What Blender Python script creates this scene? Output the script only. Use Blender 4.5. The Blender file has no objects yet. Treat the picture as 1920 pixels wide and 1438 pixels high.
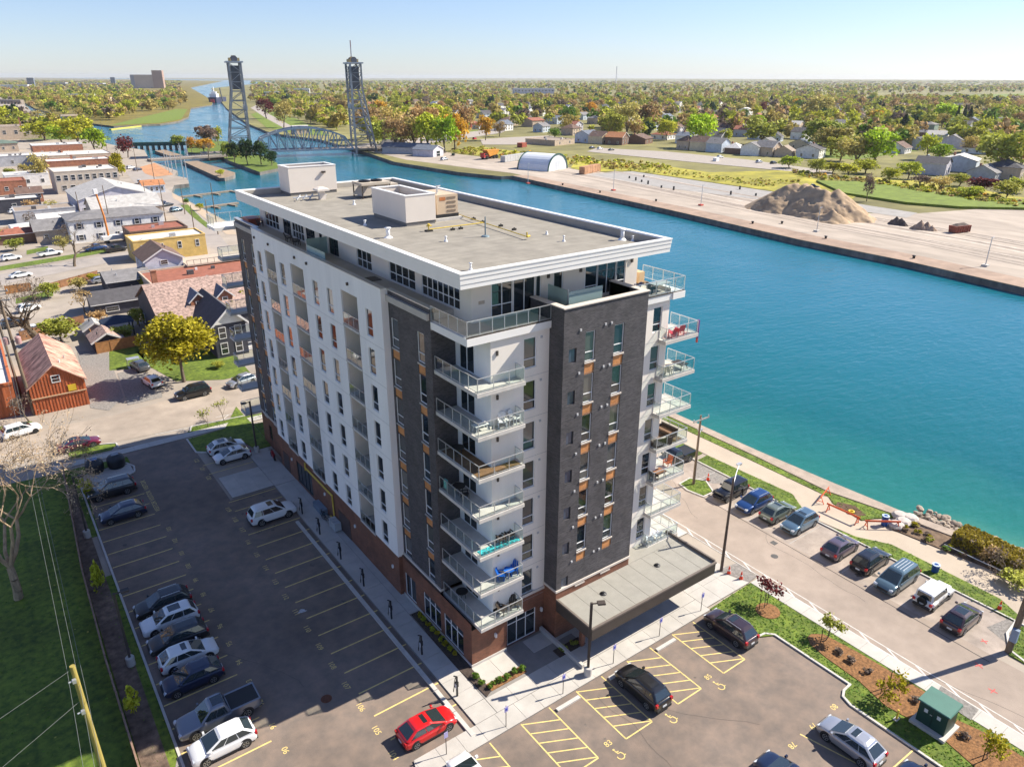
import bpy, bmesh, math, random
import numpy as np
from mathutils import Vector, Matrix
from mathutils.geometry import tessellate_polygon
random.seed(7)
SC = bpy.context.scene
COL = SC.collection
PI = math.pi
# ------------------------------------------------------------------ camera
CAMP = (-24.387, -38.725, 43.617)
PITCH, YAW, ROLL, FPX = 0.393458, 0.630929, -0.0025278, 1381.675
cam = bpy.data.cameras.new('camera'); camo = bpy.data.objects.new('camera', cam); COL.objects.link(camo)
_f = Vector((math.sin(YAW)*math.cos(PITCH), math.cos(YAW)*math.cos(PITCH), -math.sin(PITCH)))
_r = Vector((math.cos(YAW), -math.sin(YAW), 0)); _d = _f.cross(_r)
_r2 = _r*math.cos(ROLL)+_d*math.sin(ROLL); _d2 = -_r*math.sin(ROLL)+_d*math.cos(ROLL)
camo.matrix_world = Matrix(((_r2.x, -_d2.x, -_f.x, CAMP[0]), (_r2.y, -_d2.y, -_f.y, CAMP[1]), (_r2.z, -_d2.z, -_f.z, CAMP[2]), (0, 0, 0, 1)))
cam.sensor_width = 36; cam.lens = 36*FPX/1920; cam.clip_start = 1; cam.clip_end = 60000
SC.camera = camo
# ------------------------------------------------------------------ light
SUN_AZ = Vector((0.957, -0.29, 0)).normalized(); SUN_EL = math.radians(41.3)
sund = SUN_AZ*math.cos(SUN_EL)+Vector((0, 0, math.sin(SUN_EL)))
sl = bpy.data.lights.new('sun', 'SUN'); sl.energy = 4.7; sl.angle = math.radians(0.53); sl.color = (1.0, 0.93, 0.80)
so = bpy.data.objects.new('sun', sl); COL.objects.link(so); so.rotation_euler = sund.to_track_quat('Z', 'Y').to_euler()
W = bpy.data.worlds.new('World'); SC.world = W; W.use_nodes = True
nt = W.node_tree
sky = nt.nodes.new('ShaderNodeTexSky'); sky.sky_type = 'NISHITA'; sky.sun_disc = False
sky.sun_elevation = SUN_EL; sky.sun_rotation = math.atan2(SUN_AZ.x, SUN_AZ.y)
sky.air_density = 1.0; sky.dust_density = 0.15; sky.ozone_density = 1.6; sky.altitude = 0
bgn = nt.nodes['Background']; bgn.inputs['Strength'].default_value = 0.064
hs_ = nt.nodes.new('ShaderNodeHueSaturation'); hs_.inputs['Saturation'].default_value = .88
tn_ = nt.nodes.new('ShaderNodeMix'); tn_.data_type = 'RGBA'; tn_.blend_type = 'MULTIPLY'; tn_.inputs['Factor'].default_value = 1; tn_.inputs[7].default_value = (.845, .945, 1.25, 1)
nt.links.new(sky.outputs[0], hs_.inputs['Color']); nt.links.new(hs_.outputs[0], tn_.inputs[6]); nt.links.new(tn_.outputs[2], bgn.inputs['Color'])
SC.view_settings.view_transform = 'Standard'; SC.view_settings.look = 'None'
SC.view_settings.exposure = 0.98; SC.view_settings.gamma = 1.0
SC.cycles.max_bounces = 6; SC.cycles.diffuse_bounces = 3; SC.cycles.glossy_bounces = 3
SC.cycles.transparent_max_bounces = 12; SC.cycles.transmission_bounces = 4; SC.cycles.volume_bounces = 0
SC.cycles.use_denoising = True; SC.cycles.sample_clamp_indirect = 6
SC.cycles.use_adaptive_sampling = True; SC.cycles.adaptive_threshold = 0.02
try: SC.cycles.denoiser = 'OPENIMAGEDENOISE'
except Exception: pass

def G(px, py, z=0.0):
    """the point at height z that lies under the pixel (px, py) of the 1920 x 1438 photograph"""
    d = _r2*((px-960)/FPX)+_d2*((py-719)/FPX)+_f
    t = (z-CAMP[2])/d.z
    return Vector((CAMP[0]+t*d.x, CAMP[1]+t*d.y, z))
def proj(p):
    q = Vector(p)-Vector(CAMP)
    return (960+FPX*q.dot(_r2)/q.dot(_f), 719+FPX*q.dot(_d2)/q.dot(_f))
def mpp(p):            # metres per photo pixel at a point
    return (Vector(p)-Vector(CAMP)).dot(_f)/FPX
# ------------------------------------------------------------------ materials
MATS = {}
def _nodes(name):
    m = bpy.data.materials.new(name); m.use_nodes = True
    n = m.node_tree.nodes; b = n['Principled BSDF']
    return m, m.node_tree, n, b
def M(name, col, rough=.75, var=.16, scale=1.2, bump=0.0, bscale=None, metal=0.0, spec=.4, coat=0.0, var2=.0, scale2=.15, stretch=None, tint=None):
    if name in MATS: return MATS[name]
    m, t, n, b = _nodes(name); MATS[name] = m
    b.inputs['Roughness'].default_value = rough; b.inputs['Metallic'].default_value = metal
    b.inputs['Specular IOR Level'].default_value = spec; b.inputs['Coat Weight'].default_value = coat
    b.inputs['Coat Roughness'].default_value = .05
    if var <= 0:
        b.inputs['Base Color'].default_value = (*col, 1)
        if bump <= 0: return m
    geo = n.new('ShaderNodeNewGeometry'); src = geo.outputs['Position']
    if stretch:
        mp = n.new('ShaderNodeMapping'); mp.inputs['Scale'].default_value = stretch
        t.links.new(src, mp.inputs['Vector']); src = mp.outputs['Vector']
    if var > 0:
        nz = n.new('ShaderNodeTexNoise'); nz.inputs['Scale'].default_value = scale; nz.inputs['Detail'].default_value = 7; nz.inputs['Roughness'].default_value = .62
        t.links.new(src, nz.inputs['Vector'])
        r = n.new('ShaderNodeValToRGB'); e = r.color_ramp.elements
        e[0].position = .32; e[1].position = .70
        lo = [max(0, c*(1-var)) for c in col]; hi = [min(1, c*(1+var)) for c in col]
        if tint: hi = [min(1, c*k) for c, k in zip(hi, tint)]
        e[0].color = (*lo, 1); e[1].color = (*hi, 1)
        t.links.new(nz.outputs['Fac'], r.inputs['Fac']); out = r.outputs['Color']
        if var2 > 0:
            n2 = n.new('ShaderNodeTexNoise'); n2.inputs['Scale'].default_value = scale2; n2.inputs['Detail'].default_value = 4
            t.links.new(src, n2.inputs['Vector'])
            mr = n.new('ShaderNodeMapRange'); mr.inputs[1].default_value = .3; mr.inputs[2].default_value = .7
            mr.inputs[3].default_value = 1-var2; mr.inputs[4].default_value = 1+var2
            t.links.new(n2.outputs['Fac'], mr.inputs[0])
            mx = n.new('ShaderNodeMix'); mx.data_type = 'RGBA'; mx.blend_type = 'MULTIPLY'; mx.inputs['Factor'].default_value = 1
            t.links.new(out, mx.inputs[6]); t.links.new(mr.outputs[0], mx.inputs[7]); out = mx.outputs[2]
        t.links.new(out, b.inputs['Base Color'])
    if bump > 0:
        nb = n.new('ShaderNodeTexNoise'); nb.inputs['Scale'].default_value = bscale or scale*6; nb.inputs['Detail'].default_value = 4
        t.links.new(src, nb.inputs['Vector'])
        bp = n.new('ShaderNodeBump'); bp.inputs['Strength'].default_value = bump; bp.inputs['Distance'].default_value = .04
        t.links.new(nb.outputs['Fac'], bp.inputs['Height']); t.links.new(bp.outputs[0], b.inputs['Normal'])
    return m
def brick(name, c1, c2, mortar, bw=.24, bh=.085, off=.5, ms=.012):
    if name in MATS: return MATS[name]
    m, t, n, b = _nodes(name); MATS[name] = m
    geo = n.new('ShaderNodeNewGeometry'); sp = n.new('ShaderNodeSeparateXYZ'); sn = n.new('ShaderNodeSeparateXYZ')
    t.links.new(geo.outputs['Position'], sp.inputs[0]); t.links.new(geo.outputs['True Normal'], sn.inputs[0])
    a = n.new('ShaderNodeMath'); a.operation = 'ABSOLUTE'; t.links.new(sn.outputs['X'], a.inputs[0])
    g = n.new('ShaderNodeMath'); g.operation = 'GREATER_THAN'; g.inputs[1].default_value = .6; t.links.new(a.outputs[0], g.inputs[0])
    mx = n.new('ShaderNodeMix'); t.links.new(g.outputs[0], mx.inputs['Factor']); t.links.new(sp.outputs['X'], mx.inputs[2]); t.links.new(sp.outputs['Y'], mx.inputs[3])
    cb = n.new('ShaderNodeCombineXYZ'); t.links.new(mx.outputs[0], cb.inputs['X']); t.links.new(sp.outputs['Z'], cb.inputs['Y'])
    br = n.new('ShaderNodeTexBrick'); br.offset = off
    for k, v in (('Color1', (*c1, 1)), ('Color2', (*c2, 1)), ('Mortar', (*mortar, 1))): br.inputs[k].default_value = v
    br.inputs['Scale'].default_value = 1; br.inputs['Mortar Size'].default_value = ms; br.inputs['Brick Width'].default_value = bw; br.inputs['Row Height'].default_value = bh
    br.inputs['Bias'].default_value = 0
    t.links.new(cb.outputs[0], br.inputs['Vector'])
    nz = n.new('ShaderNodeTexNoise'); nz.inputs['Scale'].default_value = .9; nz.inputs['Detail'].default_value = 6; t.links.new(geo.outputs['Position'], nz.inputs['Vector'])
    mr = n.new('ShaderNodeMapRange'); mr.inputs[1].default_value = .3; mr.inputs[2].default_value = .7; mr.inputs[3].default_value = .78; mr.inputs[4].default_value = 1.22
    t.links.new(nz.outputs['Fac'], mr.inputs[0])
    mm = n.new('ShaderNodeMix'); mm.data_type = 'RGBA'; mm.blend_type = 'MULTIPLY'; mm.inputs['Factor'].default_value = 1
    t.links.new(br.outputs['Color'], mm.inputs[6]); t.links.new(mr.outputs[0], mm.inputs[7])
    t.links.new(mm.outputs[2], b.inputs['Base Color']); b.inputs['Roughness'].default_value = .7
    bp = n.new('ShaderNodeBump'); bp.inputs['Strength'].default_value = .5; bp.inputs['Distance'].default_value = .02; bp.invert = True
    t.links.new(br.outputs['Fac'], bp.inputs['Height']); t.links.new(bp.outputs[0], b.inputs['Normal'])
    return m
def stripes(name, c1, c2, axis='Z', period=.2, duty=.1, rough=.6):
    """horizontal lap siding / roof seams: dark joint lines with a little relief"""
    if name in MATS: return MATS[name]
    m, t, n, b = _nodes(name); MATS[name] = m
    tc = n.new('ShaderNodeTexCoord'); sp = n.new('ShaderNodeSeparateXYZ'); t.links.new(tc.outputs['Object'], sp.inputs[0])
    mo = n.new('ShaderNodeMath'); mo.operation = 'PINGPONG'; mo.inputs[1].default_value = period/2; t.links.new(sp.outputs[axis], mo.inputs[0])
    dv = n.new('ShaderNodeMath'); dv.operation = 'LESS_THAN'; dv.inputs[1].default_value = period*duty/2; t.links.new(mo.outputs[0], dv.inputs[0])
    nz = n.new('ShaderNodeTexNoise'); nz.inputs['Scale'].default_value = .8; nz.inputs['Detail'].default_value = 6; t.links.new(tc.outputs['Object'], nz.inputs['Vector'])
    r = n.new('ShaderNodeValToRGB'); e = r.color_ramp.elements; e[0].position = .3; e[1].position = .7
    e[0].color = (*[c*.84 for c in c1], 1); e[1].color = (*[min(1, c*1.14) for c in c1], 1); t.links.new(nz.outputs['Fac'], r.inputs['Fac'])
    mx = n.new('ShaderNodeMix'); mx.data_type = 'RGBA'; t.links.new(dv.outputs[0], mx.inputs['Factor']); t.links.new(r.outputs['Color'], mx.inputs[6]); mx.inputs[7].default_value = (*c2, 1)
    t.links.new(mx.outputs[2], b.inputs['Base Color']); b.inputs['Roughness'].default_value = rough; b.inputs['Specular IOR Level'].default_value = .3
    bp = n.new('ShaderNodeBump'); bp.inputs['Strength'].default_value = .4; bp.inputs['Distance'].default_value = .03
    t.links.new(mo.outputs[0], bp.inputs['Height']); t.links.new(bp.outputs[0], b.inputs['Normal'])
    return m
def leafmat(name, tint=None):
    """leaf clumps: per-leaf variation, a little translucency; tint comes from the object colour unless given"""
    if name in MATS: return MATS[name]
    m, t, n, b = _nodes(name); MATS[name] = m
    geo = n.new('ShaderNodeNewGeometry'); oi = n.new('ShaderNodeObjectInfo')
    r = n.new('ShaderNodeMapRange'); r.inputs[3].default_value = .55; r.inputs[4].default_value = 1.5; t.links.new(geo.outputs['Random Per Island'], r.inputs[0])
    mx = n.new('ShaderNodeMix'); mx.data_type = 'RGBA'; mx.blend_type = 'MULTIPLY'; mx.inputs['Factor'].default_value = 1
    if tint: mx.inputs[6].default_value = (*tint, 1)
    else: t.links.new(oi.outputs['Color'], mx.inputs[6])
    t.links.new(r.outputs[0], mx.inputs[7])
    b.inputs['Roughness'].default_value = .65; b.inputs['Specular IOR Level'].default_value = .15
    t.links.new(mx.outputs[2], b.inputs['Base Color'])
    tr = n.new('ShaderNodeBsdfTranslucent'); t.links.new(mx.outputs[2], tr.inputs['Color'])
    ms = n.new('ShaderNodeMixShader'); ms.inputs[0].default_value = .3
    t.links.new(b.outputs[0], ms.inputs[1]); t.links.new(tr.outputs[0], ms.inputs[2])
    t.links.new(ms.outputs[0], n['Material Output'].inputs['Surface'])
    return m
def glassmat(name, col=(.012, .02, .026), rough=.04, spec=.9):
    if name in MATS: return MATS[name]
    m, t, n, b = _nodes(name); MATS[name] = m
    b.inputs['Base Color'].default_value = (*col, 1); b.inputs['Roughness'].default_value = rough; b.inputs['Specular IOR Level'].default_value = spec
    b.inputs['IOR'].default_value = 1.6
    return m
def clearglass(name, tint=(.93, .97, .96), opac=.1, milky=None):
    if name in MATS: return MATS[name]
    m, t, n, b = _nodes(name); MATS[name] = m
    tr = n.new('ShaderNodeBsdfTransparent'); tr.inputs[0].default_value = (*tint, 1)
    gl = n.new('ShaderNodeBsdfGlossy'); gl.inputs['Roughness'].default_value = .02
    lw = n.new('ShaderNodeLayerWeight'); lw.inputs['Blend'].default_value = .5
    pw = n.new('ShaderNodeMath'); pw.operation = 'POWER'; pw.inputs[1].default_value = 4.0; t.links.new(lw.outputs['Facing'], pw.inputs[0])
    ad = n.new('ShaderNodeMath'); ad.operation = 'MULTIPLY_ADD'; ad.inputs[1].default_value = .8; ad.inputs[2].default_value = .025+opac*.1; t.links.new(pw.outputs[0], ad.inputs[0])
    ms = n.new('ShaderNodeMixShader'); t.links.new(ad.outputs[0], ms.inputs[0]); t.links.new(tr.outputs[0], ms.inputs[1]); t.links.new(gl.outputs[0], ms.inputs[2])
    out = ms
    if milky:
        di = n.new('ShaderNodeBsdfDiffuse'); di.inputs[0].default_value = (*milky, 1); m2 = n.new('ShaderNodeMixShader'); m2.inputs[0].default_value = opac
        t.links.new(ms.outputs[0], m2.inputs[1]); t.links.new(di.outputs[0], m2.inputs[2]); out = m2
    t.links.new(out.outputs[0], n['Material Output'].inputs['Surface'])
    return m
# ------------------------------------------------------------------ mesh builder
class MB:
    def __init__(s): s.v = []; s.f = []; s.mi = []
    def face(s, pts, mi=0):
        i = len(s.v); s.v += [tuple(p) for p in pts]; s.f.append(tuple(range(i, i+len(pts)))); s.mi.append(mi); return s
    def box(s, x0, x1, y0, y1, z0, z1, mi=0):
        return s.hexa([(x0, y0, z0), (x1, y0, z0), (x1, y1, z0), (x0, y1, z0)], [(x0, y0, z1), (x1, y0, z1), (x1, y1, z1), (x0, y1, z1)], mi)
    def hexa(s, lo, hi, mi=0, cap0=True, cap1=True):
        n = len(lo); i = len(s.v); s.v += [tuple(p) for p in lo]+[tuple(p) for p in hi]
        for k in range(n):
            s.f.append((i+k, i+(k+1) % n, i+n+(k+1) % n, i+n+k)); s.mi.append(mi)
        if cap1: s.f.append(tuple(range(i+n, i+2*n))); s.mi.append(mi)
        if cap0: s.f.append(tuple(range(i+n-1, i-1, -1))); s.mi.append(mi)
        return s
    def prism(s, poly, z0, z1, mi=0):
        a = sum(poly[k][0]*poly[(k+1) % len(poly)][1]-poly[(k+1) % len(poly)][0]*poly[k][1] for k in range(len(poly)))
        p = [(q[0], q[1]) for q in poly]
        if a < 0: p = p[::-1]
        i = len(s.v); n = len(p)
        s.v += [(x, y, z0) for x, y in p]+[(x, y, z1) for x, y in p]
        for k in range(n): s.f.append((i+k, i+(k+1) % n, i+n+(k+1) % n, i+n+k)); s.mi.append(mi)
        for tri in tessellate_polygon([[Vector((x, y, 0)) for x, y in p]]):
            t = list(tri)
            ar = (p[t[1]][0]-p[t[0]][0])*(p[t[2]][1]-p[t[0]][1])-(p[t[2]][0]-p[t[0]][0])*(p[t[1]][1]-p[t[0]][1])
            if ar < 0: t = t[::-1]
            s.f.append(tuple(i+n+k for k in t)); s.mi.append(mi)
        return s
    def sheet(s, poly, z, mi=0, holes=()):
        loops = [[Vector((q[0], q[1], 0)) for q in L] for L in [poly, *holes]]
        flat = [q for L in loops for q in L]; i = len(s.v); s.v += [(q.x, q.y, z) for q in flat]
        for tri in tessellate_polygon(loops):
            t = list(tri); a, b, c = (flat[k] for k in t)
            if (b.x-a.x)*(c.y-a.y)-(c.x-a.x)*(b.y-a.y) < 0: t = t[::-1]
            s.f.append(tuple(i+k for k in t)); s.mi.append(mi)
        return s
    def bar(s, p, q, w, h=None, mi=0, up=(0, 0, 1)):
        p = Vector(p); q = Vector(q); h = h or w; d = (q-p).normalized(); u = Vector(up)
        if abs(d.dot(u)) > .98: u = Vector((1, 0, 0))
        a = d.cross(u).normalized()*w/2; b = a.cross(d).normalized()*h/2
        lo = [p-a-b, p+a-b, p+a+b, p-a+b]; hi = [q-a-b, q+a-b, q+a+b, q-a+b]
        return s.hexa(lo, hi, mi)
    def tube(s, p, q, r0, r1=None, n=8, mi=0, cap=True):
        p = Vector(p); q = Vector(q); r1 = r0 if r1 is None else r1; d = (q-p).normalized(); u = Vector((0, 0, 1)) if abs(d.z) < .95 else Vector((1, 0, 0))
        a = d.cross(u).normalized(); b = d.cross(a)
        cs = [(a*math.cos(2*PI*k/n)+b*math.sin(2*PI*k/n)) for k in range(n)]
        lo = [p+c*r0 for c in cs][::-1]; hi = [q+c*r1 for c in cs][::-1]
        return s.hexa(lo, hi, mi, cap, cap)
    def lathe(s, prof, n=16, c=(0, 0, 0), mi=0):
        i = len(s.v)
        for r, z in prof: s.v += [(c[0]+r*math.cos(2*PI*k/n), c[1]+r*math.sin(2*PI*k/n), c[2]+z) for k in range(n)]
        for j in range(len(prof)-1):
            for k in range(n): s.f.append((i+j*n+k, i+j*n+(k+1) % n, i+(j+1)*n+(k+1) % n, i+(j+1)*n+k)); s.mi.append(mi)
        s.f.append(tuple(i+(len(prof)-1)*n+k for k in range(n))); s.mi.append(mi)
        return s
    def ribbon(s, pts, w, z, mi=0):
        pts = [Vector((p[0], p[1], 0)) for p in pts]; L = []; R = []
        for k, p in enumerate(pts):
            d = (pts[min(k+1, len(pts)-1)]-pts[max(k-1, 0)]).normalized(); nn = Vector((-d.y, d.x, 0))*w/2
            L.append(p+nn); R.append(p-nn)
        for k in range(len(pts)-1):
            s.face([(R[k].x, R[k].y, z), (R[k+1].x, R[k+1].y, z), (L[k+1].x, L[k+1].y, z), (L[k].x, L[k].y, z)], mi)
        return s
    def kerb(s, pts, w, z0, z1, closed=False, mi=0):
        pts = [Vector((p[0], p[1], 0)) for p in pts]; n = len(pts)
        for k in range(n if closed else n-1):
            a, b = pts[k], pts[(k+1) % n]; d = (b-a)
            if d.length < 1e-4: continue
            d.normalize(); nn = Vector((-d.y, d.x, 0))*w/2; e = d*w*.25
            s.hexa([(q.x, q.y, z0) for q in (a-nn-e, b-nn+e, b+nn+e, a+nn-e)], [(q.x, q.y, z1+.0007*(k % 2)) for q in (a-nn-e, b-nn+e, b+nn+e, a+nn-e)], mi)
        return s
    def xf(s, mat, start=0):
        s.v[start:] = [tuple(mat @ Vector(p)) for p in s.v[start:]]; return s
    def mesh(s, name, mats, smooth=False):
        me = bpy.data.meshes.new(name); me.from_pydata(s.v, [], s.f)
        if not isinstance(mats, (list, tuple)): mats = [mats]
        for m in mats: me.materials.append(m)
        if any(s.mi): me.polygons.foreach_set('material_index', s.mi)
        if smooth: me.polygons.foreach_set('use_smooth', [True]*len(me.polygons))
        me.update(); return me
    def build(s, name, mats, parent=None, smooth=False, loc=None, rz=0):
        return O(name, s.mesh(name, mats, smooth), parent, loc, rz)
def O(name, me, parent=None, loc=None, rz=0, scale=None):
    o = bpy.data.objects.new(name, me); COL.objects.link(o)
    if parent is not None: o.parent = parent
    if loc is not None: o.location = loc
    if rz: o.rotation_euler = (0, 0, rz)
    if scale is not None: o.scale = scale if hasattr(scale, '__len__') else (scale,)*3
    return o
def tag(o, label=None, cat=None, group=None, kind=None):
    if label: o['label'] = label
    if cat: o['category'] = cat
    if group: o['group'] = group
    if kind: o['kind'] = kind
    return o
def T(name, label, cat, loc=(0, 0, 0), rz=0, group=None, scale=None):
    return tag(O(name, None, None, loc, rz, scale), label, cat, group)
def S(name, mb, mats, smooth=False):
    return tag(mb.build(name, mats, None, smooth), kind='structure')
def copy_tree(o, parent=None):
    c = o.copy(); COL.objects.link(c)
    if parent is not None: c.parent = parent
    for ch in list(o.children): copy_tree(ch, c)
    return c
ORD = 'first second third fourth fifth sixth seventh eighth ninth tenth eleventh twelfth thirteenth fourteenth fifteenth sixteenth seventeenth eighteenth nineteenth twentieth'.split()
def ordinal(k):
    if k < 20: return ORD[k]
    tens = {2: 'twenty', 3: 'thirty', 4: 'forty', 5: 'fifty', 6: 'sixty'}
    t, u = divmod(k+1, 10)
    if u == 0: return {2: 'twentieth', 3: 'thirtieth', 4: 'fortieth', 5: 'fiftieth', 6: 'sixtieth'}[t]
    return tens[t]+'-'+ORD[u-1]
def ordinal_labels(objs, what, tail=''):
    """same-looking things in a row get told apart by their order from the left"""
    objs = sorted(objs, key=lambda o: proj(o.location)[0])
    for k, o in enumerate(objs): o['label'] = (ordinal(k)+' from the left of '+what+tail) if len(objs) > 1 else what
# common materials
CONC = M('concrete', (.46, .43, .39), .85, .10, .7, .25, 9, var2=.08, scale2=.2)
CONC2 = M('kerb_concrete', (.52, .49, .45), .8, .10, 1.5, .2, 12)
ASPH = M('asphalt', (.19, .156, .133), .9, .18, .8, .35, 18, var2=.22, scale2=.12, tint=(1.1, 1.0, .92))
ASPH2 = M('street_asphalt', (.31, .25, .205), .9, .12, .5, .3, 16, var2=.14, scale2=.09)
GRASS = M('lawn', (.095, .158, .022), .9, .45, 1.6, .6, 14, var2=.25, scale2=.22, tint=(1.25, 1.0, .8))
FIELD = M('rough_grass', (.155, .145, .035), .95, .45, .25, .5, 3, var2=.3, scale2=.02, tint=(1.25, 1.0, .7))
MULCH = M('bark_mulch', (.235, .115, .045), .95, .55, 5, .9, 22)
SOIL = M('dark_mulch', (.07, .05, .04), .95, .4, 4, .8, 20)
GRAV = M('gravel', (.24, .22, .20), .95, .35, 4, .8, 22)
DIRT = M('packed_dirt', (.40, .335, .275), .95, .2, .12, .3, 2, var2=.16, scale2=.02, stretch=(1.6, .5, 1))
YEL = M('yellow_line_paint', (.74, .56, .20), .7, .18, 3)
WHT = M('white_line_paint', (.62, .59, .55), .7, .16, 3)
WHITE = M('white_stucco', (.81, .79, .765), .85, .05, .7, .08, 30, var2=.045, scale2=.5, stretch=(1, 1, .12))
SUNWHITE = M('sunlit_stucco', (.80, .73, .65), .85, .05, .7, .08, 30, var2=.04, scale2=.5, stretch=(1, 1, .12))  # white stucco of south and east walls, warm sunlight put into its colour
BEIGE = M('beige_stucco', (.72, .645, .565), .85, .035, .5, .08, 30)
ALU = M('aluminium', (.55, .56, .57), .4, .05, 2, metal=.6)
BLACKM = M('black_metal', (.02, .02, .022), .45, 0)
DARKM = M('dark_bronze_metal', (.06, .048, .042), .5, .15, 1)
WOOD = M('pole_wood', (.17, .125, .085), .9, .3, 3, .4, 12, stretch=(1, 1, .15))
CEDAR = M('cedar_boards', (.33, .16, .06), .85, .25, 2, .2, 10)
GLASS = glassmat('window_glass')
GLASS2 = glassmat('curtained_glass', (.05, .055, .055), .05, .8)
RAILG = clearglass('balcony_glass')
FROST = clearglass('frosted_glass', (.7, .82, .8), .55, (.45, .58, .55))
ORANGE = M('safety_orange', (.75, .10, .02), .6, .05, 3)
# ================================================================== ground, canal, paths
def z6(a, b): return G(1300+a/3.097, 1060+b/3.097)
WATZ = -1.6
far = 26000
near_w = [(51, -400), (51, -14), (50, -8), (49.6, 0), (49.3, 20), (49, 60)]
town = [G(*p) for p in [(445, 422), (426.8, 416), (367, 384), (321.7, 360.8), (326, 347.6), (354.5, 344.7), (352, 334.5), (327.5, 329.4), (333, 321), (282, 302), (270.5, 282), (217, 273), (182, 265), (167, 243), (133, 233), (108, 229), (67, 220), (53, 202), (38, 193), (0, 182)]]
town = [(p.x, p.y) for p in town]
# the near bank bends west behind the building towards the town quay
near_w += [(47, 90), (44, 130)]
westland = near_w+town+[(-6000, 3000), (-far, 0), (-far, -far), (far*.2, -far)]
penin = [(p.x, p.y) for p in (G(*q) for q in [(0, 176), (50, 195), (67, 205), (143, 223), (173, 232), (213, 237), (300, 233), (333, 228), (353, 220), (358, 203), (397, 197), (399, 190), (380, 178), (357, 165)])]
penin += [(2600, 9000), (2500, far), (-far, far), (-far, 8200), (-6000, 4200)]
eb = [(170, -400), (166, -60), (164.5, 24), (168.8, 53), (170.2, 85.3), (178.3, 142.5), (190.6, 255.9)]
eb += [(p.x, p.y) for p in (G(*q) for q in [(940, 331), (860, 323), (740, 304), (690, 287), (662, 279), (600, 262), (530, 253), (500, 247), (462, 231), (424, 203), (410, 184), (396, 166)])]
eastland = eb+[(3300, 9000), (3600, far), (far, far), (far, -far), (170, -far)]
isl = [(p.x, p.y) for p in (G(*q) for q in [(350, 275), (385, 262), (430, 266), (470, 283), (520, 306), (521, 316), (487, 323), (423, 299), (417, 293), (353, 286)])]
pier1 = [(p.x, p.y) for p in (G(*q) for q in [(343, 303), (370, 302), (441, 324), (439, 329), (421, 334), (412, 334)])]
pier2 = [(p.x, p.y) for p in (G(*q) for q in [(290, 283), (308, 281), (345, 292), (322, 294)])]
WALLM = M('quay_wall_concrete', (.17, .155, .14), .9, .35, .5, .5, 6, var2=.3, scale2=.1, stretch=(1, 1, .4))
TERR = M('open_ground', (.20, .18, .065), .95, .35, .05, .4, 1.5, var2=.3, scale2=.006)
TOWN = M('town_ground', (.34, .29, .24), .95, .16, .2, .3, 4, var2=.15, scale2=.03)
def land(name, poly, m, z=0, depth=8):
    b = MB(); b.sheet(poly, z, 0)
    n = len(poly); a = sum(poly[k][0]*poly[(k+1) % n][1]-poly[(k+1) % n][0]*poly[k][1] for k in range(n))
    p = poly if a > 0 else poly[::-1]
    for k in range(n):
        q, r = p[k], p[(k+1) % n]
        b.face([(q[0], q[1], -depth), (r[0], r[1], -depth), (r[0], r[1], z), (q[0], q[1], z)], 1)
    return S(name, b, [m, WALLM])
land('west_ground', westland, TOWN); land('peninsula_ground', penin, FIELD); land('east_ground', eastland, TERR)
land('island_ground', isl, GRASS); land('lock_pier', pier1, M('pier_top', (.27, .20, .14), .95, .3, .6, .5, 4)); land('lock_guide_wall', pier2, MATS['pier_top'])
# water: clear green over the shallow shelf by the bank, deep blue beyond
wm, t, n, b = _nodes('canal_water')
geo = n.new('ShaderNodeNewGeometry'); sp = n.new('ShaderNodeSeparateXYZ'); t.links.new(geo.outputs['Position'], sp.inputs[0])
n1 = n.new('ShaderNodeTexNoise'); n1.inputs['Scale'].default_value = .035; n1.inputs['Detail'].default_value = 5; t.links.new(geo.outputs['Position'], n1.inputs['Vector'])
ad = n.new('ShaderNodeMath'); ad.operation = 'MULTIPLY_ADD'; ad.inputs[1].default_value = 26; t.links.new(n1.outputs['Fac'], ad.inputs[0]); 
# the shelf widens towards the south end
sl_ = n.new('ShaderNodeMath'); sl_.operation = 'MULTIPLY_ADD'; sl_.inputs[1].default_value = .30; t.links.new(sp.outputs['Y'], sl_.inputs[0]); t.links.new(sp.outputs['X'], sl_.inputs[2])
t.links.new(sl_.outputs[0], ad.inputs[2])
mr = n.new('ShaderNodeMapRange'); mr.inputs[1].default_value = 57; mr.inputs[2].default_value = 150; t.links.new(ad.outputs[0], mr.inputs[0])
rp = n.new('ShaderNodeValToRGB'); e = rp.color_ramp.elements
e[0].position = 0; e[0].color = (.10, .27, .19, 1); e[1].position = 1; e[1].color = (.006, .125, .175, 1)
for p_, c_ in ((.10, (.018, .15, .128)), (.28, (.004, .105, .12)), (.62, (.004, .118, .155))):
    el = rp.color_ramp.elements.new(p_); el.color = (*c_, 1)
t.links.new(mr.outputs[0], rp.inputs['Fac']); t.links.new(rp.outputs['Color'], b.inputs['Base Color'])
n3 = n.new('ShaderNodeTexNoise'); n3.inputs['Scale'].default_value = .028; n3.inputs['Detail'].default_value = 6; n3.inputs['Distortion'].default_value = 1.2
m3 = n.new('ShaderNodeMapping'); m3.inputs['Scale'].default_value = (1.6, .5, 1); m3.inputs['Rotation'].default_value = (0, 0, .25); t.links.new(geo.outputs['Position'], m3.inputs['Vector']); t.links.new(m3.outputs[0], n3.inputs['Vector'])
r3 = n.new('ShaderNodeMapRange'); r3.inputs[1].default_value = .35; r3.inputs[2].default_value = .68; r3.inputs[3].default_value = .05; r3.inputs[4].default_value = .24; t.links.new(n3.outputs['Fac'], r3.inputs[0]); t.links.new(r3.outputs[0], b.inputs['Roughness'])
b.inputs['IOR'].default_value = 1.33; b.inputs['Specular IOR Level'].default_value = .5
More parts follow.
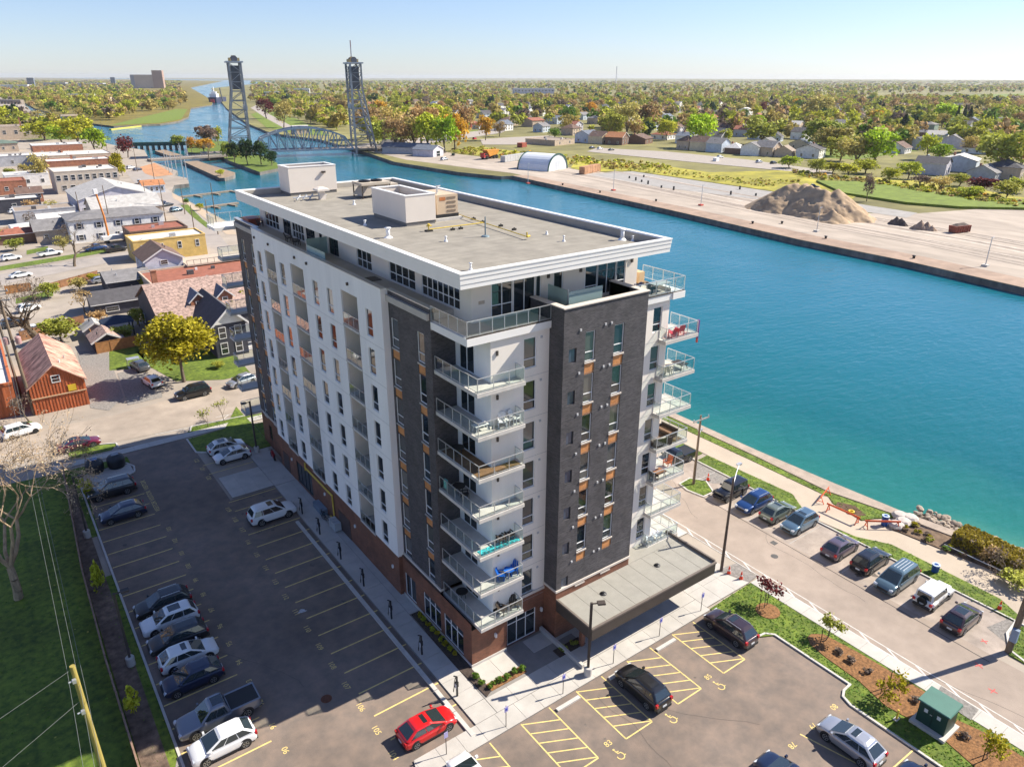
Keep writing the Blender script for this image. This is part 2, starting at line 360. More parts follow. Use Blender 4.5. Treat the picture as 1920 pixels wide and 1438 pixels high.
mp = n.new('ShaderNodeMapping'); mp.inputs['Rotation'].default_value = (0, 0, .5); mp.inputs['Scale'].default_value = (.55, 1.2, 1); t.links.new(geo.outputs['Position'], mp.inputs['Vector'])
w1 = n.new('ShaderNodeTexNoise'); w1.inputs['Scale'].default_value = .9; w1.inputs['Detail'].default_value = 5; t.links.new(mp.outputs[0], w1.inputs['Vector'])
w2 = n.new('ShaderNodeTexNoise'); w2.inputs['Scale'].default_value = .12; w2.inputs['Detail'].default_value = 3; t.links.new(mp.outputs[0], w2.inputs['Vector'])
wa = n.new('ShaderNodeMath'); wa.operation = 'MULTIPLY_ADD'; wa.inputs[1].default_value = 1.5; t.links.new(w2.outputs['Fac'], wa.inputs[0]); t.links.new(w1.outputs['Fac'], wa.inputs[2])
bp = n.new('ShaderNodeBump'); bp.inputs['Strength'].default_value = .55; bp.inputs['Distance'].default_value = .25
t.links.new(wa.outputs[0], bp.inputs['Height']); t.links.new(bp.outputs[0], b.inputs['Normal'])
S('canal_water', MB().sheet([(-far, -far), (far, -far), (far, far), (-far, far)], WATZ), wm)

# --- parking lots, streets
S('parking_lot', MB().sheet([(-20.9, -60), (22.8, -60), (22.8, -11.9), (21.6, -11.3), (21, -6.6), (-2.9, -6.6), (-2.9, 37), (-7.9, 37), (-7.9, 55.6), (-15.2, 58), (-20.9, 49.7)], .02), ASPH)
S('canal_street', MB().sheet([(28.4, -90), (35.2, -90), (35.4, 95), (28.9, 95)], .024), ASPH2)
S('street_parking_strip', MB().sheet([(35.22, -24), (41.25, -24), (41.25, 40), (35.3, 40)], .02), M('worn_asphalt', (.33, .275, .235), .95, .22, .7, .4, 14, var2=.2, scale2=.15))
S('side_street', MB().sheet([(-120, 63.5), (-20, 60.6), (-6, 59.2), (14, 57.5), (28.6, 55), (28.6, 72), (6, 72.5), (-14, 69.2), (-120, 78)], .028), M('side_street_asphalt', (.34, .28, .225), .9, .12, .4, .3, 14, var2=.15, scale2=.1))
def stuff(name, mb, m): return tag(mb.build(name, m), kind='structure')
# lawns (sheets with a little height)
GR = []
def lawn(poly, z=.10, name='lawn', m=None):
    o = S(name, MB().prism(poly, -.05, z), m or GRASS); GR.append((poly, z)); return o
lawn([(-120, -60), (-23.3, -60), (-22.3, 55), (-40, 57), (-120, 60)], .05)
lawn([(-22.3, 30), (-21.0, 30), (-21.0, -8), (-22.6, -8)], .08); lawn([(-22.2, 55.6), (-21.6, 55.2), (-15.2, 54.8), (-15.2, 53), (-20.5, 52.4), (-20.8, 38), (-21.8, 38)], .08)
S('mulch_bed', MB().prism([(-23.35, -8), (-21.75, -8), (-21.6, 30), (-21.55, 50), (-22.3, 50), (-23.2, 30)], -.05, .1), M('leaf_litter', (.165, .115, .085), .95, .45, 1.6, .8, 12, var2=.3, scale2=.25))
lawn([(-7.9, 55.3), (-7.9, 51.2), (-7.0, 50.3), (-2.2, 50.3), (-1.6, 47.3), (.4, 47.3), (.4, 62), (-3, 55.7)], .11)
lawn([(-21, 58.2), (-16.4, 58), (-15.6, 59.4), (-21, 61.6)], .09); lawn([(-7.4, 57.4), (28, 53.2), (28, 54.7), (-6.4, 58.8)], .09); lawn([(.5, 50), (28, 50), (28, 51.6), (.5, 54.9)], .08)
elawn = [(21.0, -6.5), (26.9, -6.3), (26.9, -60), (21.1, -60), (21.0, -19.7), (21.7, -18.8), (22.9, -18.7), (22.9, -12), (21.4, -11.2)]
lawn(elawn, .12)
lawn([(41.4, 12.6), (43.5, 12.8), (44.0, 1), (42.2, -1.6), (41.6, -3.8), (41.45, 8)], .12); lawn([(41.4, -5.4), (42, -8.0), (43.6, -10.8), (43.4, -21), (42.2, -23.2), (41.2, -23)], .12)
lawn([(46.6, 46), (48.2, 46), (48, 9.4), (47.6, -1), (49.2, -8.6), (46.8, -7.2), (45.4, -6.6), (46.0, -2.8), (46.8, -1.8), (46.9, 9)], .12)
lawn([(41.4, 13.5), (43.4, 13.5), (43.2, 44), (41.4, 44)], .12)
lawn([(35.4, 9.9), (37.2, 10.1), (38.2, 8.6), (37, 6.7), (35.6, 6.7), (35.1, 8.4)], .14, 'traffic_island')
lawn([(36.4, -24.6), (40.8, -23.6), (43, -26), (43, -60), (38, -60), (36.2, -30)], .12, 'traffic_island')
S('canal_path', MB().sheet([(43.6, 46), (46.7, 46), (46.9, 10), (46.8, -1.8), (45.9, -2.8), (45.2, -6.5), (46.3, -10.2), (47.2, -18), (46.6, -24), (46, -60), (42.4, -60), (42.4, -23), (43.5, -21), (43.7, -10.8), (42.1, -8.4), (41.6, -4), (42.1, -1.4), (44.0, .8), (43.6, 13)], .06), M('path_concrete', (.44, .365, .285), .9, .08, .3, .15, 8, var2=.07, scale2=.1))
S('canal_seawall', MB().prism([(48.1, 46), (49.4, 46), (49.5, 10), (49.9, 0), (50.4, -8), (51.3, -14), (50.0, -14), (49.3, -8.6), (47.7, -1), (48.1, 9.4)], -.3, .2), M('seawall_cap', (.36, .29, .235), .9, .2, .8, .4, 8))
S('planting_bed', MB().prism([(46.4, -9.4), (47.4, -18), (47, -24), (51.5, -24), (51.6, -15), (50, -13.5), (48.5, -9)], -.1, .1), M('garden_soil', (.15, .10, .065), .95, .5, 1.5, .7, 12))
S('dirt_patch', MB().prism([(45.6, -3.4), (46.6, -3.0), (47.4, -4.6), (46.6, -6.4), (45.5, -5.8)], .0, .135), M('bare_soil', (.11, .065, .04), .95, .3, 3, .5, 14))
S('gravel_patch', MB().sheet([(41.2, -22.6), (41.2, -27), (37.5, -24.6), (38.5, -22)], .03), GRAV); S('gravel_patch', MB().sheet([(26.9, -23.2), (28.4, -23.0), (28.3, -25.8), (26.8, -25.9)], .15), GRAV)
S('gravel_patch', MB().sheet([(25.8, -3.2), (28.3, -3.6), (28.2, -6.1), (26.9, -6.2)], .145), GRAV); S('gravel_patch', MB().prism([(-22.3, 2), (-20.9, 5.5), (-20.9, -6), (-22.4, -6)], .0, .085), GRAV)
S('gravel_patch', MB().sheet([(37.4, 9.8), (41.2, 12.5), (41.2, 6), (38.3, 8.2)], .026), GRAV)
# mulch beds in the east lawn
bed1 = [(24.9+1.0*math.cos(a)*1.05, -9.7+1.05*math.sin(a)) for a in [2*PI*k/18 for k in range(18)]]
bed2 = [(25.4, -13.7), (26.2, -14.3), (26.55, -17), (26.7, -20), (26.8, -23.4), (25.4, -23.6), (23.3, -23.6), (23.0, -21.5), (23.7, -19), (23.9, -16), (24.2, -14.4), (24.8, -13.7)]
bed3 = [(23.4, -25.6), (26, -25.3), (26.4, -27), (26.3, -36), (23.2, -36), (22.8, -28)]
for bd in (bed1, bed2, bed3): S('mulch_bed', MB().prism(bd, 0, .16), MULCH)
pl_w = [(-.8, 8.4), (0.02, 8.4), (0.02, .1), (-.1, -.2), (-.1, -2.0), (-.1, -2.9), (-.75, -3.2), (-.95, .2)]
pl_s = [(-.1, -2.95), (3.3, -2.95), (3.3, -2.15), (-.1, -2.15)]
pl_c = [(6.4, -2.35), (9.15, -2.35), (9.15, -3.3), (6.4, -3.3)]
for bd, m in ((pl_w, SOIL), (pl_s, MULCH), (pl_c, SOIL)): S('planter_bed', MB().prism(bd, 0, .16), m)
# kerbs
def kb(pts, w=.18, h=.15, closed=False): return S('kerb', MB().kerb(pts, w, -.05, h, closed), CONC2)
kb([(-20.95, -60), (-20.95, 49.6), (-20.6, 52.5)]); kb([(-20.6, 52.5), (-15.6, 53.0), (-15.0, 51.6), (-15.2, 50.2), (-15.9, 49.7), (-20.9, 49.4)])
kb([(21.0, -60), (21.0, -19.9), (21.3, -19.1), (21.9, -18.8), (22.85, -18.75), (22.85, -11.9), (22.3, -11.3), (21.4, -11.2)])
kb([(41.3, -24), (41.3, 45)], .16, .14); kb([(35.0, 8.5), (35.35, 10.0), (37.3, 10.2), (38.4, 8.7), (37.1, 6.5), (35.4, 6.5)], .16, .15, True)
kb([(-15.6, 58), (-15.6, 59.6), (-21, 62), (-40, 62.8)]); kb([(-7.0, 57.6), (-6.5, 59.0), (28, 55)]); kb([(-7.95, 55.4), (-7.95, 51.0), (-7.0, 50.2), (-2.4, 50.2)])
kb([(36.1, -60), (36.0, -31), (36.3, -26.5), (37, -24.4), (39, -23.4), (41.2, -23.2)], .2, .16)
# long precast bumpers, one per stall
for k in range(13):
    S('precast_bumper', MB().box(-3.68, -3.36, -5.6+2.62*k+.03, -5.6+2.62*(k+1)-.03, .0, .17), CONC2)
# --- concrete flags: every slab its own block with a joint
flagmesh = {}
def flags(name, x0, x1, y0, y1, nx, ny, z=.13, skip=()):
    root = S(name, MB().box(x0, x1, y0, y1, -.05, z-.025), M('joint_concrete', (.25, .23, .21), .9, .1))
    dx, dy = (x1-x0)/nx, (y1-y0)/ny; key = (round(dx, 3), round(dy, 3))
    for i in range(nx):
        for j in range(ny):
            cx, cy = x0+dx*(i+.5), y0+dy*(j+.5)
            if any(a < cx < b and c < cy < d for a, b, c, d in skip): continue
            if key not in flagmesh: flagmesh[key] = MB().box(-dx/2+.012, dx/2-.012, -dy/2+.012, dy/2-.012, -.03, 0).mesh('slab', CONC)
            O('slab', flagmesh[key], root, (cx, cy, z+random.uniform(-.003, .003)))
flags('west_sidewalk', -2.85, -.98, -3.2, 37.0, 1, 26); flags('west_forecourt', -.97, .25, 8.45, 37.0, 1, 16)
flags('south_sidewalk', -8, 20.9, -6.6, -4.9, 17, 1); flags('south_forecourt', -.95, 20.9, -4.88, -.02, 11, 3, skip=[(-1, 4.7, -3.3, 0), (6.0, 9.4, -4, -2)])
flags('corner_forecourt', -2.85, -.97, -4.88, -3.22, 1, 1, .128); flags('bed_path', -.08, 3.3, -2.13, -.04, 2, 1, .127)
flags('corner_walk', 20.92, 26.9, -6.2, 2.6, 3, 4, .126); flags('east_sidewalk', 26.95, 28.4, -60, -6.3, 1, 30); flags('east_sidewalk', 26.95, 28.5, 2.7, 48, 1, 25)
flags('loading_pad', -7.6, -2.88, 37.2, 42.6, 3, 3, .14); flags('loading_walk', -2.86, -.3, 37.05, 47, 1, 6, .135)
flags('bin_pad', -20.4, -15.3, 49.8, 52.6, 3, 2, .13); flags('north_sidewalk', -23, 27, 55.9, 57.3, 28, 1, .10)
S('south_walk_end', MB().prism([(-8, -4.9), (-8.2, -5.6), (-8.6, -6.4), (-8.6, -9), (-8, -9), (-8, -4.9)], 0, .125), CONC)
# --- painted lines
def line(parent, pts, w, m=YEL, z=.026, nm='stall_line'): return MB().ribbon(pts, w, z).build(nm, m, parent)
lot = tag(O('stall_markings', None), kind='structure')
def txt(parent, s, x, y, rz, size, m, z=.027, nm='stall_number'):
    c = bpy.data.curves.new(nm, 'FONT'); c.body = s; c.size = size; c.align_x = 'CENTER'; c.align_y = 'CENTER'; c.materials.append(m); c.resolution_u = 3
    o = O(nm, c, parent, (x, y, z), rz); return o
for k in range(13):                                             # right-hand column: stalls 105 to 117
    y = -2.35+2.62*k
    line(lot, [(-8.45, y), (-2.95, y)], .12)
for k, s in enumerate(range(104, 117)): txt(lot, str(s), -8.9, -3.6+2.62*k, -PI/2, .62, YEL)
for k, s in enumerate(('117', '118', '119')): txt(lot, s, -8.7, 30.4+2.4*k, -PI/2, .7, YEL)
for k, s in enumerate(('120', '121', '122')): txt(lot, s, -8.5, 43.6+2.6*k, -PI/2, .7, YEL)
for y in (34.4, 36.6, 44.4, 47.0): line(lot, [(-8.2, y), (-2.95, y)], .1)
for k in range(17):                                             # left-hand column: stalls 90 to 103
    y = 2.55+2.603*k
    line(lot, [(-20.8, y), (-15.35, y)], .12)
for k in range(14): txt(lot, str(90+k), -14.8, 1.2+2.6*k, PI/2, .62, YEL)
txt(lot, 'VISITOR', -14.9, 40.6, PI/2, .7, YEL); txt(lot, 'VISITOR', -14.9, 43.3, PI/2, .7, YEL); txt(lot, 'VISITOR', -14.9, 46.2, PI/2, .7, YEL)
# barrier-free stalls in front of the entrance
def hatch(x0, x1, y0, y1, nm='hatch_line'):
    line(lot, [(x0, y1), (x0, y0)], .1); line(lot, [(x1, y1), (x1, y0)], .1); line(lot, [(x0, y0), (x1-.0, y0-.02)], .1)
    for k in range(5):
        y = y1-.35-1.0*k
        line(lot, [(x0+.06, y+.25), (x1-.06, y-1.0)], .09, nm=nm)
for x in (-5.5, -.1, 5.2, 10.6, 15.9): hatch(x, x+2.62, -12.15, -6.7)
def wheelchair(x, y, rz):
    m = MB(); a = [(.42*math.cos(t), .42*math.sin(t)-.1) for t in [math.radians(d) for d in range(-200, 50, 18)]]
    m.ribbon(a, .11, 0); m.ribbon([(-.12, .75), (-.05, .3), (.3, .25), (.45, -.25), (.62, -.22)], .12, .0006); m.ribbon([(-.1, .52), (.22, .5)], .1, .0012)
    m.sheet([(-.12+.13*math.cos(t), .92+.13*math.sin(t)) for t in [2*PI*k/10 for k in range(10)]], .0018)
    o = m.build('barrier_free_symbol', YEL, lot, loc=(x, y, .03), rz=rz); o.scale = (.64, .64, 1)
for x in (3.9, 9.2, 14.6): wheelchair(x, -12.9, 0)
for x, s in ((3.9, '83'), (9.2, '84'), (14.6, '85')): txt(lot, s, x, -11.7, 0, .62, YEL)
for s, p in (('80', (1563, 1325)), ('79', (1524, 1361)), ('78', (1485, 1397))): g = G(*p); txt(lot, s, g.x, g.y, PI, .62, YEL)
for p, q in (((1500, 1376), (1700, 1480)), ((1712, 1406), (1640, 1470))): line(lot, [G(*p), G(*q)], .1)
for x in (2.7, 8.0, 13.3):
    S('wheel_stop', MB().box(x+.1, x+2.3, -7.45, -7.15, .02, .16), CONC2)
# east street: hatched edge, stall lines
for y in [x*2.4-58 for x in range(44)]: line(lot, [(28.5, y), (29.1, y+1.3)], .13, WHT, .03, 'hatch_line')
line(lot, [(28.5, -60), (28.6, 48)], .09, WHT, .031, 'edge_line'); line(lot, [(29.1, -60), (29.2, 48)], .09, WHT, .031, 'edge_line')
S('street_seam', MB().ribbon([(34.3, -24), (34.6, -16), (35.0, -5), (35.4, 9)], .07, .034), M('tar_seam', (.035, .03, .03), .8, 0))
for y in (9.5, 6.0, 3.3, .6, -4.6, -7.6, -10.4, -13.2, -16.2, -19.4): line(lot, [(35.4, y), (41, y)], .08, M('faded_white_paint', (.38, .355, .33), .8, .3, 5), .027)
line(lot, [(-11, 59.4), (9, 57.6)], .1, WHT, .034, 'edge_line'); line(lot, [(-3, 60.2), (9, 59.0)], .1, WHT, .034, 'edge_line')
for k in range(9): line(lot, [(-2.5+1.3*k, 58.8-.13*k), (-1.3+1.3*k, 60.0-.12*k)], .09, WHT, .035, 'hatch_line')
txt(lot, 'x', 33.2, -23.6, .4, 1.2, M('utility_paint', (.6, .10, .09), .8, .3, 5), .033, 'utility_mark'); txt(lot, 'x', 31.2, -25.5, .8, 1.1, MATS['utility_paint'], .033, 'utility_mark'); txt(lot, 'x', 36.5, -22.6, .2, 1.0, MATS['utility_paint'], .033, 'utility_mark')
# drain covers
for p, r, m in (((612, 1310), .42, M('rusty_iron', (.14, .05, .025), .8, .3, 6)), ((1452, 1043), .36, M('grey_iron', (.09, .085, .08), .7, .3, 6))):
    g = G(*p); tag(MB().prism([(g.x+r*math.cos(2*PI*k/20), g.y+r*math.sin(2*PI*k/20)) for k in range(20)], .0, .036).build('manhole_cover', m), 'rusty round manhole cover in the dark parking lot' if p[0] < 700 else 'grey round manhole cover in the canal street', 'manhole cover')
g = G(1451, 1018); tag(MB().box(g.x-.3, g.x+.3, g.y-.3, g.y+.3, 0, .038).build('storm_drain', MATS['grey_iron']), 'square storm drain grate beside the parked blue car row', 'drain')
# --- far quay across the canal: concrete apron, lighter haul road, grey yard
S('quay_apron', MB().sheet([(164.6, 24), (168.9, 53), (170.3, 85.3), (178.4, 142.5), (190.7, 255.9), (198, 254), (187, 140), (179, 85), (177.5, 53), (173, 24), (172, -200), (166, -200)], .06), M('apron_concrete', (.33, .235, .175), .9, .2, .3, .3, 4, var2=.15, scale2=.06))
yard = [G(*p) for p in [(690, 283), (760, 300), (900, 318), (960, 325), (1240, 385), (1520, 442), (1700, 478), (1925, 528), (2100, 570), (2300, 520), (1925, 385), (1800, 395), (1700, 402), (1610, 400), (1545, 365), (1330, 355), (1140, 325), (1000, 305), (860, 290), (760, 270), (700, 272)]]
S('haul_yard', MB().sheet([(p.x, p.y) for p in yard], .04), DIRT)
gy = [G(*p) for p in [(1090, 327), (1185, 322), (1290, 337), (1420, 356), (1590, 380), (1720, 400), (1700, 409), (1580, 392), (1400, 372), (1240, 352)]]
S('gravel_yard', MB().sheet([(p.x, p.y) for p in gy], .08), M('grey_hardstanding', (.33, .31, .29), .95, .14, .3, .3, 5))
gl = [G(*p) for p in [(1530, 342), (1640, 345), (1760, 365), (1810, 372), (1920, 378), (2050, 385), (1950, 395), (1800, 392), (1700, 384), (1580, 365)]]
S('mown_field', MB().prism([(p.x, p.y) for p in gl], -.1, .9), M('mown_grass', (.15, .20, .025), .95, .25, .3, .5, 4))
for k, (pp, m) in enumerate([([(0, 230), (130, 238), (180, 250), (185, 262), (60, 262), (0, 262)], GRASS), ([(470, 215), (500, 240), (560, 252), (620, 255), (560, 225), (500, 205)], GRASS), ([(205, 236), (300, 231), (340, 224), (352, 205), (330, 205), (260, 222)], GRASS), ([(690, 262), (760, 266), (850, 258), (900, 245), (780, 240), (690, 250)], GRASS),
        ([(1500, 262), (1600, 268), (1700, 262), (1780, 275), (1600, 300), (1520, 295)], GRASS), ([(1790, 215), (1920, 205), (1920, 228), (1800, 232)], GRASS)]):
    q = [G(*p) for p in pp]; S('park_lawn', MB().sheet([(p.x, p.y) for p in q], .12), MATS['mown_grass'] if k else GRASS)
for pp in ([(470, 203), (498, 222), (540, 245), (560, 244), (505, 215), (480, 198)], [(900, 262), (960, 258), (1030, 255), (1090, 268), (1000, 272), (905, 272)], [(640, 278), (700, 276), (820, 268), (940, 250), (960, 240), (945, 240), (800, 258), (700, 268)], [(1100, 285), (1300, 305), (1480, 322), (1560, 330), (1560, 322), (1400, 300), (1250, 285), (1120, 278)]):
    q = [G(*p) for p in pp]; S('park_road', MB().sheet([(p.x, p.y) for p in q], .16), M('pale_road', (.36, .315, .275), .9, .1, .3))
S('far_field', MB().sheet([(G(*p).x, G(*p).y) for p in [(1640, 182), (1920, 176), (1920, 184), (1700, 190)]], .2), MATS['mown_grass'])
# --- the town's streets and yards
S('main_street', MB().sheet([(G(*p).x, G(*p).y) for p in [(235, 322), (285, 318), (300, 345), (345, 378), (395, 420), (440, 475), (436, 540), (400, 520), (370, 440), (320, 400), (265, 360)]], .03), M('town_asphalt', (.34, .30, .27), .9, .1, .3, .2, 6))
S('town_lane', MB().sheet([(G(*p).x, G(*p).y) for p in [(0, 515), (120, 492), (250, 470), (260, 482), (130, 508), (0, 535)]], .03), MATS['town_asphalt'])
for pp in ([(255, 660), (300, 645), (440, 665), (470, 700), (420, 712), (330, 715), (285, 690)], [(205, 660), (270, 645), (270, 690), (205, 695)], [(0, 500), (120, 480), (240, 462), (240, 466), (120, 488), (0, 508)], [(30, 560), (100, 545), (100, 555), (30, 570)], [(50, 470), (90, 462), (90, 470), (50, 478)], [(0, 800), (60, 790), (62, 800), (0, 812)]):
    S('yard_lawn', MB().sheet([(G(*p).x, G(*p).y) for p in pp], .04), GRASS)
S('gravel_driveway', MB().sheet([(G(*p).x, G(*p).y) for p in [(145, 660), (200, 655), (232, 745), (205, 770), (170, 765)]], .034), GRAV); S('gravel_driveway', MB().sheet([(G(*p).x, G(*p).y) for p in [(220, 700), (262, 690), (300, 720), (305, 745), (240, 760)]], .036), GRAV)
S('quay_walk', MB().sheet([(G(*p).x, G(*p).y) for p in [(322, 362), (367, 386), (427, 418), (445, 440), (425, 440), (365, 395), (325, 372)]], .04), M('quay_paving', (.46, .36, .26), .9, .1, .4))
gb = [G(*p) for p in [(338, 385), (352, 384), (380, 412), (398, 425), (388, 428), (362, 408)]]
S('yard_lawn', MB().sheet([(p.x, p.y) for p in gb], .05), GRASS)
S('dug_up_street', MB().sheet([(G(*p).x, G(*p).y) for p in [(262, 314), (290, 306), (318, 322), (325, 328), (290, 332), (272, 326)]], .05), M('orange_earth', (.48, .24, .12), .95, .25, .4, .4, 4))

# hairline cracks sealed with tar, oil spots under the stalls
rc = random.Random(21); CRK = M('crack_seal', (.12, .10, .088), .9, .2, 4)
def crack(x, y, a, n, w=.05):
    p = [(x, y)]
    for k in range(n): a += rc.gauss(0, .22); x += .9*math.cos(a); y += .9*math.sin(a); p.append((x, y))
    S('crack_seal', MB().ribbon(p, w, .0275), CRK)
for x, y, a, n in ((6, -16, 1.2, 9), (14, -17, 2.2, 8), (-11.6, 6, 1.57, 16)): crack(x, y, a, n, .03)
for x, y, a, n in ((30.5, -30, 1.6, 18), (33.2, -14, 1.5, 14), (31.5, 4, 1.4, 16)): crack(x, y, a, n, .035)
OIL = M('oil_stain', (.135, .112, .096), .8, .4, 3)
for k in range(34):
    x, y = rc.choice([(rc.uniform(-8, -4), rc.uniform(0, 36)), (rc.uniform(-20, -16), rc.uniform(3, 46)), (rc.uniform(-2, 20), rc.uniform(-12, -8)), (rc.uniform(36, 40), rc.uniform(-20, 8))]); rr0 = rc.uniform(.12, .42)
    S('oil_stain', MB().sheet([(x+rr0*rc.uniform(.5, 1.2)*math.cos(t), y+rr0*rc.uniform(.5, 1.2)*math.sin(t)) for t in [2*PI*j/11 for j in range(11)]], .0235), OIL)
g = G(567, 1146); S('white_spill', MB().sheet([(g.x+.5*rc.uniform(.4, 1.2)*math.cos(t), g.y+.28*rc.uniform(.5, 1.2)*math.sin(t)) for t in [2*PI*j/12 for j in range(12)]], .029), M('spilt_paint', (.5, .5, .5), .9, .3, 4))

TRK_ = M('tyre_track', (.31, .255, .215), .95, .25, .5, .2, 4); TR2 = M('pale_haul_line', (.50, .43, .36), .95, .2, .4, .2, 4)
for k in range(14):
    off = rc.uniform(9, 42); pts = []
    for (x, y) in ((172, -40), (176, 24), (181, 60), (184, 95), (192, 150), (203, 220), (205, 262)): pts.append((x+off+rc.uniform(-1.5, 1.5), y+rc.uniform(-4, 4)))
    S('haul_track', MB().ribbon(pts, rc.uniform(.5, 1.6), .055+.003*k), TRK_ if k % 3 else TR2)

BRF = M('spring_field', (.30, .285, .05), .95, .4, .12, .5, 2, var2=.28, scale2=.02, tint=(1.15, 1.05, .7))
for pp in ([(1080, 299), (1240, 311), (1330, 324), (1480, 320), (1530, 336), (1640, 346), (1590, 379), (1420, 355), (1290, 336), (1185, 321), (1100, 323), (1070, 316)], [(850, 286), (900, 276), (1000, 288), (1078, 299), (1060, 314), (1000, 303), (900, 293)], [(1600, 330), (1700, 338), (1800, 350), (1925, 372), (1925, 384), (1800, 371), (1650, 346)]):
    q = [G(*p) for p in pp]; S('spring_field', MB().sheet([(p.x, p.y) for p in q], .13), BRF)
# ================================================================== the apartment building
BK = brick('dark_brick', (.036, .033, .038), (.082, .074, .080), (.095, .09, .094), .30, .10, ms=.012)
RB = brick('red_brick', (.17, .062, .032), (.24, .09, .048), (.13, .075, .055), .28, .10)
OB = brick('orange_brick', (.52, .20, .055), (.62, .26, .08), (.42, .22, .11), .28, .10)
STONE = M('stone_band', (.58, .52, .46), .85, .06, 2)
FASC = M('fascia_metal', (.80, .775, .74), .5, .03, .6)
MEMB = stripes('roof_membrane', (.275, .25, .21), (.20, .18, .15), 'Y', 1.0, .05, .9)
CMEMB = M('canopy_membrane', (.30, .285, .25), .9, .08, 1, .1)
TERRF = M('terrace_pavers', (.46, .42, .37), .9, .08, 1)
bld = T('apartment_building', 'nine-storey apartment block in white stucco and dark brick with a flat overhanging roof', 'apartment building')
def P(name, mb, m, parent=None, **k): return mb.build(name, m, parent or bld, **k)
def wall(mb, ax, c, u0, u1, z0, z1, holes=(), depth=.12, inward=1, joints=(), mi=0):
    """a wall sheet on plane ax=c with rectangular openings and their reveals (depth towards +inward)"""
    us = sorted({u0, u1, *[h[0] for h in holes], *[h[1] for h in holes]}); zs = sorted({z0, z1, *[h[2] for h in holes], *[h[3] for h in holes]})
    us = [u for u in us if u0-1e-6 <= u <= u1+1e-6]; zs = [z for z in zs if z0-1e-6 <= z <= z1+1e-6]
    def pt(u, z, d=0): return (c+d*inward, u, z) if ax == 'x' else (u, c+d*inward, z)
    for j in range(len(zs)-1):
        run = None
        for i in range(len(us)-1):
            um, zm = (us[i]+us[i+1])/2, (zs[j]+zs[j+1])/2
            if any(h[0] < um < h[1] and h[2] < zm < h[3] for h in holes): continue
            mb.face([pt(us[i], zs[j]), pt(us[i+1], zs[j]), pt(us[i+1], zs[j+1]), pt(us[i], zs[j+1])], mi)
    for a, b, q, r in holes:
        d = depth
        mb.face([pt(a, q), pt(a, r), pt(a, r, d), pt(a, q, d)], mi); mb.face([pt(b, q), pt(b, q, d), pt(b, r, d), pt(b, r)], mi)
        mb.face([pt(a, q), pt(a, q, d), pt(b, q, d), pt(b, q)], mi); mb.face([pt(a, r), pt(b, r), pt(b, r, d), pt(a, r, d)], mi)
    return mb
WF = M('window_frame', (.74, .74, .74), .5, .05, 2); DF = M('dark_window_frame', (.05, .05, .055), .5, 0)
wcache = {}
def win(parent, x, y, z, rz, w, h, cols=1, split=.28, frame=None, glass=None, t=.06, name='window', split_side=None):
    """window: frame, then one pane object per light; x, y, z is the bottom centre on the wall plane, outward is local -y"""
    frame = frame or WF; glass = glass or GLASS
    key = (round(w, 2), round(h, 2), cols, split, frame.name, glass.name, t, split_side)
    if key not in wcache:
        b = MB(); f0, f1 = -.045, .05
        b.box(-w/2, w/2, f0, f1, 0, t); b.box(-w/2, w/2, f0, f1, h-t, h); b.box(-w/2, -w/2+t, f0, f1, t, h-t); b.box(w/2-t, w/2, f0, f1, t, h-t)
        lights = []; cw = (w-2*t)/cols
        for k in range(cols):
            a, c = -w/2+t+k*cw, -w/2+t+(k+1)*cw
            if k: b.box(a-t/2, a+t/2, f0, f1-.005, t, h-t)
            aa, cc = (a+t/2 if k else a), (c-t/2 if k < cols-1 else c)
            if split and not (split_side and k not in split_side):
                zs = t+(h-2*t)*split; b.box(aa, cc, f0, f1-.01, zs-t/2, zs+t/2)
                lights += [(aa, cc, t, zs-t/2), (aa, cc, zs+t/2, h-t)]
            else: lights.append((aa, cc, t, h-t))
        ps = []
        for a, c, q, r in lights:
            pm = MB().box(-(c-a)/2, (c-a)/2, 0, .02, -(r-q)/2, (r-q)/2).mesh('pane', glass); ps.append((pm, ((a+c)/2, 0, (q+r)/2)))
        wcache[key] = (b.mesh(name, frame), ps)
    fm, ps = wcache[key]
    o = O(name, fm, parent, (x, y, z), rz)
    for pm, pos in ps: O('pane', pm, o, pos)
    return o
WEST = -PI/2; EAST = PI/2; NORTH = PI
H0 = 24.0; DH = 3.3
LV = [H0-DH*k for k in range(7)]            # floor heights of levels 8 down to 2
# ---- white west volume
VX = -.3
wc = [(39.4, 40.6), (32.52, 33.88), (24.1, 25.4), (20.85, 22.1), (13.12, 14.3)]
slots = [(35.1, 38.0), (27.4, 30.8), (15.75, 18.95)]
holes = []
for a, c in wc:
    for z in LV: holes.append((a, c, z+.2, z+2.5))
for a, c in slots: holes.append((a, c, 4.2, 27.0))
wb = MB(); wall(wb, 'x', VX, 11.3, 41.7, 4.2, 28.7, holes, .14, 1)
wb.box(VX, .28, 11.3, 11.302, 4.2, 28.7); wb.box(VX, .28, 41.698, 41.7, 4.2, 28.7); wb.box(VX, 0.05, 11.3, 41.7, 28.698, 28.7); wb.face([(.05, 11.3, 27.7), (.05, 41.7, 27.7), (.05, 41.7, 28.7), (.05, 11.3, 28.7)]); wb.box(VX, .3, 11.3, 41.7, 4.18, 4.2)
P('wall', wb, WHITE)
for z in LV[:-1]:                          # control joints between the storeys
    for a, c in ((11.3, 15.75), (18.95, 27.4), (30.8, 35.1), (38.0, 41.7)):
        P('control_joint', MB().box(VX-.003, VX+.01, a, c, z-.26, z-.235), M('joint', (.36, .35, .335), .9, 0))
P('coping', MB().box(VX-.06, .12, 11.25, 41.75, 28.7, 28.76), ALU)
for y in (40.8, 36.5, 29.2, 26.2, 17.3): P('wall_light', MB().box(VX-.16, VX-.001, y-.09, y+.09, 27.7, 27.95), DARKM)
rnd = random.Random(5)
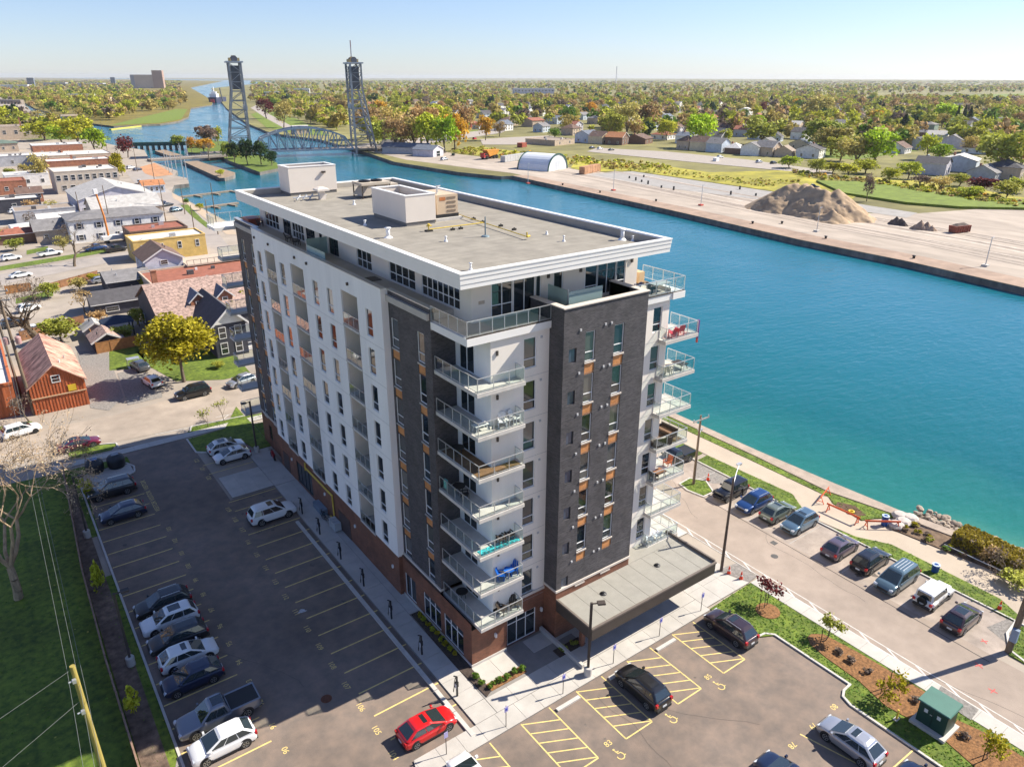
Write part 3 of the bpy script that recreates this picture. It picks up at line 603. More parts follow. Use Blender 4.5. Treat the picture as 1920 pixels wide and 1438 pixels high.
AMB = [glassmat('glass_sheer', (.08, .085, .08), .05, .8), GLASS, GLASS, glassmat('glass_grey', (.03, .045, .055), .04, .9)]
for a, c in wc:
    for z in LV: win(bld, VX+.12, (a+c)/2, z+.2, WEST, c-a, 2.3, 1, .3, glass=rnd.choice(AMB))
# recessed balconies
def rail(parent, pts, z, gap=1.15, hgt=1.07, post=.045, glass=None):
    """posts, top rail, bottom rail and one glass pane per bay along the polyline"""
    glass = glass or RAILG
    tr = MB()
    for k in range(len(pts)-1):
        a, b = Vector(pts[k]), Vector(pts[k+1]); L = (b-a).length; n = max(1, round(L/gap)); d = (b-a)/n
        za, zb_ = z+hgt, z+.10
        tr.bar((a.x, a.y, za), (b.x, b.y, za+.0005), .055, .05); tr.bar((a.x, a.y, zb_), (b.x, b.y, zb_+.0005), .04, .035)
        for i in range(n+(1 if k == len(pts)-2 else 0)):
            p = a+d*i; MB().box(p.x-post/2, p.x+post/2, p.y-post/2, p.y+post/2, z, z+hgt-.026).build('post', ALU, parent)
        for i in range(n):
            p, q = a+d*i, a+d*(i+1); e = d.normalized()*.04; p = p+e; q = q-e
            nn = Vector((-d.y, d.x)).normalized()*.006
            MB().hexa([(p.x-nn.x, p.y-nn.y, z+.13), (q.x-nn.x, q.y-nn.y, z+.13), (q.x+nn.x, q.y+nn.y, z+.13), (p.x+nn.x, p.y+nn.y, z+.13)],
                      [(p.x-nn.x, p.y-nn.y, z+hgt-.05), (q.x-nn.x, q.y-nn.y, z+hgt-.05), (q.x+nn.x, q.y+nn.y, z+hgt-.05), (p.x+nn.x, p.y+nn.y, z+hgt-.05)]).build('glass_pane', glass, parent)
    tr.build('handrail', ALU, parent)
sb = MB()
for a, c in slots:
    sb.box(1.55, 1.7, a, c, 4.2, 27.0); sb.box(VX+.1401, 1.55, a-.002, a, 4.2, 27); sb.box(VX+.1401, 1.55, c, c+.002, 4.2, 27); sb.box(VX+.14, 1.6, a, c, 27.0, 27.05)
P('recess_wall', sb, BEIGE)
for a, c in slots:
    for z in LV:
        s = P('balcony', MB().box(VX-.05, 1.55, a+.01, c-.01, z-.22, z), CONC2)
        rail(s, [(VX+.02, a+.05), (VX+.02, c-.05)], z, 1.0)
        win(bld, 1.53, a+(c-a)*.60, z+.02, WEST, (c-a)*.62, 2.2, 2, 0, DF, name='sliding_door')
        P('vent_louver', MB().box(1.50, 1.56, a+.35, a+1.1, z+2.35, z+2.65), M('louver_grey', (.33, .32, .31), .6, .1))
# ---- dark brick, west side
for y0, y1, cols in ((4.85, 11.3, ((5.86, 6.9), (9.85, 11.0))), (41.7, 49.4, ((43.6, 44.6), (46.9, 47.9)))):
    hs = []
    for a, c in cols:
        for z in LV: hs += [(a, c, z+.1, z+2.45), (a, c, z-.92, z-.02)]
    mb = MB(); wall(mb, 'x', .28, y0, y1, 4.55, 28.6, hs, .12, 1)
    mb.box(.28, 2.3, y0-.001, y0+.001, 4.55, 27); mb.face([(.55, y0, 27.7), (.55, y1, 27.7), (.55, y1, 28.6), (.55, y0, 28.6)]); mb.face([(.28, y0, 28.6), (.55, y0, 28.6), (.55, y1, 28.6), (.28, y1, 28.6)])
    if y1 > 40: mb.box(.28, 19.9, y1-.001, y1, 4.55, 28.6)
    P('brick_wall', mb, BK); P('coping', MB().box(.2, .62, y0-.05, y1+.02, 28.6, 28.68), ALU)
    P('stone_band', MB().box(.2, .6, y0+.01, y1-.01, 4.3, 4.55), STONE)
    for a, c in cols:
        for z in LV:
            win(bld, .28+.1, (a+c)/2, z+.1, WEST, c-a, 2.35, 1, .3, glass=rnd.choice(AMB))
            P('spandrel_panel', MB().box(.33, .42, a, c, z-.92, z-.1), OB); P('sill', MB().box(.22, .42, a-.04, c+.04, z-.1, z+.0), ALU)
# ---- corner recess with wrap-round balconies
mb = MB(); wall(mb, 'x', 2.3, .3, 4.85, 4.0, 27.2, [], .1, 1); P('recess_wall', mb, WHITE)
hs = [(5.16, 6.3, z+.35, z+2.65) for z in LV]
mb = MB(); wall(mb, 'y', .3, 2.3, 7.5, 4.55, 27.1, hs, .12, 1); P('wall', mb, SUNWHITE)
for z in LV:
    win(bld, 5.73, .42, z+.35, 0, 1.14, 2.3, 1, .3, glass=rnd.choice(AMB)); win(bld, 2.28, 3.25, z+.02, WEST, 1.95, 2.2, 2, 0, WF, name='sliding_door')
    P('control_joint', MB().box(4.55, 7.44, .297, .31, z-.28, z-.255), MATS['joint']); P('wall_vent', MB().box(6.62, 6.8, .25, .31, z+2.45, z+2.62), M('vent_cap', (.45, .45, .46), .6, 0))
    P('wall_lamp', MB().box(2.75, 2.9, .2, .31, z+1.95, z+2.3), DARKM)
P('stone_band', MB().box(3.4, 7.46, .22, .5, 4.3, 4.55), STONE)
CB = []
for k, z in enumerate(LV):
    s = P('balcony', MB().box(.42, 4.5, -.83, .29, z-.28, z).box(.42, 2.29, .29, 4.84, z-.28, z), CONC2)
    rail(s, [(.5, 4.8), (.5, -.75), (4.42, -.75), (4.42, .28)], z, 1.18); CB.append(z)
# ---- dark brick front block
ws = ((9.5, 10.45), (12.35, 13.35)); hs = []
for a, c in ws:
    for z in LV: hs += [(a, c, z+.45, z+2.75), (a, c, z-.55, z+.33)]
for z in LV: hs.append((7.97, 8.68, z+.65, z+1.75))
hs = [h for h in hs if h[2] > 4.7]
mb = MB(); wall(mb, 'y', -1.3, 7.45, 15.7, 4.9, 28.8, hs, .14, 1); wall(mb, 'x', 7.45, -1.3, .3, 4.9, 28.8); wall(mb, 'x', 15.7, -1.3, .3, 4.9, 28.8)
wall(mb, 'x', 7.85, -.9, 2.5, 27.7, 28.8); wall(mb, 'x', 15.3, -.9, 2.5, 27.7, 28.8); wall(mb, 'y', -.9, 7.85, 15.3, 27.7, 28.8); mb.box(7.45, 7.85, .3, 2.58, 27.1, 28.8); mb.box(15.3, 15.7, .3, 2.58, 27.1, 28.8)
P('brick_wall', mb, BK)
P('coping', MB().box(7.38, 15.77, -1.38, -.82, 28.8, 28.88).box(7.38, 7.92, -.82, 2.58, 28.801, 28.88).box(15.23, 15.77, -.82, 2.58, 28.801, 28.88), STONE)
for z in LV:
    for a, c in ws:
        win(bld, (a+c)/2, -1.18, z+.45, 0, c-a, 2.3, 1, .3, glass=rnd.choice(AMB))
        if z-.55 > 4.7: P('spandrel_panel', MB().box(a, c, -1.25, -1.16, z-.55, z+.3), OB)
        P('sill', MB().box(a-.05, c+.05, -1.37, -1.17, z+.33, z+.45), STONE)
    win(bld, 8.325, -1.18, z+.65, 0, .71, 1.1, 1, 0, DF, glass=glassmat('louver_glass', (.05, .07, .11), .1, .6))
    for x in (8.9, 11.3, 11.9): P('wall_vent', MB().box(x, x+.16, -1.38, -1.29, z+2.95, z+3.11), MATS['vent_cap'])
    P('soldier_course', MB().box(7.46, 15.69, -1.307, -1.29, z+2.84, z+2.87), M('joint_brick', (.12, .11, .11), .8, 0))
P('stone_band', MB().box(7.38, 15.77, -1.38, -1.0, 4.78, 4.98).box(7.38, 7.7, -1.0, .22, 4.781, 4.98), STONE); P('brick_wall', MB().box(7.46, 15.69, -1.29, .3, 0, 4.78), RB)
# ---- white south-east part with its balconies
hs = [(18.15, 19.15, z+.55, z+2.65) for z in LV]
mb = MB(); wall(mb, 'y', .3, 15.7, 19.95, 4.0, 27.1, hs, .12, 1); wall(mb, 'x', 19.95, .3, 49.4, 0, 28.0); mb.box(.3, 19.9, 49.3, 49.38, 0, 28)
P('wall', mb, SUNWHITE)
EB = []
for z in LV:
    win(bld, 18.65, .42, z+.55, 0, 1.0, 2.1, 1, .3, glass=rnd.choice(AMB))
    P('control_joint', MB().box(15.72, 19.9, .297, .31, z-.28, z-.255), MATS['joint'])
    s = P('balcony', MB().box(18.9, 22.85, -.55, .29, z-.42, z-.12).box(19.96, 22.85, .29, 2.6, z-.42, z-.12), CONC2)
    rail(s, [(18.98, .28), (18.98, -.47), (22.77, -.47), (22.77, 2.55)], z-.12, 1.2); EB.append(z-.12)
# far balconies seen past the north end
for z in LV:
    s = P('balcony', MB().box(-1.7, 2.0, 49.5, 51.4, z-.28, z), CONC2); rail(s, [(2, 51.3), (-1.6, 51.3), (-1.6, 49.6)], z, 1.3)
# ---- ninth floor: terrace deck, glass rail, set-back walls
P('terrace_slab', MB().prism([(.29, .1), (19.94, .1), (19.94, -.0), (21.35, -.0), (21.35, 2.9), (19.94, 2.9), (19.94, 49.3), (.29, 49.3)], 27.12, 27.66), FASC)
P('terrace_floor', MB().box(.56, 19.7, .3, 49, 27.66, 27.72), TERRF); P('terrace_floor', MB().box(.06, 2.29, 4.95, 49.2, 27.73, 28.22), TERRF)
s = P('terrace_rail', MB().box(.3, 7.45, .12, .2, 27.66, 27.75), DARKM); rail(s, [(.36, 4.84), (.36, .18), (7.44, .18)], 27.72, 1.05, 1.1)
s = P('terrace_rail', MB().box(15.8, 21.3, .05, .12, 27.66, 27.74), DARKM); rail(s, [(15.8, .1), (21.28, .1), (21.28, 4.8)], 27.72, 1.1, 1.15)
s = P('terrace_rail', MB().box(-1.9, 2, 52.3, 52.4, 27.66, 27.74).box(-2.1, 2.2, 49.4, 52.5, 27.3, 27.66), FASC); rail(s, [(2, 52.4), (-2, 52.4), (-2, 49.6)], 27.72, 1.2, 1.1)
PX, PY, PZ = 2.3, 2.6, 27.72
ww = [(4.1, 9.5, 7), (10.5, 14.8, 4), (18.05, 20.9, 3), (24.8, 26.9, 2), (28.5, 29.2, 1), (30.3, 32.55, 2), (33.2, 36.4, 4), (36.7, 38.9, 2), (40.3, 44.6, 4)]
sw = [(3.98, 5.86, 2, 1), (5.9, 7.9, 2, 0), (7.93, 8.45, 1, 1), (9.6, 10.52, 1, 1), (12.7, 14.0, 1, 1), (14.0, 16.0, 2, 0), (16.0, 17.0, 1, 1)]
mb = MB(); wall(mb, 'x', PX, PY, 46.3, PZ, 31.3, [(a, c, PZ+.58, 30.6) for a, c, n in ww], .1, 1); wall(mb, 'y', PY, PX, 18.3, PZ, 31.3, [(a, c, PZ+.12, 31.05) for a, c, n, q in sw], .1, 1)
wall(mb, 'x', 18.3, PY, 46.3, PZ, 31.3); wall(mb, 'y', 46.3, PX, 18.3, PZ, 31.3); P('penthouse_wall', mb, BEIGE)
for a, c, n in ww: win(bld, PX+.08, (a+c)/2, PZ+.58, WEST, c-a, 30.6-PZ-.58, n, .3, DF if n < 3 else WF)
for a, c, n, q in sw: win(bld, (a+c)/2, PY+.08, PZ+.12, 0, c-a-.03, 31.05-PZ-.12, n, .26 if q else 0, WF)
for x in (9.06, 12.2, 17.6): P('wall_lamp', MB().box(x-.1, x+.1, PY-.12, PY+.01, 30.0, 30.45), DARKM)
P('wall_vent', MB().box(2.9, 3.4, PY-.03, PY+.01, 29.0, 29.25), M('tan_louver', (.42, .34, .27), .7, .1)); P('wall_lamp', MB().box(1.9, 2.2, 2.7, 2.9, 31.0, 31.28), DARKM)
s = P('privacy_screen', MB().box(9.0, 9.05, .2, .26, PZ, PZ+2), ALU); MB().box(9.06, 12.3, .16, .2, PZ+.1, PZ+1.75).build('glass_pane', FROST, s); MB().box(9.0, 9.04, .3, 2.5, PZ+.1, PZ+1.85).build('glass_pane', FROST, s)
for y in (27.2,): s = P('privacy_screen', MB().box(.2, .26, y, y+.06, 28.22, PZ+2.1), ALU); MB().box(.27, 2.25, y, y+.04, PZ+.55, PZ+2.1).build('glass_pane', FROST, s); MB().box(.22, .26, y-4.2, y, PZ+.55, PZ+1.6).build('glass_pane', FROST, s)
P('terrace_hatch', MB().box(.5, 1.9, 15.4, 16.8, 28.22, 28.26), DARKM)
# ---- roof
RX0, RX1, RY0, RY1 = -.6, 18.5, -.64, 44.6
for k, (a, c, o_) in enumerate(((31.3, 31.6, .06), (31.62, 31.94, .03), (31.96, 32.26, 0))):
    P('fascia_board', MB().box(RX0+o_, RX1-o_, RY0+o_, RY0+.5, a, c), FASC); P('fascia_board', MB().box(RX0+o_, RX0+.5, RY0+.501, RY1, a, c), FASC); P('fascia_board', MB().box(RX1-.5, RX1-o_, RY0+.501, RY1, a, c), FASC); P('fascia_board', MB().box(RX0+.501, RX1-.501, RY1-.5, RY1-o_, a, c), FASC)
P('soffit', MB().box(RX0+.5, RX1-.5, RY0+.5, RY1-.5, 31.31, 31.5), FASC)
P('roof_edge_cap', MB().box(RX0-.04, RX1+.04, RY0-.04, RY0+.42, 32.26, 32.34).box(RX0-.04, RX0+.42, RY0+.42, RY1+.04, 32.2601, 32.34).box(RX1-.42, RX1+.04, RY0+.42, RY1+.04, 32.2601, 32.34).box(RX0+.42, RX1-.42, RY1-.42, RY1+.04, 32.2601, 32.34), M('white_cap', (.78, .76, .73), .4, .02))
P('roof', MB().box(RX0+.51, RX1-.51, RY0+.51, RY1-.51, 31.5, 31.7), MEMB)
P('parapet_lining', MB().box(RX1-.53, RX1-.502, RY0+.53, RY1-.53, 31.7, 32.25).box(RX0+.53, RX1-.53, RY1-.53, RY1-.502, 31.7, 32.25), M('parapet_membrane', (.36, .33, .29), .9, .08))
RZ = 31.7
def pent(name, x0, x1, y0, y1, h, label):
    t = T(name, label, 'rooftop house', (x0, y0, RZ))
    MB().box(.06, x1-x0-.06, .06, y1-y0-.06, 0, .32).build('curb', M('curb_membrane', (.19, .18, .17), .9, .1), t)
    w, d = x1-x0, y1-y0
    MB().box(0, w, 0, .25, .32, h).box(0, w, d-.25, d, .32, h).box(0, .25, .25, d-.25, .32, h).box(w-.25, w, .25, d-.25, .32, h).build('wall', BEIGE, t)
    MB().box(.25, w-.25, .25, d-.25, h-.9, h-.6).build('roof', MEMB, t)
    MB().box(-.04, w+.04, -.04, .3, h, h+.07).box(-.04, w+.04, d-.3, d+.04, h, h+.07).box(-.04, .3, .3, d-.3, h+.001, h+.07).box(w-.3, w+.04, .3, d-.3, h+.001, h+.07).build('coping', MATS['white_cap'], t)
    return t
t1 = pent('stair_house', 4.2, 9.6, 41.0, 44.05, 2.95, 'taller beige stucco stair house at the far end of the flat roof'); MB().box(3.7, 4.1, -.25, -.02, 2.2, 2.4).build('wall_lamp', DARKM, t1)
pent('lift_house', 5.9, 8.85, 18.2, 24.6, 2.55, 'beige stucco lift house with open coping in the middle of the flat roof')
# ---- canopy, ground floor
P('canopy', MB().box(7.5, 22.1, -5.7, -1.31, 2.95, 4.0), DARKM)
P('canopy_roof', MB().box(7.62, 21.98, -5.58, -1.31, 4.0, 4.06), CMEMB)
P('canopy_edge', MB().box(7.45, 22.15, -5.76, -5.58, 4.0, 4.16).box(7.45, 7.62, -5.58, -1.32, 4.001, 4.16).box(21.98, 22.15, -5.58, .2, 4.001, 4.32), M('canopy_trim', (.16, .13, .11), .6, .1))
P('canopy', MB().box(15.72, 22.1, -1.3, .28, 2.95, 4.02), DARKM); P('canopy_roof', MB().box(15.72, 21.98, -1.3, .28, 4.02, 4.07), CMEMB)
for k in range(1, 9): P('roof_seam', MB().box(7.62+1.6*k, 7.65+1.6*k, -5.58, -1.32, 4.06, 4.068), M('seam', (.2, .185, .16), .9, 0))
for p in ((1131, 1113), (1232, 1060)): g = G(*p, 4.06); tag(MB().lathe([(.3, 0), (.28, .05), (.12, .12), (.1, .2)], 12, (g.x, g.y, 4.06)).build('roof_drain', BLACKM), 'black roof drain on the canopy near the '+('lamp post' if p[0] < 1200 else 'street'), 'roof drain')
for x in (8.6, 14.5, 20.4): P('canopy_column', MB().box(x, x+.35, -3.4, -3.05, .13, 2.95), RB)
P('step_wall', MB().box(7.0, 7.25, -5.3, .2, .1, .5), CONC2)
gl = [(1.25, 4.2, 3), (4.75, 7.6, 3), (9.0, 10.9, 2)]
mb = MB(); wall(mb, 'x', .05, 0, 11.3, 0, 4.3, [(a, c, .35, 2.75) for a, c, n in gl], .12, 1); mb.face([(.05, 11.299, 0), (-.29, 11.299, 0), (-.29, 11.299, 4.2), (.05, 11.299, 4.2)])
wall(mb, 'y', 0, .05, 3.4, 0, 3.75); mb.box(3.398, 3.4, 0, .3, 0, 3.75); wall(mb, 'y', .3, 3.4, 7.46, 0, 4.3, [(3.7, 6.62, .12, 2.75)], .12, 1)
mb.box(.05, .28, 4.9, 11.3, 4.2, 4.299)
wall(mb, 'x', -.29, 11.3, 41.7, 0, 4.18, [(31.7, 36.3, .3, 3.0)], .12, 1); wall(mb, 'x', .28, 41.7, 49.4, 0, 4.3, [(46, 47, 1.2, 3.2)], .12, 1); mb.box(-.29, .28, 41.699, 41.7, 0, 4.2)
P('brick_wall', mb, RB)
for a, c, n in gl: win(bld, .05+.1, (a+c)/2, .35, WEST, c-a, 2.4, n, 0 if n == 2 else .78, WF, name='window' if n > 2 else 'entrance_door')
win(bld, -.29+.1, 34, .3, WEST, 4.6, 2.7, 4, 0, DF); win(bld, .38, 46.5, 1.2, WEST, 1, 2, 1, 0, DF)
win(bld, 5.16, .4, .12, 0, 2.92, 2.62, 3, .8, WF, name='entrance_door')
P('foundation', MB().box(-.02, .04, .0, 11.2, .1, .34).box(-.02, 3.42, -.06, -.001, .1, .36), CONC2)
P('steel_door', MB().box(-.33, -.28, 21.8, 24.6, .1, 2.4), M('door_brown', (.07, .045, .04), .6, .1)); P('steel_door', MB().box(-.33, -.28, 38.7, 40.6, .1, 2.4), MATS['door_brown'])
for x, y in ((2.2, -.1), (7.1, .22)): P('wall_lamp', MB().box(x, x+.14, y-.12, y+.1, 2.1, 2.45), WF)
for y in (12.4, 20.4, 27.9, 37.5): P('wall_lamp', MB().box(-.42, -.28, y, y+.2, 2.4, 2.7), WF)
# ---- rooftop equipment
def pipe(px, py, h, r, label, nm='vent_pipe', m=None, cap=True):
    g = G(px, py, RZ); b = MB(); m = m or WF
    b.tube((0, 0, 0), (0, 0, h), r, n=10)
    if cap: b.tube((0, 0, h), (0, 0, h+.06), r*1.7, n=10); b.lathe([(r*2.4, 0), (r*1.5, .12), (r*1.1, .16)], 12)
    return tag(b.build(nm, m, None, True, (g.x, g.y, RZ)), label, 'vent pipe')
for px, py, h, r, lab in ((728, 446, .75, .16, 'white capped vent stack casting a shadow in front of the lift house'), (882.5, 507, .45, .07, 'small vent pipe near the front corner of the flat roof'), (836, 453, .35, .07, 'short vent pipe between the vent stack and the mast on the flat roof'),
    (1166.5, 450, .8, .15, 'white capped vent stack near the canal-side corner of the flat roof'), (1186, 452, .35, .06, 'thin vent pipe just beside the canal-side vent stack'), (1057, 453, .4, .06, 'thin vent pipe in the open front part of the flat roof'),
    (684.5, 423, .4, .08, 'white vent pipe in the shade beside the lift house'), (664, 384, .35, .08, 'white vent pipe in front of the condenser unit'), (1025, 440, .2, .06, 'low vent stub behind the mast on the flat roof')): pipe(px, py, h, r, lab)
g = G(910, 444, RZ); tag(MB().tube((0, 0, 0), (0, 0, 1.6), .06, .05, 8).lathe([(.35, 0), (.3, .08), (.1, .14)], 12).build('roof_mast', M('blue_grey_metal', (.16, .22, .25), .5, .1), None, False, (g.x, g.y, RZ)), 'tall thin grey mast standing in the middle of the flat roof', 'mast')
for k, p in enumerate(((849, 432), (864, 430), (905, 418), (888, 412), (939, 425), (964, 432))):
    g = G(*p, RZ); tag(MB().box(-.18, .18, -.1, .1, 0, .16).tube((0, 0, .16), (0, 0, .24), .05).build('pipe_support', M('black_rubber', (.03, .028, .026), .8, .1), None, False, (g.x, g.y, RZ)), ordinal(k)+' black rubber block along the yellow gas line on the flat roof', 'pipe support')
YP = M('yellow_pipe', (.62, .44, .06), .5, .12, 3)
t = T('gas_line', 'yellow gas pipe run across the flat roof with its valve', 'gas pipe'); a, b_, c_ = G(852, 400, RZ+.25), G(988, 444, RZ+.25), G(806, 430, RZ+.25); d_ = G(905, 418, RZ+.25)
MB().tube(a, b_, .045).tube(c_, d_, .045).build('pipe', YP, t); MB().tube(b_, b_+Vector((.35, .1, 0)), .09).tube(b_, b_+Vector((0, 0, .35)), .06).build('valve', YP, t)
g = G(804, 434, RZ); t = T('gas_regulator', 'yellow gas regulator at the front corner of the lift house', 'gas regulator', (g.x, g.y, RZ)); MB().tube((0, 0, 0), (0, 0, .6), .05).tube((-.2, 0, .45), (.3, 0, .45), .055).lathe([(.03, .5), (.14, .53), (.14, .6), (.03, .66)], 12).build('body', YP, t); MB().box(-.3, .3, -.2, .2, 0, .12).build('foot', MATS['black_rubber'], t)
# generator and condenser
TANM = M('tan_cabinet', (.55, .42, .29), .6, .06, 1)
t = T('generator', 'tan generator cabinet with four louvres beside the lift house', 'generator', (9.45, 19.0, RZ))
MB().box(-.3, 2.6, -.3, 4.2, 0, .25).build('pad', CONC2, t); MB().box(-.05, 2.25, -.05, 3.6, .25, .55).build('base_frame', BLACKM, t); MB().box(0, 2.2, 0, 3.5, .55, 2.25).build('cabinet', TANM, t)
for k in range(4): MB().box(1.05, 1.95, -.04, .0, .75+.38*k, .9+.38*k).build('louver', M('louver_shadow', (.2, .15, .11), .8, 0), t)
MB().box(.3, .9, -.02, .0, 1.75, 2.05).build('emblem', M('rust_print', (.45, .16, .05), .6, .4, 8), t); MB().tube((.5, .8, 2.25), (.5, .8, 3.0), .07).tube((1.0, 1.5, 2.25), (1.0, 1.5, 2.8), .06).tube((1.0, 1.5, 2.8), (1.3, 1.5, 2.85), .06).build('exhaust', ALU, t)
t = T('condenser_unit', 'large beige rooftop condenser unit on angled legs behind the lift house', 'condenser unit', (9.6, 34.6, RZ))
MB().box(0, 3.4, 0, 2.4, 1.35, 1.6).hexa([(0, .1, 0.3), (1.0, .1, .3), (1.0, 2.3, .3), (0, 2.3, .3)], [(.9, .1, 1.35), (1.6, .1, 1.35), (1.6, 2.3, 1.35), (.9, 2.3, 1.35)]).hexa([(2.0, .1, .3), (3.0, .1, .3), (3.0, 2.3, .3), (2.0, 2.3, .3)], [(1.7, .1, 1.35), (2.4, .1, 1.35), (2.4, 2.3, 1.35), (1.7, 2.3, 1.35)]).box(2.5, 4.4, .3, 2.2, .4, 1.3).build('cabinet', M('beige_metal', (.50, .43, .34), .6, .08), t)
for x, y in ((.1, .1), (3.3, .1), (.1, 2.3), (3.3, 2.3)): MB().box(x-.05, x+.05, y-.05, y+.05, 0, 1.35).build('leg', DARKM, t)
for x in (.9, 2.3): MB().lathe([(.62, 0), (.62, .16), (.5, .17), (.5, .05), (.1, .05)], 18, (x, 1.2, 1.6)).build('fan', BLACKM, t)
t = T('roof_vent_hood', 'small beige mushroom vent hood in front of the stair house', 'vent hood', tuple(G(604, 374, RZ))); MB().box(-.3, .3, -.3, .3, 0, .9).build('stack', BEIGE, t); MB().box(-.65, .65, -.65, .65, .9, 1.1).hexa([(-.65, -.65, 1.1), (.65, -.65, 1.1), (.65, .65, 1.1), (-.65, .65, 1.1)], [(-.3, -.3, 1.25), (.3, -.3, 1.25), (.3, .3, 1.25), (-.3, .3, 1.25)]).build('hood', BEIGE, t)
t = T('pipe_rack', 'low rack of silver pipes lying before the stair house wall', 'pipe rack', tuple(G(570, 377, RZ)))
for k in range(3): MB().bar((-.8+.7*k, 0, .15), (-.2+.7*k, .4, .55), .12, .1).build('bracket', ALU, t)
MB().tube((-1, .3, .35), (2.6, .2, .35), .07).build('pipe', ALU, t)
# ---- things on the balconies and terraces
RESIN = lambda n, c: M(n, c, .5, .05, 3)
def chair(loc, rz, m, label, cat='chair', nm='patio_chair', slat=True, group=None):
    t = T(nm, label, cat, loc, rz, group)
    for x in (-.27, .27):
        for y in (-.25, .25): MB().box(x-.03, x+.03, y-.03, y+.03, 0, .42).build('leg', m, t)
        MB().box(x-.05, x+.05, -.3, .3, .6, .64).box(x-.025, x+.025, -.28, -.22, .42, .6).build('arm', m, t)
    MB().hexa([(-.28, -.3, .42), (.28, -.3, .42), (.28, .28, .36), (-.28, .28, .36)], [(-.28, -.3, .47), (.28, -.3, .47), (.28, .28, .41), (-.28, .28, .41)]).build('seat', m, t)
    for k in range(4): x = -.21+.14*k; MB().hexa([(x-.055, .26, .4), (x+.055, .26, .4), (x+.055, .3, .4), (x-.055, .3, .4)], [(x-.06, .45, 1.0-.05*abs(k-1.5)), (x+.06, .45, 1.0-.05*abs(k-1.5)), (x+.06, .49, 1.0-.05*abs(k-1.5)), (x-.06, .49, 1.0-.05*abs(k-1.5))]).build('back_slat', m, t)
    return t
def table(loc, m, label, r=.45, h=.7, rz=0, sq=None):
    t = T('patio_table', label, 'table', loc, rz)
    if sq: MB().box(-sq[0]/2, sq[0]/2, -sq[1]/2, sq[1]/2, h-.05, h).build('table_top', m, t); L = [(sx*(sq[0]/2-.06), sy*(sq[1]/2-.06)) for sx in (-1, 1) for sy in (-1, 1)]
    else: MB().lathe([(r, h-.04), (r, h), (.01, h)], 20).build('table_top', m, t); L = [(r*.6*math.cos(a), r*.6*math.sin(a)) for a in (.8, 2.4, 3.9, 5.5)]
    for x, y in L: MB().tube((x, y, 0), (x*.8, y*.8, h-.04), .03).build('leg', m, t)
    return t
wr, rr, br, bl = RESIN('white_resin', (.75, .73, .7)), RESIN('red_resin', (.62, .05, .07)), RESIN('brown_wicker', (.06, .045, .035)), RESIN('blue_resin', (.01, .12, .5))
for x, y, rz, lab in ((2.9, -.2, 2.6, 'white patio chair nearest the building corner on the seventh-floor balcony'), (3.5, -.15, 3.0, 'white patio chair in the middle of the seventh-floor balcony'), (4.0, -.25, 3.6, 'white patio chair by the end rail of the seventh-floor balcony')): chair((x, y, LV[1]), rz+PI, wr, lab)
table((1.3, .2, LV[1]), wr, 'white rectangular table at the corner of the seventh-floor balcony', sq=(1.1, .6), h=.5)
chair((2.9, 0, LV[4]), 0, br, 'dark loveseat chair left of its twin on the balcony with the blue rug'); chair((3.7, 0, LV[4]), 0, br, 'dark loveseat chair right of its twin on the balcony with the blue rug')
for k in range(5): tag(MB().box(.75+.72*k, 1.42+.72*k, -.68, .1, LV[4]+.002, LV[4]+.02).build('patterned_rug', M('aqua_rug', (.03, .42, .46), .9, .9, 5)), ordinal(k)+' aqua patterned rug tile from the corner of the balcony', 'rug')
for x, lab, rz in ((2.9, 'blue patio chair at the left of the round blue table', .7), (4.1, 'blue patio chair at the right of the round blue table', -.7)): chair((x, -.1, LV[5]), rz, bl, lab)
table((3.5, -.2, LV[5]), bl, 'round blue table between the blue chairs on the balcony', .42, .68)
for x, lab, rz in ((2.9, 'brown wicker armchair at the left on the lowest corner balcony', .5), (4.0, 'brown wicker armchair at the right on the lowest corner balcony', -.4)): chair((x, -.15, LV[6]), rz, br, lab)
for x, y, lab in ((20.2, -.1, 'red garden chair at the left on the eighth-floor canal balcony'), (21.2, .1, 'red garden chair at the right on the eighth-floor canal balcony')): chair((x, y, EB[0]), 2.9, rr, lab)
tag(MB().box(19.4, 22.3, -.3, 1.2, EB[0]+.002, EB[0]+.015).build('outdoor_rug', M('red_white_rug', (.55, .33, .3), .9, .5, 6)), 'red and white rug under the red garden chairs', 'rug')
def flag(): t = T('hanging_banner', 'purple and red banner hanging off the end of the eighth-floor canal balcony', 'banner', (22.9, -.5, EB[0]-.9)); MB().box(0, .05, 0, .25, .4, 2.0).build('cloth', M('purple_cloth', (.2, .05, .25), .8, .2), t); MB().box(0, .06, .02, .2, .0, .4).build('streamer', M('red_cloth', (.55, .08, .06), .8, .2), t)
flag()
table((20.6, .3, EB[1]), RESIN('cream_resin', (.6, .52, .42)), 'cream round table on the seventh-floor canal balcony', .4); chair((20.0, -.05, EB[1]), 2.0, MATS['cream_resin'], 'cream chair beside the cream round table')
table((22.1, .5, EB[1]), br, 'dark low box table by the end rail of the seventh-floor canal balcony', sq=(.9, 1.2), h=.5); chair((20.6, 1.5, EB[2]), 0, br, 'dark armchair at the back of the sixth-floor canal balcony')
def sofa(loc, rz, m, cm, label, w=1.9):
    t = T('outdoor_sofa', label, 'sofa', loc, rz); MB().box(-w/2, w/2, -.4, .4, .08, .35).build('seat_frame', m, t); MB().box(-w/2, w/2, .3, .42, .35, .8).build('backrest', m, t)
    for s_ in (-1, 1): MB().box(s_*w/2-.07, s_*w/2+.07, -.4, .3, .35, .6).build('arm', m, t)
    for k in range(2): MB().box(-w/2+.1+k*(w/2-.1), -w/2+.08+(k+1)*(w/2-.1), -.38, .28, .35, .48).build('cushion', cm, t)
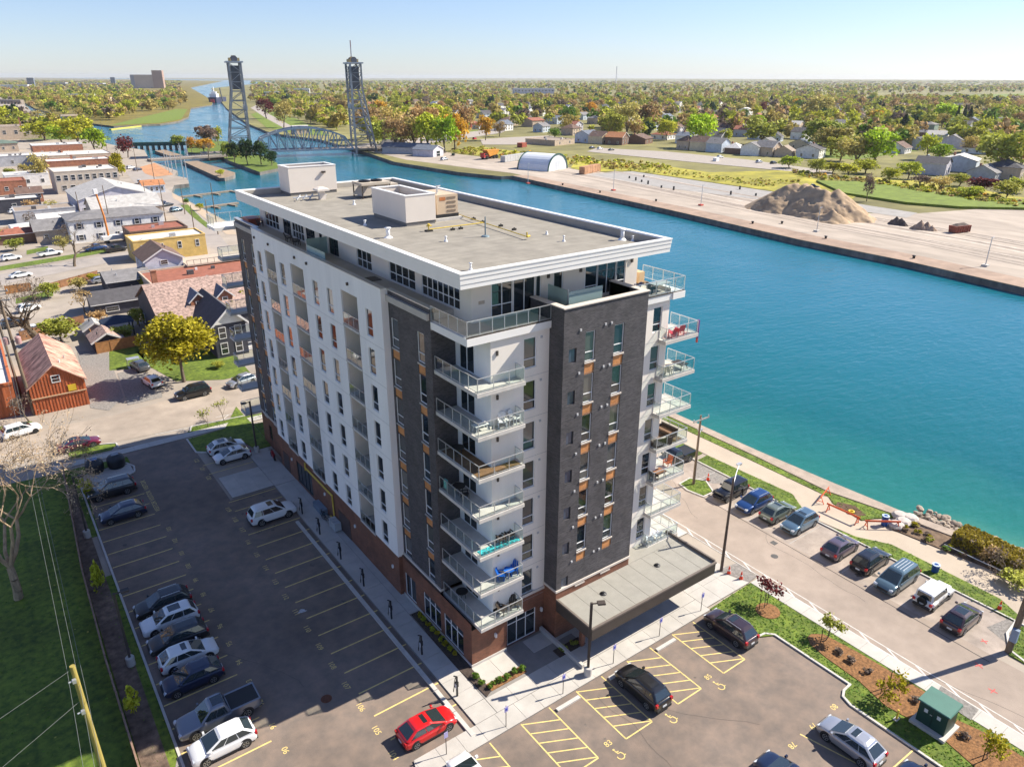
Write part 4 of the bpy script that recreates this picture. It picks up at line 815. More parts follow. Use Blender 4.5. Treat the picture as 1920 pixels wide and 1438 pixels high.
sofa((20.0, .05, EB[3]), 2.9, br, RESIN('cream_cushion', (.62, .56, .48)), 'cream cushioned sofa on the fifth-floor canal balcony'); sofa((22.0, 1.2, EB[3]), -PI/2, br, RESIN('brown_cushion', (.2, .12, .07)), 'brown sofa along the end rail of the fifth-floor canal balcony')
tag(MB().box(19.2, 22.5, -.4, 1.8, EB[3]+.002, EB[3]+.02).build('outdoor_rug', M('brown_rug', (.16, .10, .06), .9, .2)), 'brown rug under the sofas on the fifth-floor canal balcony', 'rug')
table((20.1, 0, EB[4]), RESIN('teak', (.28, .13, .06)), 'brown square dining table on the fourth-floor canal balcony', sq=(1.1, .9)); chair((19.5, .0, EB[4]), 1.5, br, 'dark chair left of the brown square dining table'); chair((22.3, 1.0, EB[4]), -1.5, RESIN('rust_resin', (.5, .14, .06)), 'rust red chair by the end rail of the fourth-floor canal balcony')
for x, lab, rz in ((19.6, 'white lounge chair at the left on the lowest canal balcony', 2.6), (20.6, 'white lounge chair at the right on the lowest canal balcony', 3.1)): chair((x, .0, EB[6]), rz, RESIN('white_blue_resin', (.62, .67, .75)), lab)
tag(MB().box(.6, 4.3, -.7, .2, LV[2]+.002, LV[2]+.02).box(.6, 2.2, .2, 4.6, LV[2]+.002, LV[2]+.02).build('deck_mat', M('brown_deck', (.2, .11, .05), .9, .25, 2)), 'brown deck covering on the sixth-floor corner balcony', 'deck mat')
for z, lab in ((LV[3], 'black patio table in the shade of the fifth-floor corner balcony'), (LV[2], 'black patio table in the shade of the sixth-floor corner balcony'), (LV[6], 'black patio table in the shade of the lowest corner balcony')): table((1.3, 3.3, z), BLACKM, lab, .5)
chair((1.2, 2.3, LV[3]), 1.2, BLACKM, 'black chair beside the black table on the fifth-floor corner balcony')
tag(MB().box(.56, .7, 3.9, 4.3, LV[3]+.3, LV[3]+1.06).build('hanging_towel', M('aqua_cloth', (.2, .5, .45), .9, .3, 6)), 'aqua towel hung on the rail of the fifth-floor corner balcony', 'towel')
# penthouse terrace furniture
nb = RESIN('navy_sling', (.05, .06, .14))
for x, y, rz, lab in ((16.3, 1.4, 2.6, 'navy sling chair by the penthouse patio doors'), (17.3, 1.7, 3.3, 'navy sling chair nearest the canal corner of the penthouse')): chair((x, y, 27.72), rz, nb, lab)
table((19.3, 1.0, 27.72), RESIN('glass_table_top', (.33, .36, .35)), 'grey glass dining table on the canal corner terrace', sq=(1.8, 1.0)); chair((18.3, .8, 27.72), 1.4, RESIN('dark_green_sling', (.03, .045, .04)), 'dark green chair left of the grey glass dining table')
t = T('storage_bench', 'long beige storage cabinet along the canal side of the terrace', 'cabinet', (19.0, 3.0, 27.72)); MB().box(0, .6, 0, 2.6, .0, .25).build('base', DARKM, t); MB().box(-.02, .62, -.02, 2.62, .25, 1.15).build('body', RESIN('tan_panel', (.58, .40, .22)), t)
for y, lab in ((34.5, 'dark chair on the west terrace before the four-light window'), (32.4, 'dark chair on the west terrace before the double window')): chair((1.2, y, 28.22), 1.5, br, lab)
tag(MB().box(.6, 1.9, 45.2, 47.2, 28.23, 29.0).build('picnic_bench', RESIN('red_stain', (.3, .08, .05))), 'reddish wooden bench at the far north end of the west terrace', 'bench'); chair((1.6, 44.3, 28.22), 1.2, br, 'dark chair at the far north end of the west terrace')
# ---- along the west wall: gas pipes, meters, bin, bike
t = T('gas_manifold', 'yellow gas pipes running down the red brick west wall', 'gas pipe')
for k in range(3):
    o_ = .1*k; MB().tube((-.42, 33.0, 3.6-o_), (-.42, 25.6+o_, 3.6-o_), .04).tube((-.42, 25.6+o_, 3.6-o_), (-.42, 25.6+o_, .7), .04).build('pipe', YP, t)
MB().tube((-.5, 24.9, .7), (-.5, 26.5, .7), .07).build('manifold', YP, t); MB().tube((-.42, 33, 3.2), (-.42, 33, 4.1), .09).build('riser', YP, t)
t = T('gas_meter', 'grey gas meter boxes under the yellow pipes', 'gas meter', (-.75, 24.0, .13))
for k in range(3): MB().box(-.35, .35, .55*k, .55*k+.45, .1, 1.0).build('meter_box', M('grey_meter', (.42, .43, .43), .5, .08), t)
tag(MB().box(-1.0, -.3, 27.8, 30.2, .12, .8).build('utility_cabinet', M('blue_grey_cabinet', (.2, .25, .3), .6, .1)), 'blue-grey utility cabinet against the brick wall beside the gas pipes', 'cabinet')
def cyc(loc, rz, m, lab):
    t = T('bicycle', lab, 'bicycle', loc, rz)
    for x in (-.5, .5):
        w = MB(); 
        for k in range(14): a, c = 2*PI*k/14, 2*PI*(k+1)/14; w.tube((x+.33*math.cos(a), 0, .34+.33*math.sin(a)), (x+.33*math.cos(c), 0, .34+.33*math.sin(c)), .022, n=5, cap=False)
        w.build('wheel', BLACKM, t)
    MB().tube((-.5, 0, .34), (-.1, 0, .3), .02).tube((-.1, 0, .3), (-.25, 0, .85), .02).tube((-.25, 0, .8), (.35, 0, .85), .02).tube((-.1, 0, .3), (.38, 0, .8), .02).tube((.35, 0, .95), (.5, 0, .34), .02).tube((-.5, 0, .34), (-.22, 0, .75), .015).build('frame', m, t); MB().box(-.35, -.13, -.06, .06, .85, .9).build('saddle', BLACKM, t); MB().tube((.33, -.25, .98), (.33, .25, .98), .018).build('handlebar', BLACKM, t)
cyc((-.9, 26.6, .13), 1.9, RESIN('teal_paint', (.05, .12, .13)), 'teal bicycle standing by the yellow gas pipes'); cyc((-1.0, 27.3, .13), 1.6, BLACKM, 'black bicycle standing behind the teal one')
# motorcycle by the north corner
t = T('motorcycle', 'dark red motorcycle parked against the north end of the brick wall', 'motorcycle', (-.7, 43.6, .13), 1.5)
for x in (-.65, .65): MB().lathe([(.3, -.08), (.33, 0), (.3, .08)], 14).xf(Matrix.Translation((x, 0, .33)) @ Matrix.Rotation(PI/2, 4, 'X')).build('wheel', BLACKM, t)
MB().box(-.6, .3, -.14, .14, .35, .75).hexa([(-.1, -.15, .7), (.5, -.15, .7), (.5, .15, .7), (-.1, .15, .7)], [(0, -.12, 1.0), (.4, -.1, 1.0), (.4, .1, 1.0), (0, .12, 1.0)]).build('body', RESIN('dark_red_paint', (.25, .02, .02)), t); MB().tube((.45, -.38, 1.05), (.45, .38, 1.05), .02).tube((.65, 0, .33), (.4, 0, 1.05), .03).build('handlebar', BLACKM, t)
# ================================================================== vehicles
TYRE = M('tyre', (.018, .018, .018), .85, 0); RIM = M('alloy_rim', (.38, .39, .4), .35, 0, metal=.7); CGL = glassmat('car_glass', (.02, .03, .032), .02, 1.0)
HLM = M('headlight_lens', (.62, .65, .68), .12, 0, spec=.8); TLM = M('taillight_lens', (.42, .012, .015), .18, 0, spec=.8); TRIM = M('black_trim', (.022, .022, .024), .55, 0); PLATE = M('licence_plate', (.6, .62, .64), .5, 0)
def paint(name, c, metal=.25): return M('paint_'+name, c, .28, 0, spec=.5, coat=1.0, metal=metal)
PC = dict(white=paint('white', (.74, .74, .73), 0), black=paint('black', (.012, .012, .014)), navy=paint('navy', (.012, .022, .06)), blue=paint('blue', (.014, .05, .17)), red=paint('red', (.62, .012, .014), .1), silver=paint('silver', (.46, .47, .50), .6), grey=paint('grey', (.10, .105, .115), .4), pewter=paint('pewter', (.24, .25, .28), .5), dark=paint('dark', (.025, .028, .034)), maroon=paint('maroon', (.10, .012, .022)), green=paint('green', (.17, .20, .165), .4), steel=paint('steel', (.12, .20, .27), .5), slate=paint('slate', (.10, .16, .20), .4), umber=paint('umber', (.05, .03, .035), .3), purple=paint('purple', (.13, .10, .13), .4), burg=paint('burgundy', (.16, .012, .035)), tan=paint('tan', (.32, .27, .2)), rust=paint('rust', (.3, .07, .03)))
K = {  # L, W, H, belt, ground, hood z, cabin (rear bottom, rear top, front top, front bottom), wheel r, wheelbase
 'suv': (4.6, 1.88, 1.70, 1.10, .22, 1.06, -2.16, -1.72, .28, 1.22, .37, 2.72), 'crossover': (4.45, 1.85, 1.62, 1.06, .2, 1.01, -2.10, -1.42, .22, 1.22, .36, 2.66),
 'big_suv': (4.95, 1.98, 1.86, 1.18, .27, 1.14, -2.34, -1.98, .38, 1.25, .40, 2.86), 'hatch': (4.3, 1.80, 1.50, .98, .18, .94, -2.0, -1.25, .15, 1.22, .34, 2.62),
 'sedan': (4.8, 1.84, 1.44, .95, .18, .90, -1.95, -.95, .15, 1.32, .34, 2.8), 'van': (5.15, 1.98, 1.78, 1.06, .19, 1.03, -2.45, -2.1, .62, 1.68, .37, 3.05),
 'pickup': (5.8, 2.0, 1.92, 1.18, .34, 1.16, -.72, -.52, .62, 1.36, .42, 3.6), 'jeep': (4.5, 1.84, 1.85, 1.14, .36, 1.12, -2.05, -2.0, .52, .80, .42, 2.95)}
cmesh = {}
def carmesh(kind):
    if kind in cmesh: return cmesh[kind]
    L, Wd, H, zb, gz, hz, r0, r1, f1, f0, wr, wb = K[kind]; h = Wd/2; d = {}
    bed = kind == 'pickup'; jeep = kind == 'jeep'; rear = -L/2; front = L/2
    deck = zb if kind != 'sedan' else zb-.02
    st = [(rear, h*.80, gz+.22, deck-.32), (rear+.05, h*.93, gz+.10, deck-.14), (rear+.2, h*.98, gz, deck-.02), (-wb/2, h, gz, deck), (-.2, h, gz, zb), (f0-.1, h, gz, hz+.03), (f0+.35, h*.995, gz, hz), (front-.35, h*.97, gz, hz-.09), (front-.1, h*.90, gz+.05, hz-.2), (front, h*.74, gz+.16, hz-.36)]
    if jeep: st = [(rear+.1, h*.86, gz+.1, deck-.02), (rear+.15, h*.88, gz, deck), (-.2, h*.88, gz, zb), (f0, h*.88, gz, hz), (front-.35, h*.66, gz+.1, hz-.04), (front-.28, h*.64, gz+.12, hz-.08)]
    b = MB(); n = 10
    for x, w, z0, z1 in st:
        zs = z0+(z1-z0)*.45; zt = z1-.10*(1 if not jeep else .5)
        b.v += [(x, -w*.90, z0), (x, -w*.985, z0+.12), (x, -w, zs), (x, -w*.965, zt), (x, -w*.86, z1), (x, w*.86, z1), (x, w*.965, zt), (x, w, zs), (x, w*.985, z0+.12), (x, w*.90, z0)]
    for i in range(len(st)-1):
        for k in range(n): b.f.append((i*n+k, (i+1)*n+k, (i+1)*n+(k+1) % n, i*n+(k+1) % n)); b.mi.append(0)
    b.f.append(tuple(range(n))); b.mi.append(0); b.f.append(tuple(range(len(st)*n-1, (len(st)-1)*n-1, -1))); b.mi.append(0)
    m = b.mesh('body', TRIM, True); bm = bmesh.new(); bm.from_mesh(m); bmesh.ops.recalc_face_normals(bm, faces=bm.faces[:]); bm.to_mesh(m); bm.free(); d['body'] = m
    # cabin: belt ring, glass-top ring, roof ring
    wb_, wt = h*(.93 if not jeep else .86), h*(.74 if not jeep else .80); zg = H-.10; c = MB()
    def ring(x0, x1, w, z, ch): return [(x0, -w+ch, z), (x0+ch, -w, z), (x1-ch, -w, z), (x1, -w+ch, z), (x1, w-ch, z), (x1-ch, w, z), (x0+ch, w, z), (x0, w-ch, z)]
    R = [ring(r0, f0, wb_, zb-.06, .1), ring(r0, f0, wb_, zb, .1), ring(r1, f1, wt, zg, .1), ring(r1+.08, f1-.12, wt-.06, H-.025, .14), ring(r1+.32, f1-.32, wt-.3, H+.015, .14)]
    for r in R: c.v += r
    for i in range(4):
        for k in range(8): c.f.append((i*8+k, i*8+(k+1) % 8, (i+1)*8+(k+1) % 8, (i+1)*8+k)); c.mi.append(0)
    c.f.append(tuple(range(32, 40))); c.mi.append(0); d['cabin'] = c.mesh('cabin', TRIM, False)
    def panel(A, B, C, D, u0, u1, v0, v1, off):
        A, B, C, D = map(Vector, (A, B, C, D)); q = lambda u, v: (A*(1-u)+B*u)*(1-v)+(D*(1-u)+C*u)*v
        nn = (B-A).cross(D-A).normalized(); P4 = [q(u0, v0), q(u1, v0), q(u1, v1), q(u0, v1)]
        return MB().hexa([p-nn*.02 for p in P4], [p+nn*off for p in P4])
    y = .1
    d['windshield'] = panel((f0, -wb_+y, zb), (f0, wb_-y, zb), (f1, wt-y, zg), (f1, -wt+y, zg), .0, 1, .04, .96, .012).mesh('windshield', CGL)
    d['rear_window'] = panel((r0, wb_-y, zb), (r0, -wb_+y, zb), (r1, -wt+y, zg), (r1, wt-y, zg), .04, .96, .12, .94, .012).mesh('rear_window', CGL)
    cuts = [(.02, .315), (.335, .655), (.675, .97)] if kind in ('suv', 'big_suv', 'van', 'jeep', 'crossover') else ([(.05, .49), (.515, .97)])
    sw_ = []
    for s_ in (-1, 1):
        for u0, u1 in cuts:
            if s_ < 0: pm = panel((r0+y, -wb_, zb), (f0-y, -wb_, zb), (f1-y, -wt, zg), (r1+y, -wt, zg), u0, u1, .06, .94, .012)
            else: pm = panel((f0-y, wb_, zb), (r0+y, wb_, zb), (r1+y, wt, zg), (f1-y, wt, zg), 1-u1, 1-u0, .06, .94, .012)
            sw_.append(pm.mesh('side_window', CGL))
    d['side_window'] = sw_
    whl = MB().lathe([(wr*.62, -.11), (wr*.93, -.105), (wr, -.06), (wr, .06), (wr*.93, .105), (wr*.62, .11)], 20).xf(Matrix.Rotation(PI/2, 4, 'X')); d['wheel'] = whl.mesh('wheel', TYRE, False)
    rm = MB().lathe([(wr*.66, .02), (wr*.66, .118), (wr*.58, .112), (wr*.56, .07), (.02, .07)], 20).xf(Matrix.Rotation(PI/2, 4, 'X'))
    for k in range(5): a = 2*PI*k/5; rm.bar((.05*math.cos(a), -.1, .05*math.sin(a)), (wr*.6*math.cos(a), -.1, wr*.6*math.sin(a)), .055, .03, up=(0, 1, 0))
    d['rim'] = rm.mesh('rim', RIM)
    d['arch'] = MB().lathe([(wr+.075, -.02), (wr+.075, .0), (.05, .0)], 22).xf(Matrix.Rotation(PI/2, 4, 'X')).mesh('wheel_arch', TRIM)
    d['headlight'] = MB().hexa([(front-.32, -.24, hz-.27), (front-.03, -.16, hz-.34), (front-.01, .18, hz-.35), (front-.05, .18, hz-.32)], [(front-.34, -.25, hz-.17), (front-.13, -.18, hz-.215), (front-.10, .18, hz-.22), (front-.2, .18, hz-.2)]).mesh('headlight', HLM)
    d['taillight'] = MB().box(rear-.01, rear+.16, -.10, .13, zb-.34, zb-.08).mesh('taillight', TLM)
    d['mirror'] = MB().hexa([(-.1, -.1, 0), (.08, -.1, 0), (.08, .1, 0), (-.1, .1, 0)], [(-.07, -.09, .15), (.05, -.09, .15), (.05, .09, .15), (-.07, .09, .15)]).mesh('mirror', TRIM)
    d['grille'] = MB().box(front-.06, front+.012, -h*.5, h*.5, gz+.26, hz-.36).mesh('grille', TRIM); d['bumper'] = MB().box(rear-.03, rear+.12, -h*.8, h*.8, gz+.02, gz+.24).mesh('bumper', TRIM)
    d['plate'] = MB().box(rear-.035, rear-.005, -.2, .2, gz+.32, gz+.47).mesh('licence_plate', PLATE)
    d['rocker'] = [MB().box(-wb/2+wr+.1, wb/2-wr-.1, min(q, w_), max(q, w_), gz-.01, gz+.13).mesh('rocker_panel', TRIM) for q, w_ in ((-h*1.005, -h*.93), (h*.93, h*1.005))]
    cmesh[kind] = d; return d
def setm(o, m):
    o.material_slots[0].link = 'OBJECT'; o.material_slots[0].material = m; return o
def car(kind, col, x, y, yaw, label, cat='car', nm=None, sunroof=False, rails=False, roof=None, simple=False, group=None):
    d = carmesh(kind); L, Wd, H, zb, gz, hz, r0, r1, f1, f0, wr, wb = K[kind]; h = Wd/2; pm = PC[col]
    t = T(nm or {'pickup': 'pickup_truck', 'van': 'minivan', 'jeep': 'off_road_car', 'sedan': 'sedan', 'hatch': 'hatchback'}.get(kind, 'parked_suv'), label, cat, (x, y, .02), yaw, group)
    o = setm(O('body', d['body'], t), pm)
    ss = o.modifiers.new('smooth', 'SUBSURF'); ss.levels = ss.render_levels = 0 if kind == 'jeep' else (1 if simple else 2)
    setm(O('roof', d['cabin'], t), roof or pm)
    O('windshield', d['windshield'], t); O('rear_window', d['rear_window'], t)
    for m in d['side_window']: O('side_window', m, t)
    jy = h-.11 if kind != 'jeep' else h-.14
    for sx in (-1, 1):
        for sy in (-1, 1):
            w = O('wheel', d['wheel'], t, (sx*wb/2, sy*jy, wr), 0 if sy < 0 else PI)
            if not simple: O('rim', d['rim'], w); O('wheel_arch', d['arch'], t, (sx*wb/2, sy*(h*.985 if kind != 'jeep' else h*.88), wr+.03), 0 if sy < 0 else PI)
    if not simple:
        for sy in (-1, 1):
            O('headlight', d['headlight'], t, (0 if kind != 'jeep' else -.3, sy*(h-.28) if kind != 'jeep' else sy*.42, 0), 0, (1, -sy*-1, 1)); O('taillight', d['taillight'], t, (0, sy*(h-.2), 0), 0, (1, sy, 1))
            setm(O('mirror', d['mirror'], t, (f0-.28, sy*(h+.08), zb+.02)), pm)
            if rails: MB().tube((r1+.3, sy*(h*.66), H+.03), (f1-.2, sy*(h*.66), H+.03), .022, n=6).tube((r1+.3, sy*(h*.66), H-.03), (r1+.3, sy*h*.66, H+.03), .02, n=5).tube((f1-.2, sy*h*.66, H-.05), (f1-.2, sy*h*.66, H+.03), .02, n=5).build('roof_rail', ALU, t)
        O('grille', d['grille'], t); O('bumper', d['bumper'], t); O('licence_plate', d['plate'], t); [O('rocker_panel', q, t) for q in d['rocker']]
        if sunroof: MB().box(-.95 if sunroof == 2 else -.45, f1-.28, -h*.46, h*.46, H-.02, H+.022).build('sunroof', CGL, t)
        if kind == 'van':
            for k in (-.42, -.14, .14, .42): MB().box(r1+.35, f1-.45, k-.03, k+.03, H, H+.035).build('roof_rib', ALU, t)
    if kind == 'pickup':
        MB().box(-L/2+.1, r0-.06, -h*.82, h*.82, zb-.0, zb+.03).build('tonneau_cover', TRIM, t)
        setm(MB().box(-L/2+.03, r0-.04, -h*.98, -h*.82, zb-.3, zb+.05).box(-L/2+.03, r0-.04, h*.82, h*.98, zb-.3, zb+.05).box(-L/2+.0, -L/2+.1, -h*.98, h*.98, zb-.5, zb+.04).build('bed_side', TRIM, t), pm)
    if kind == 'jeep':
        O('spare_wheel', d['wheel'], t, (-L/2-.02, 0, 1.0), PI/2); MB().box(L/2-.32, L/2-.05, -h*.8, h*.8, .5, .7).build('front_bumper', TRIM, t)
        for sx in (-1, 1):
            for sy in (-1, 1): MB().hexa([(sx*wb/2-.55, -.14, .72), (sx*wb/2+.55, -.14, .72), (sx*wb/2+.55, .14, .72), (sx*wb/2-.55, .14, .72)], [(sx*wb/2-.35, -.14, .95), (sx*wb/2+.35, -.14, .95), (sx*wb/2+.35, .14, .95), (sx*wb/2-.35, .14, .95)]).build('fender', pm if col == 'white' else TRIM, t, loc=(0, sy*(h-.13), 0))
    return t
NX, PXX, NY, PYY = PI, 0.0, -PI/2, PI/2
# west lot, left column
car('crossover', 'white', -18.3, 3.9, NX, 'white crossover half in the sun at the end of the left parking row', rails=False)
car('pickup', 'pewter', -17.8, 6.6, NX, 'grey crew-cab pickup with a black bed cover in the left parking row', 'pickup', sunroof=True)
car('crossover', 'navy', -18.4, 11.4, NX, 'navy crossover between the empty stall and a white car with a sunroof')
car('crossover', 'white', -18.0, 14.1, PXX, 'white crossover backed in, its nose towards the drive aisle', sunroof=True)
car('suv', 'dark', -18.2, 16.7, NX, 'near-black SUV squeezed between two white ones')
car('suv', 'white', -18.2, 19.4, NX, 'white SUV with a wide dark panoramic roof', sunroof=2)
car('suv', 'black', -18.2, 22.0, NX, 'black SUV at the top end of the parked group of seven', rails=True)
car('crossover', 'navy', -18.2, 40.2, NX, 'dark blue crossover parked alone near the visitor stalls', rails=False)
car('big_suv', 'dark', -18.3, 46.1, NX, 'long dark SUV parked next to the waste bins')
# west lot, right column
car('big_suv', 'white', -5.3, 30.75, PXX, 'white off-road SUV parked alone facing the brick wall', sunroof=True, rails=True)
car('hatch', 'white', -4.8, 46.6, NX, 'white crossover nearer the loading pad, nose outwards', sunroof=True); car('crossover', 'white', -4.7, 49.2, PXX, 'white SUV beside the north lawn with a dark roof panel', sunroof=2, rails=True)
car('hatch', 'red', -6.0, -3.3, PXX, 'bright red hatchback with a small sunroof', sunroof=True)
# entrance lot
car('suv', 'black', 9.2, -9.75, PYY, 'black SUV in the barrier-free stall before the entrance')
a = (G(1328, 1175)+G(1382, 1217))/2; car('suv', 'umber', a.x+.9, a.y, PYY, 'dark brown SUV with roof rails beside the mulch lawn', rails=True, sunroof=True)
a = (G(1547, 1392)+G(1611, 1434))/2; car('crossover', 'silver', a.x+.9, a.y, PYY, 'silver crossover with a sunroof beside the green transformer', sunroof=True)
a = G(1456, 1427, 1.3); car('crossover', 'navy', a.x, a.y-1.0, PYY, 'dark blue car cut off by the bottom edge left of the silver one')
a = G(1722, 1440, 1.4); car('hatch', 'navy', a.x, a.y-1.0, PYY, 'dark car roof at the bottom edge right of the silver one'); a = G(862, 1422, 1.0); car('hatch', 'white', a.x, a.y-1.5, PYY, 'white car nose at the bottom edge below the red hatchback')
# street row by the canal
def zz4(a, b): return G(1240+a/2.8235, 760+b/2.8235)
def row(kind, col, p, q, yaw, label, **k):
    a = (zz4(*p)+zz4(*q))/2; return car(kind, col, a.x, a.y+K[kind][1]/2-.08, yaw, label, **k)
row('jeep', 'black', (350, 515), (437, 478), NX, 'black boxy off-roader at the head of the canal-side row')
row('suv', 'blue', (475, 582), (565, 535), NX, 'deep blue SUV next to the black off-roader', rails=True); row('crossover', 'green', (605, 632), (690, 582), PXX, 'grey-green wagon with its tail to the street', sunroof=True, rails=True)
row('suv', 'steel', (720, 692), (808, 642), NX, 'steel blue SUV at the left of the empty canal-side stall', rails=True, sunroof=True)
row('crossover', 'purple', (945, 828), (1022, 772), PXX, 'mauve-grey SUV at the right of the empty canal-side stall', sunroof=True); row('suv', 'black', (1105, 902), (1188, 842), PXX, 'black SUV between the mauve car and the blue minivan', sunroof=True)
row('van', 'slate', (1240, 1008), (1340, 935), NX, 'slate blue minivan with a ribbed silver roof', cat='minivan'); row('jeep', 'white', (1437, 1092), (1530, 1028), PXX, 'white boxy off-roader with a spare wheel on its tailgate')
row('crossover', 'umber', (1595, 1217), (1677, 1150), PXX, 'dark maroon crossover with a long glass roof, last of the canal-side row', sunroof=2)
row('pickup', 'black', (130, 312), (60, 330), NX, 'black pickup half hidden behind the canal balconies', cat='pickup')
# side street and driveway
def strt(kind, col, p, q, flip, label, **k):
    a, b = G(*p), G(*q); d = (b-a).normalized(); c = (a+b)/2+Vector((-d.y, d.x, 0))*(K[kind][1]/2-.1); return car(kind, col, c.x, c.y, math.atan2(d.y, d.x)+(PI if flip else 0), label, **k)
strt('sedan', 'burg', (124, 851), (181, 837), False, 'burgundy sedan parked along the shady side street', sunroof=2); strt('big_suv', 'black', (345, 752), (387, 742), True, 'large black SUV parked across the side street')
strt('crossover', 'silver', (444, 729), (474, 719), True, 'silver crossover parked behind the large black SUV'); a = G(286, 722); car('crossover', 'white', a.x, a.y, 1.75, 'white crossover in the gravel driveway under the tree'); a = G(264, 694); car('crossover', 'grey', a.x, a.y+.5, 1.75, 'dark grey car in front of the white one in the driveway', simple=True)
# distant cars
for k, (px, py, kind, col, yaw, lab) in enumerate([(240, 412, 'pickup', 'blue', .1, 0), (30, 400, 'suv', 'white', .3, 'white SUV beside the trailer on the town lot'), (180, 470, 'pickup', 'blue', .25, 'blue pickup parked behind the white motel'), (218, 472, 'pickup', 'black', .25, 'black pickup parked at the back of the yellow building'),
    (95, 480, 'pickup', 'white', .25, 'white pickup parked in the lane behind the bare tree'), (22, 488, 'suv', 'white', .25, 'white SUV at the left picture edge by the lane'), (40, 520, 'sedan', 'white', .2, 'white car behind the cedar fence'), (190, 530, 'hatch', 'silver', .2, 'silver hatchback under the carport'), (55, 583, 'crossover', 'white', .4, 'white car on the gravel lot left of the big bare tree'),
    (300, 383, 'suv', 'navy', .5, 'dark SUV on the town street near the quay lawn'), (314, 387, 'sedan', 'dark', .5, 'dark sedan on the town street behind the SUV'), (331, 397, 'suv', 'slate', .4, 'slate SUV parked beside the quay lawn'), (262, 345, 'pickup', 'white', 1.4, 'white truck outside the quayside kiosk'), (270, 356, 'suv', 'white', .3, 'white SUV parked before the quayside kiosk'),
    (245, 317, 'suv', 'white', .6, 'white vehicle by the orange dig'), (258, 320, 'sedan', 'navy', .5, 'navy car beside the orange dig'), (833, 301, 'van', 'silver', .3, 'silver van in front of the grey quay shed'), (850, 292, 'sedan', 'black', .9, 'black car on the apron behind the quay shed'), (765, 270, 'sedan', 'red', .4, 'red car on the road beside the park'),
    (1350, 297, 'suv', 'white', .0, 'white SUV parked before the blue house'), (1423, 306, 'suv', 'silver', .0, 'silver SUV before the white gabled house'), (1450, 308, 'suv', 'black', .0, 'black SUV before the tan gabled house'), (1110, 279, 'sedan', 'navy', .1, 'navy car by the flat tan building'), (1125, 281, 'suv', 'white', .1, 'white SUV by the flat tan building'), (1146, 283, 'sedan', 'dark', .1, 'dark sedan beside the yellow house'), (1523, 354, 'pickup', 'dark', -.6, 'dark pickup standing behind the sand pile'), (1630, 311, 'sedan', 'silver', 0, 'silver car beneath the bright green tree'), (1740, 296, 'suv', 'white', .2, 'white SUV on the lane behind the green tree'), (890, 262, 'suv', 'red', .5, 'dark red car near the red barn'), (28, 612, 'suv', 'dark', .2, 'dark vehicle at the left edge behind the rusty barn'), (42, 815, 'suv', 'white', .2, 'white vehicle behind the bare branches on the side street'), (68, 622, 'sedan', 'white', .2, 'white car behind the rusty barn')]):
    if not lab: continue
    a = G(px, py); car(kind, col, a.x, a.y, yaw, lab, simple=True, cat={'pickup': 'pickup', 'van': 'van'}.get(kind, 'car'))
# ================================================================== street furniture near the building
def lamp_post(x, y, h, ang, label, base=True):
    t = T('lamp_post', label, 'lamp post', (x, y, 0), ang)
    if base: MB().lathe([(.33, 0), (.33, .85), (.3, .9)], 20).build('concrete_base', CONC2, t)
    MB().box(-.09, .09, -.09, .09, .9 if base else 0, h).build('pole', DARKM, t); MB().box(.05, .55, -.04, .04, h-.12, h-.04).build('arm', DARKM, t); MB().box(.45, 1.05, -.22, .22, h-.14, h).build('lamp_head', DARKM, t)
    return t
lamp_post(7.0, -6.0, 7.1, -.5, 'dark square lamp post on a concrete base before the entrance canopy'); lamp_post(-1.8, 46.4, 7.1, PI, 'dark lamp post at the north end of the brick wall')
lamp_post(-21.9, 16.3, 7.1, 0, 'dark lamp post with its white base beside the group of parked cars'); lamp_post(-21.9, 38.2, 7.1, 0, 'dark lamp post with its white base near the waste bins')
for k, (x, y) in enumerate(((-1.16, -6.3), (4.16, -6.35), (9.45, -6.3), (14.77, -6.28), (20.11, -6.2))):
    t = T('barrier_free_sign', ordinal(k)+' small blue parking sign from the left along the entrance walk', 'sign', (x, y, .12), 0, 'parking signs along the entrance walk')
    MB().tube((0, 0, 0), (0, 0, 2.0), .03, n=6).build('post', DARKM, t); MB().box(-.16, .16, -.06, -.03, 1.45, 1.95).build('sign_plate', M('sign_lilac', (.42, .38, .62), .5, .1), t); MB().box(-.08, .08, -.075, -.06, 1.6, 1.8).build('symbol', M('sign_blue', (.05, .08, .45), .5, 0), t)
a = G(872, 1438); t = T('walk_sign', 'small sign on a post at the bottom corner of the entrance walk', 'sign', (-5.9, -5.8, .12)); MB().tube((0, 0, 0), (0, 0, 2.2), .03, n=6).build('post', DARKM, t); MB().box(-.15, .15, -.06, -.03, 1.6, 2.1).build('sign_plate', MATS['sign_lilac'], t)
for k, y in enumerate((29.5, 24.7, 19.5, 14.4, 8.9, 3.6, -1.8)):
    t = T('charging_post', ordinal(6-k)+' black charging post from the front along the west sidewalk', 'charging post', (-2.5, y, .13), 0, 'charging posts along the west sidewalk')
    MB().box(-.06, .06, -.06, .06, 0, 1.9).build('post', BLACKM, t); MB().box(-.12, .1, -.1, .1, .95, 1.4).build('charger', BLACKM, t); MB().box(-.14, -.12, -.1, .1, .85, 1.25).build('screen', M('pale_screen', (.5, .52, .56), .3, 0), t)
    c = MB(); pts = [(-.14, .1, 1.0), (-.22, .16, .6), (-.2, .2, .35), (-.14, .24, .55), (-.1, .2, 1.2), (-.05, .12, 1.75)]
    for i in range(5): c.tube(pts[i], pts[i+1], .028, n=6)
    c.build('cable', BLACKM, t); MB().tube((0, 0, 1.9), (-.25, 0, 2.1), .05, n=6).build('cable_arm', BLACKM, t)
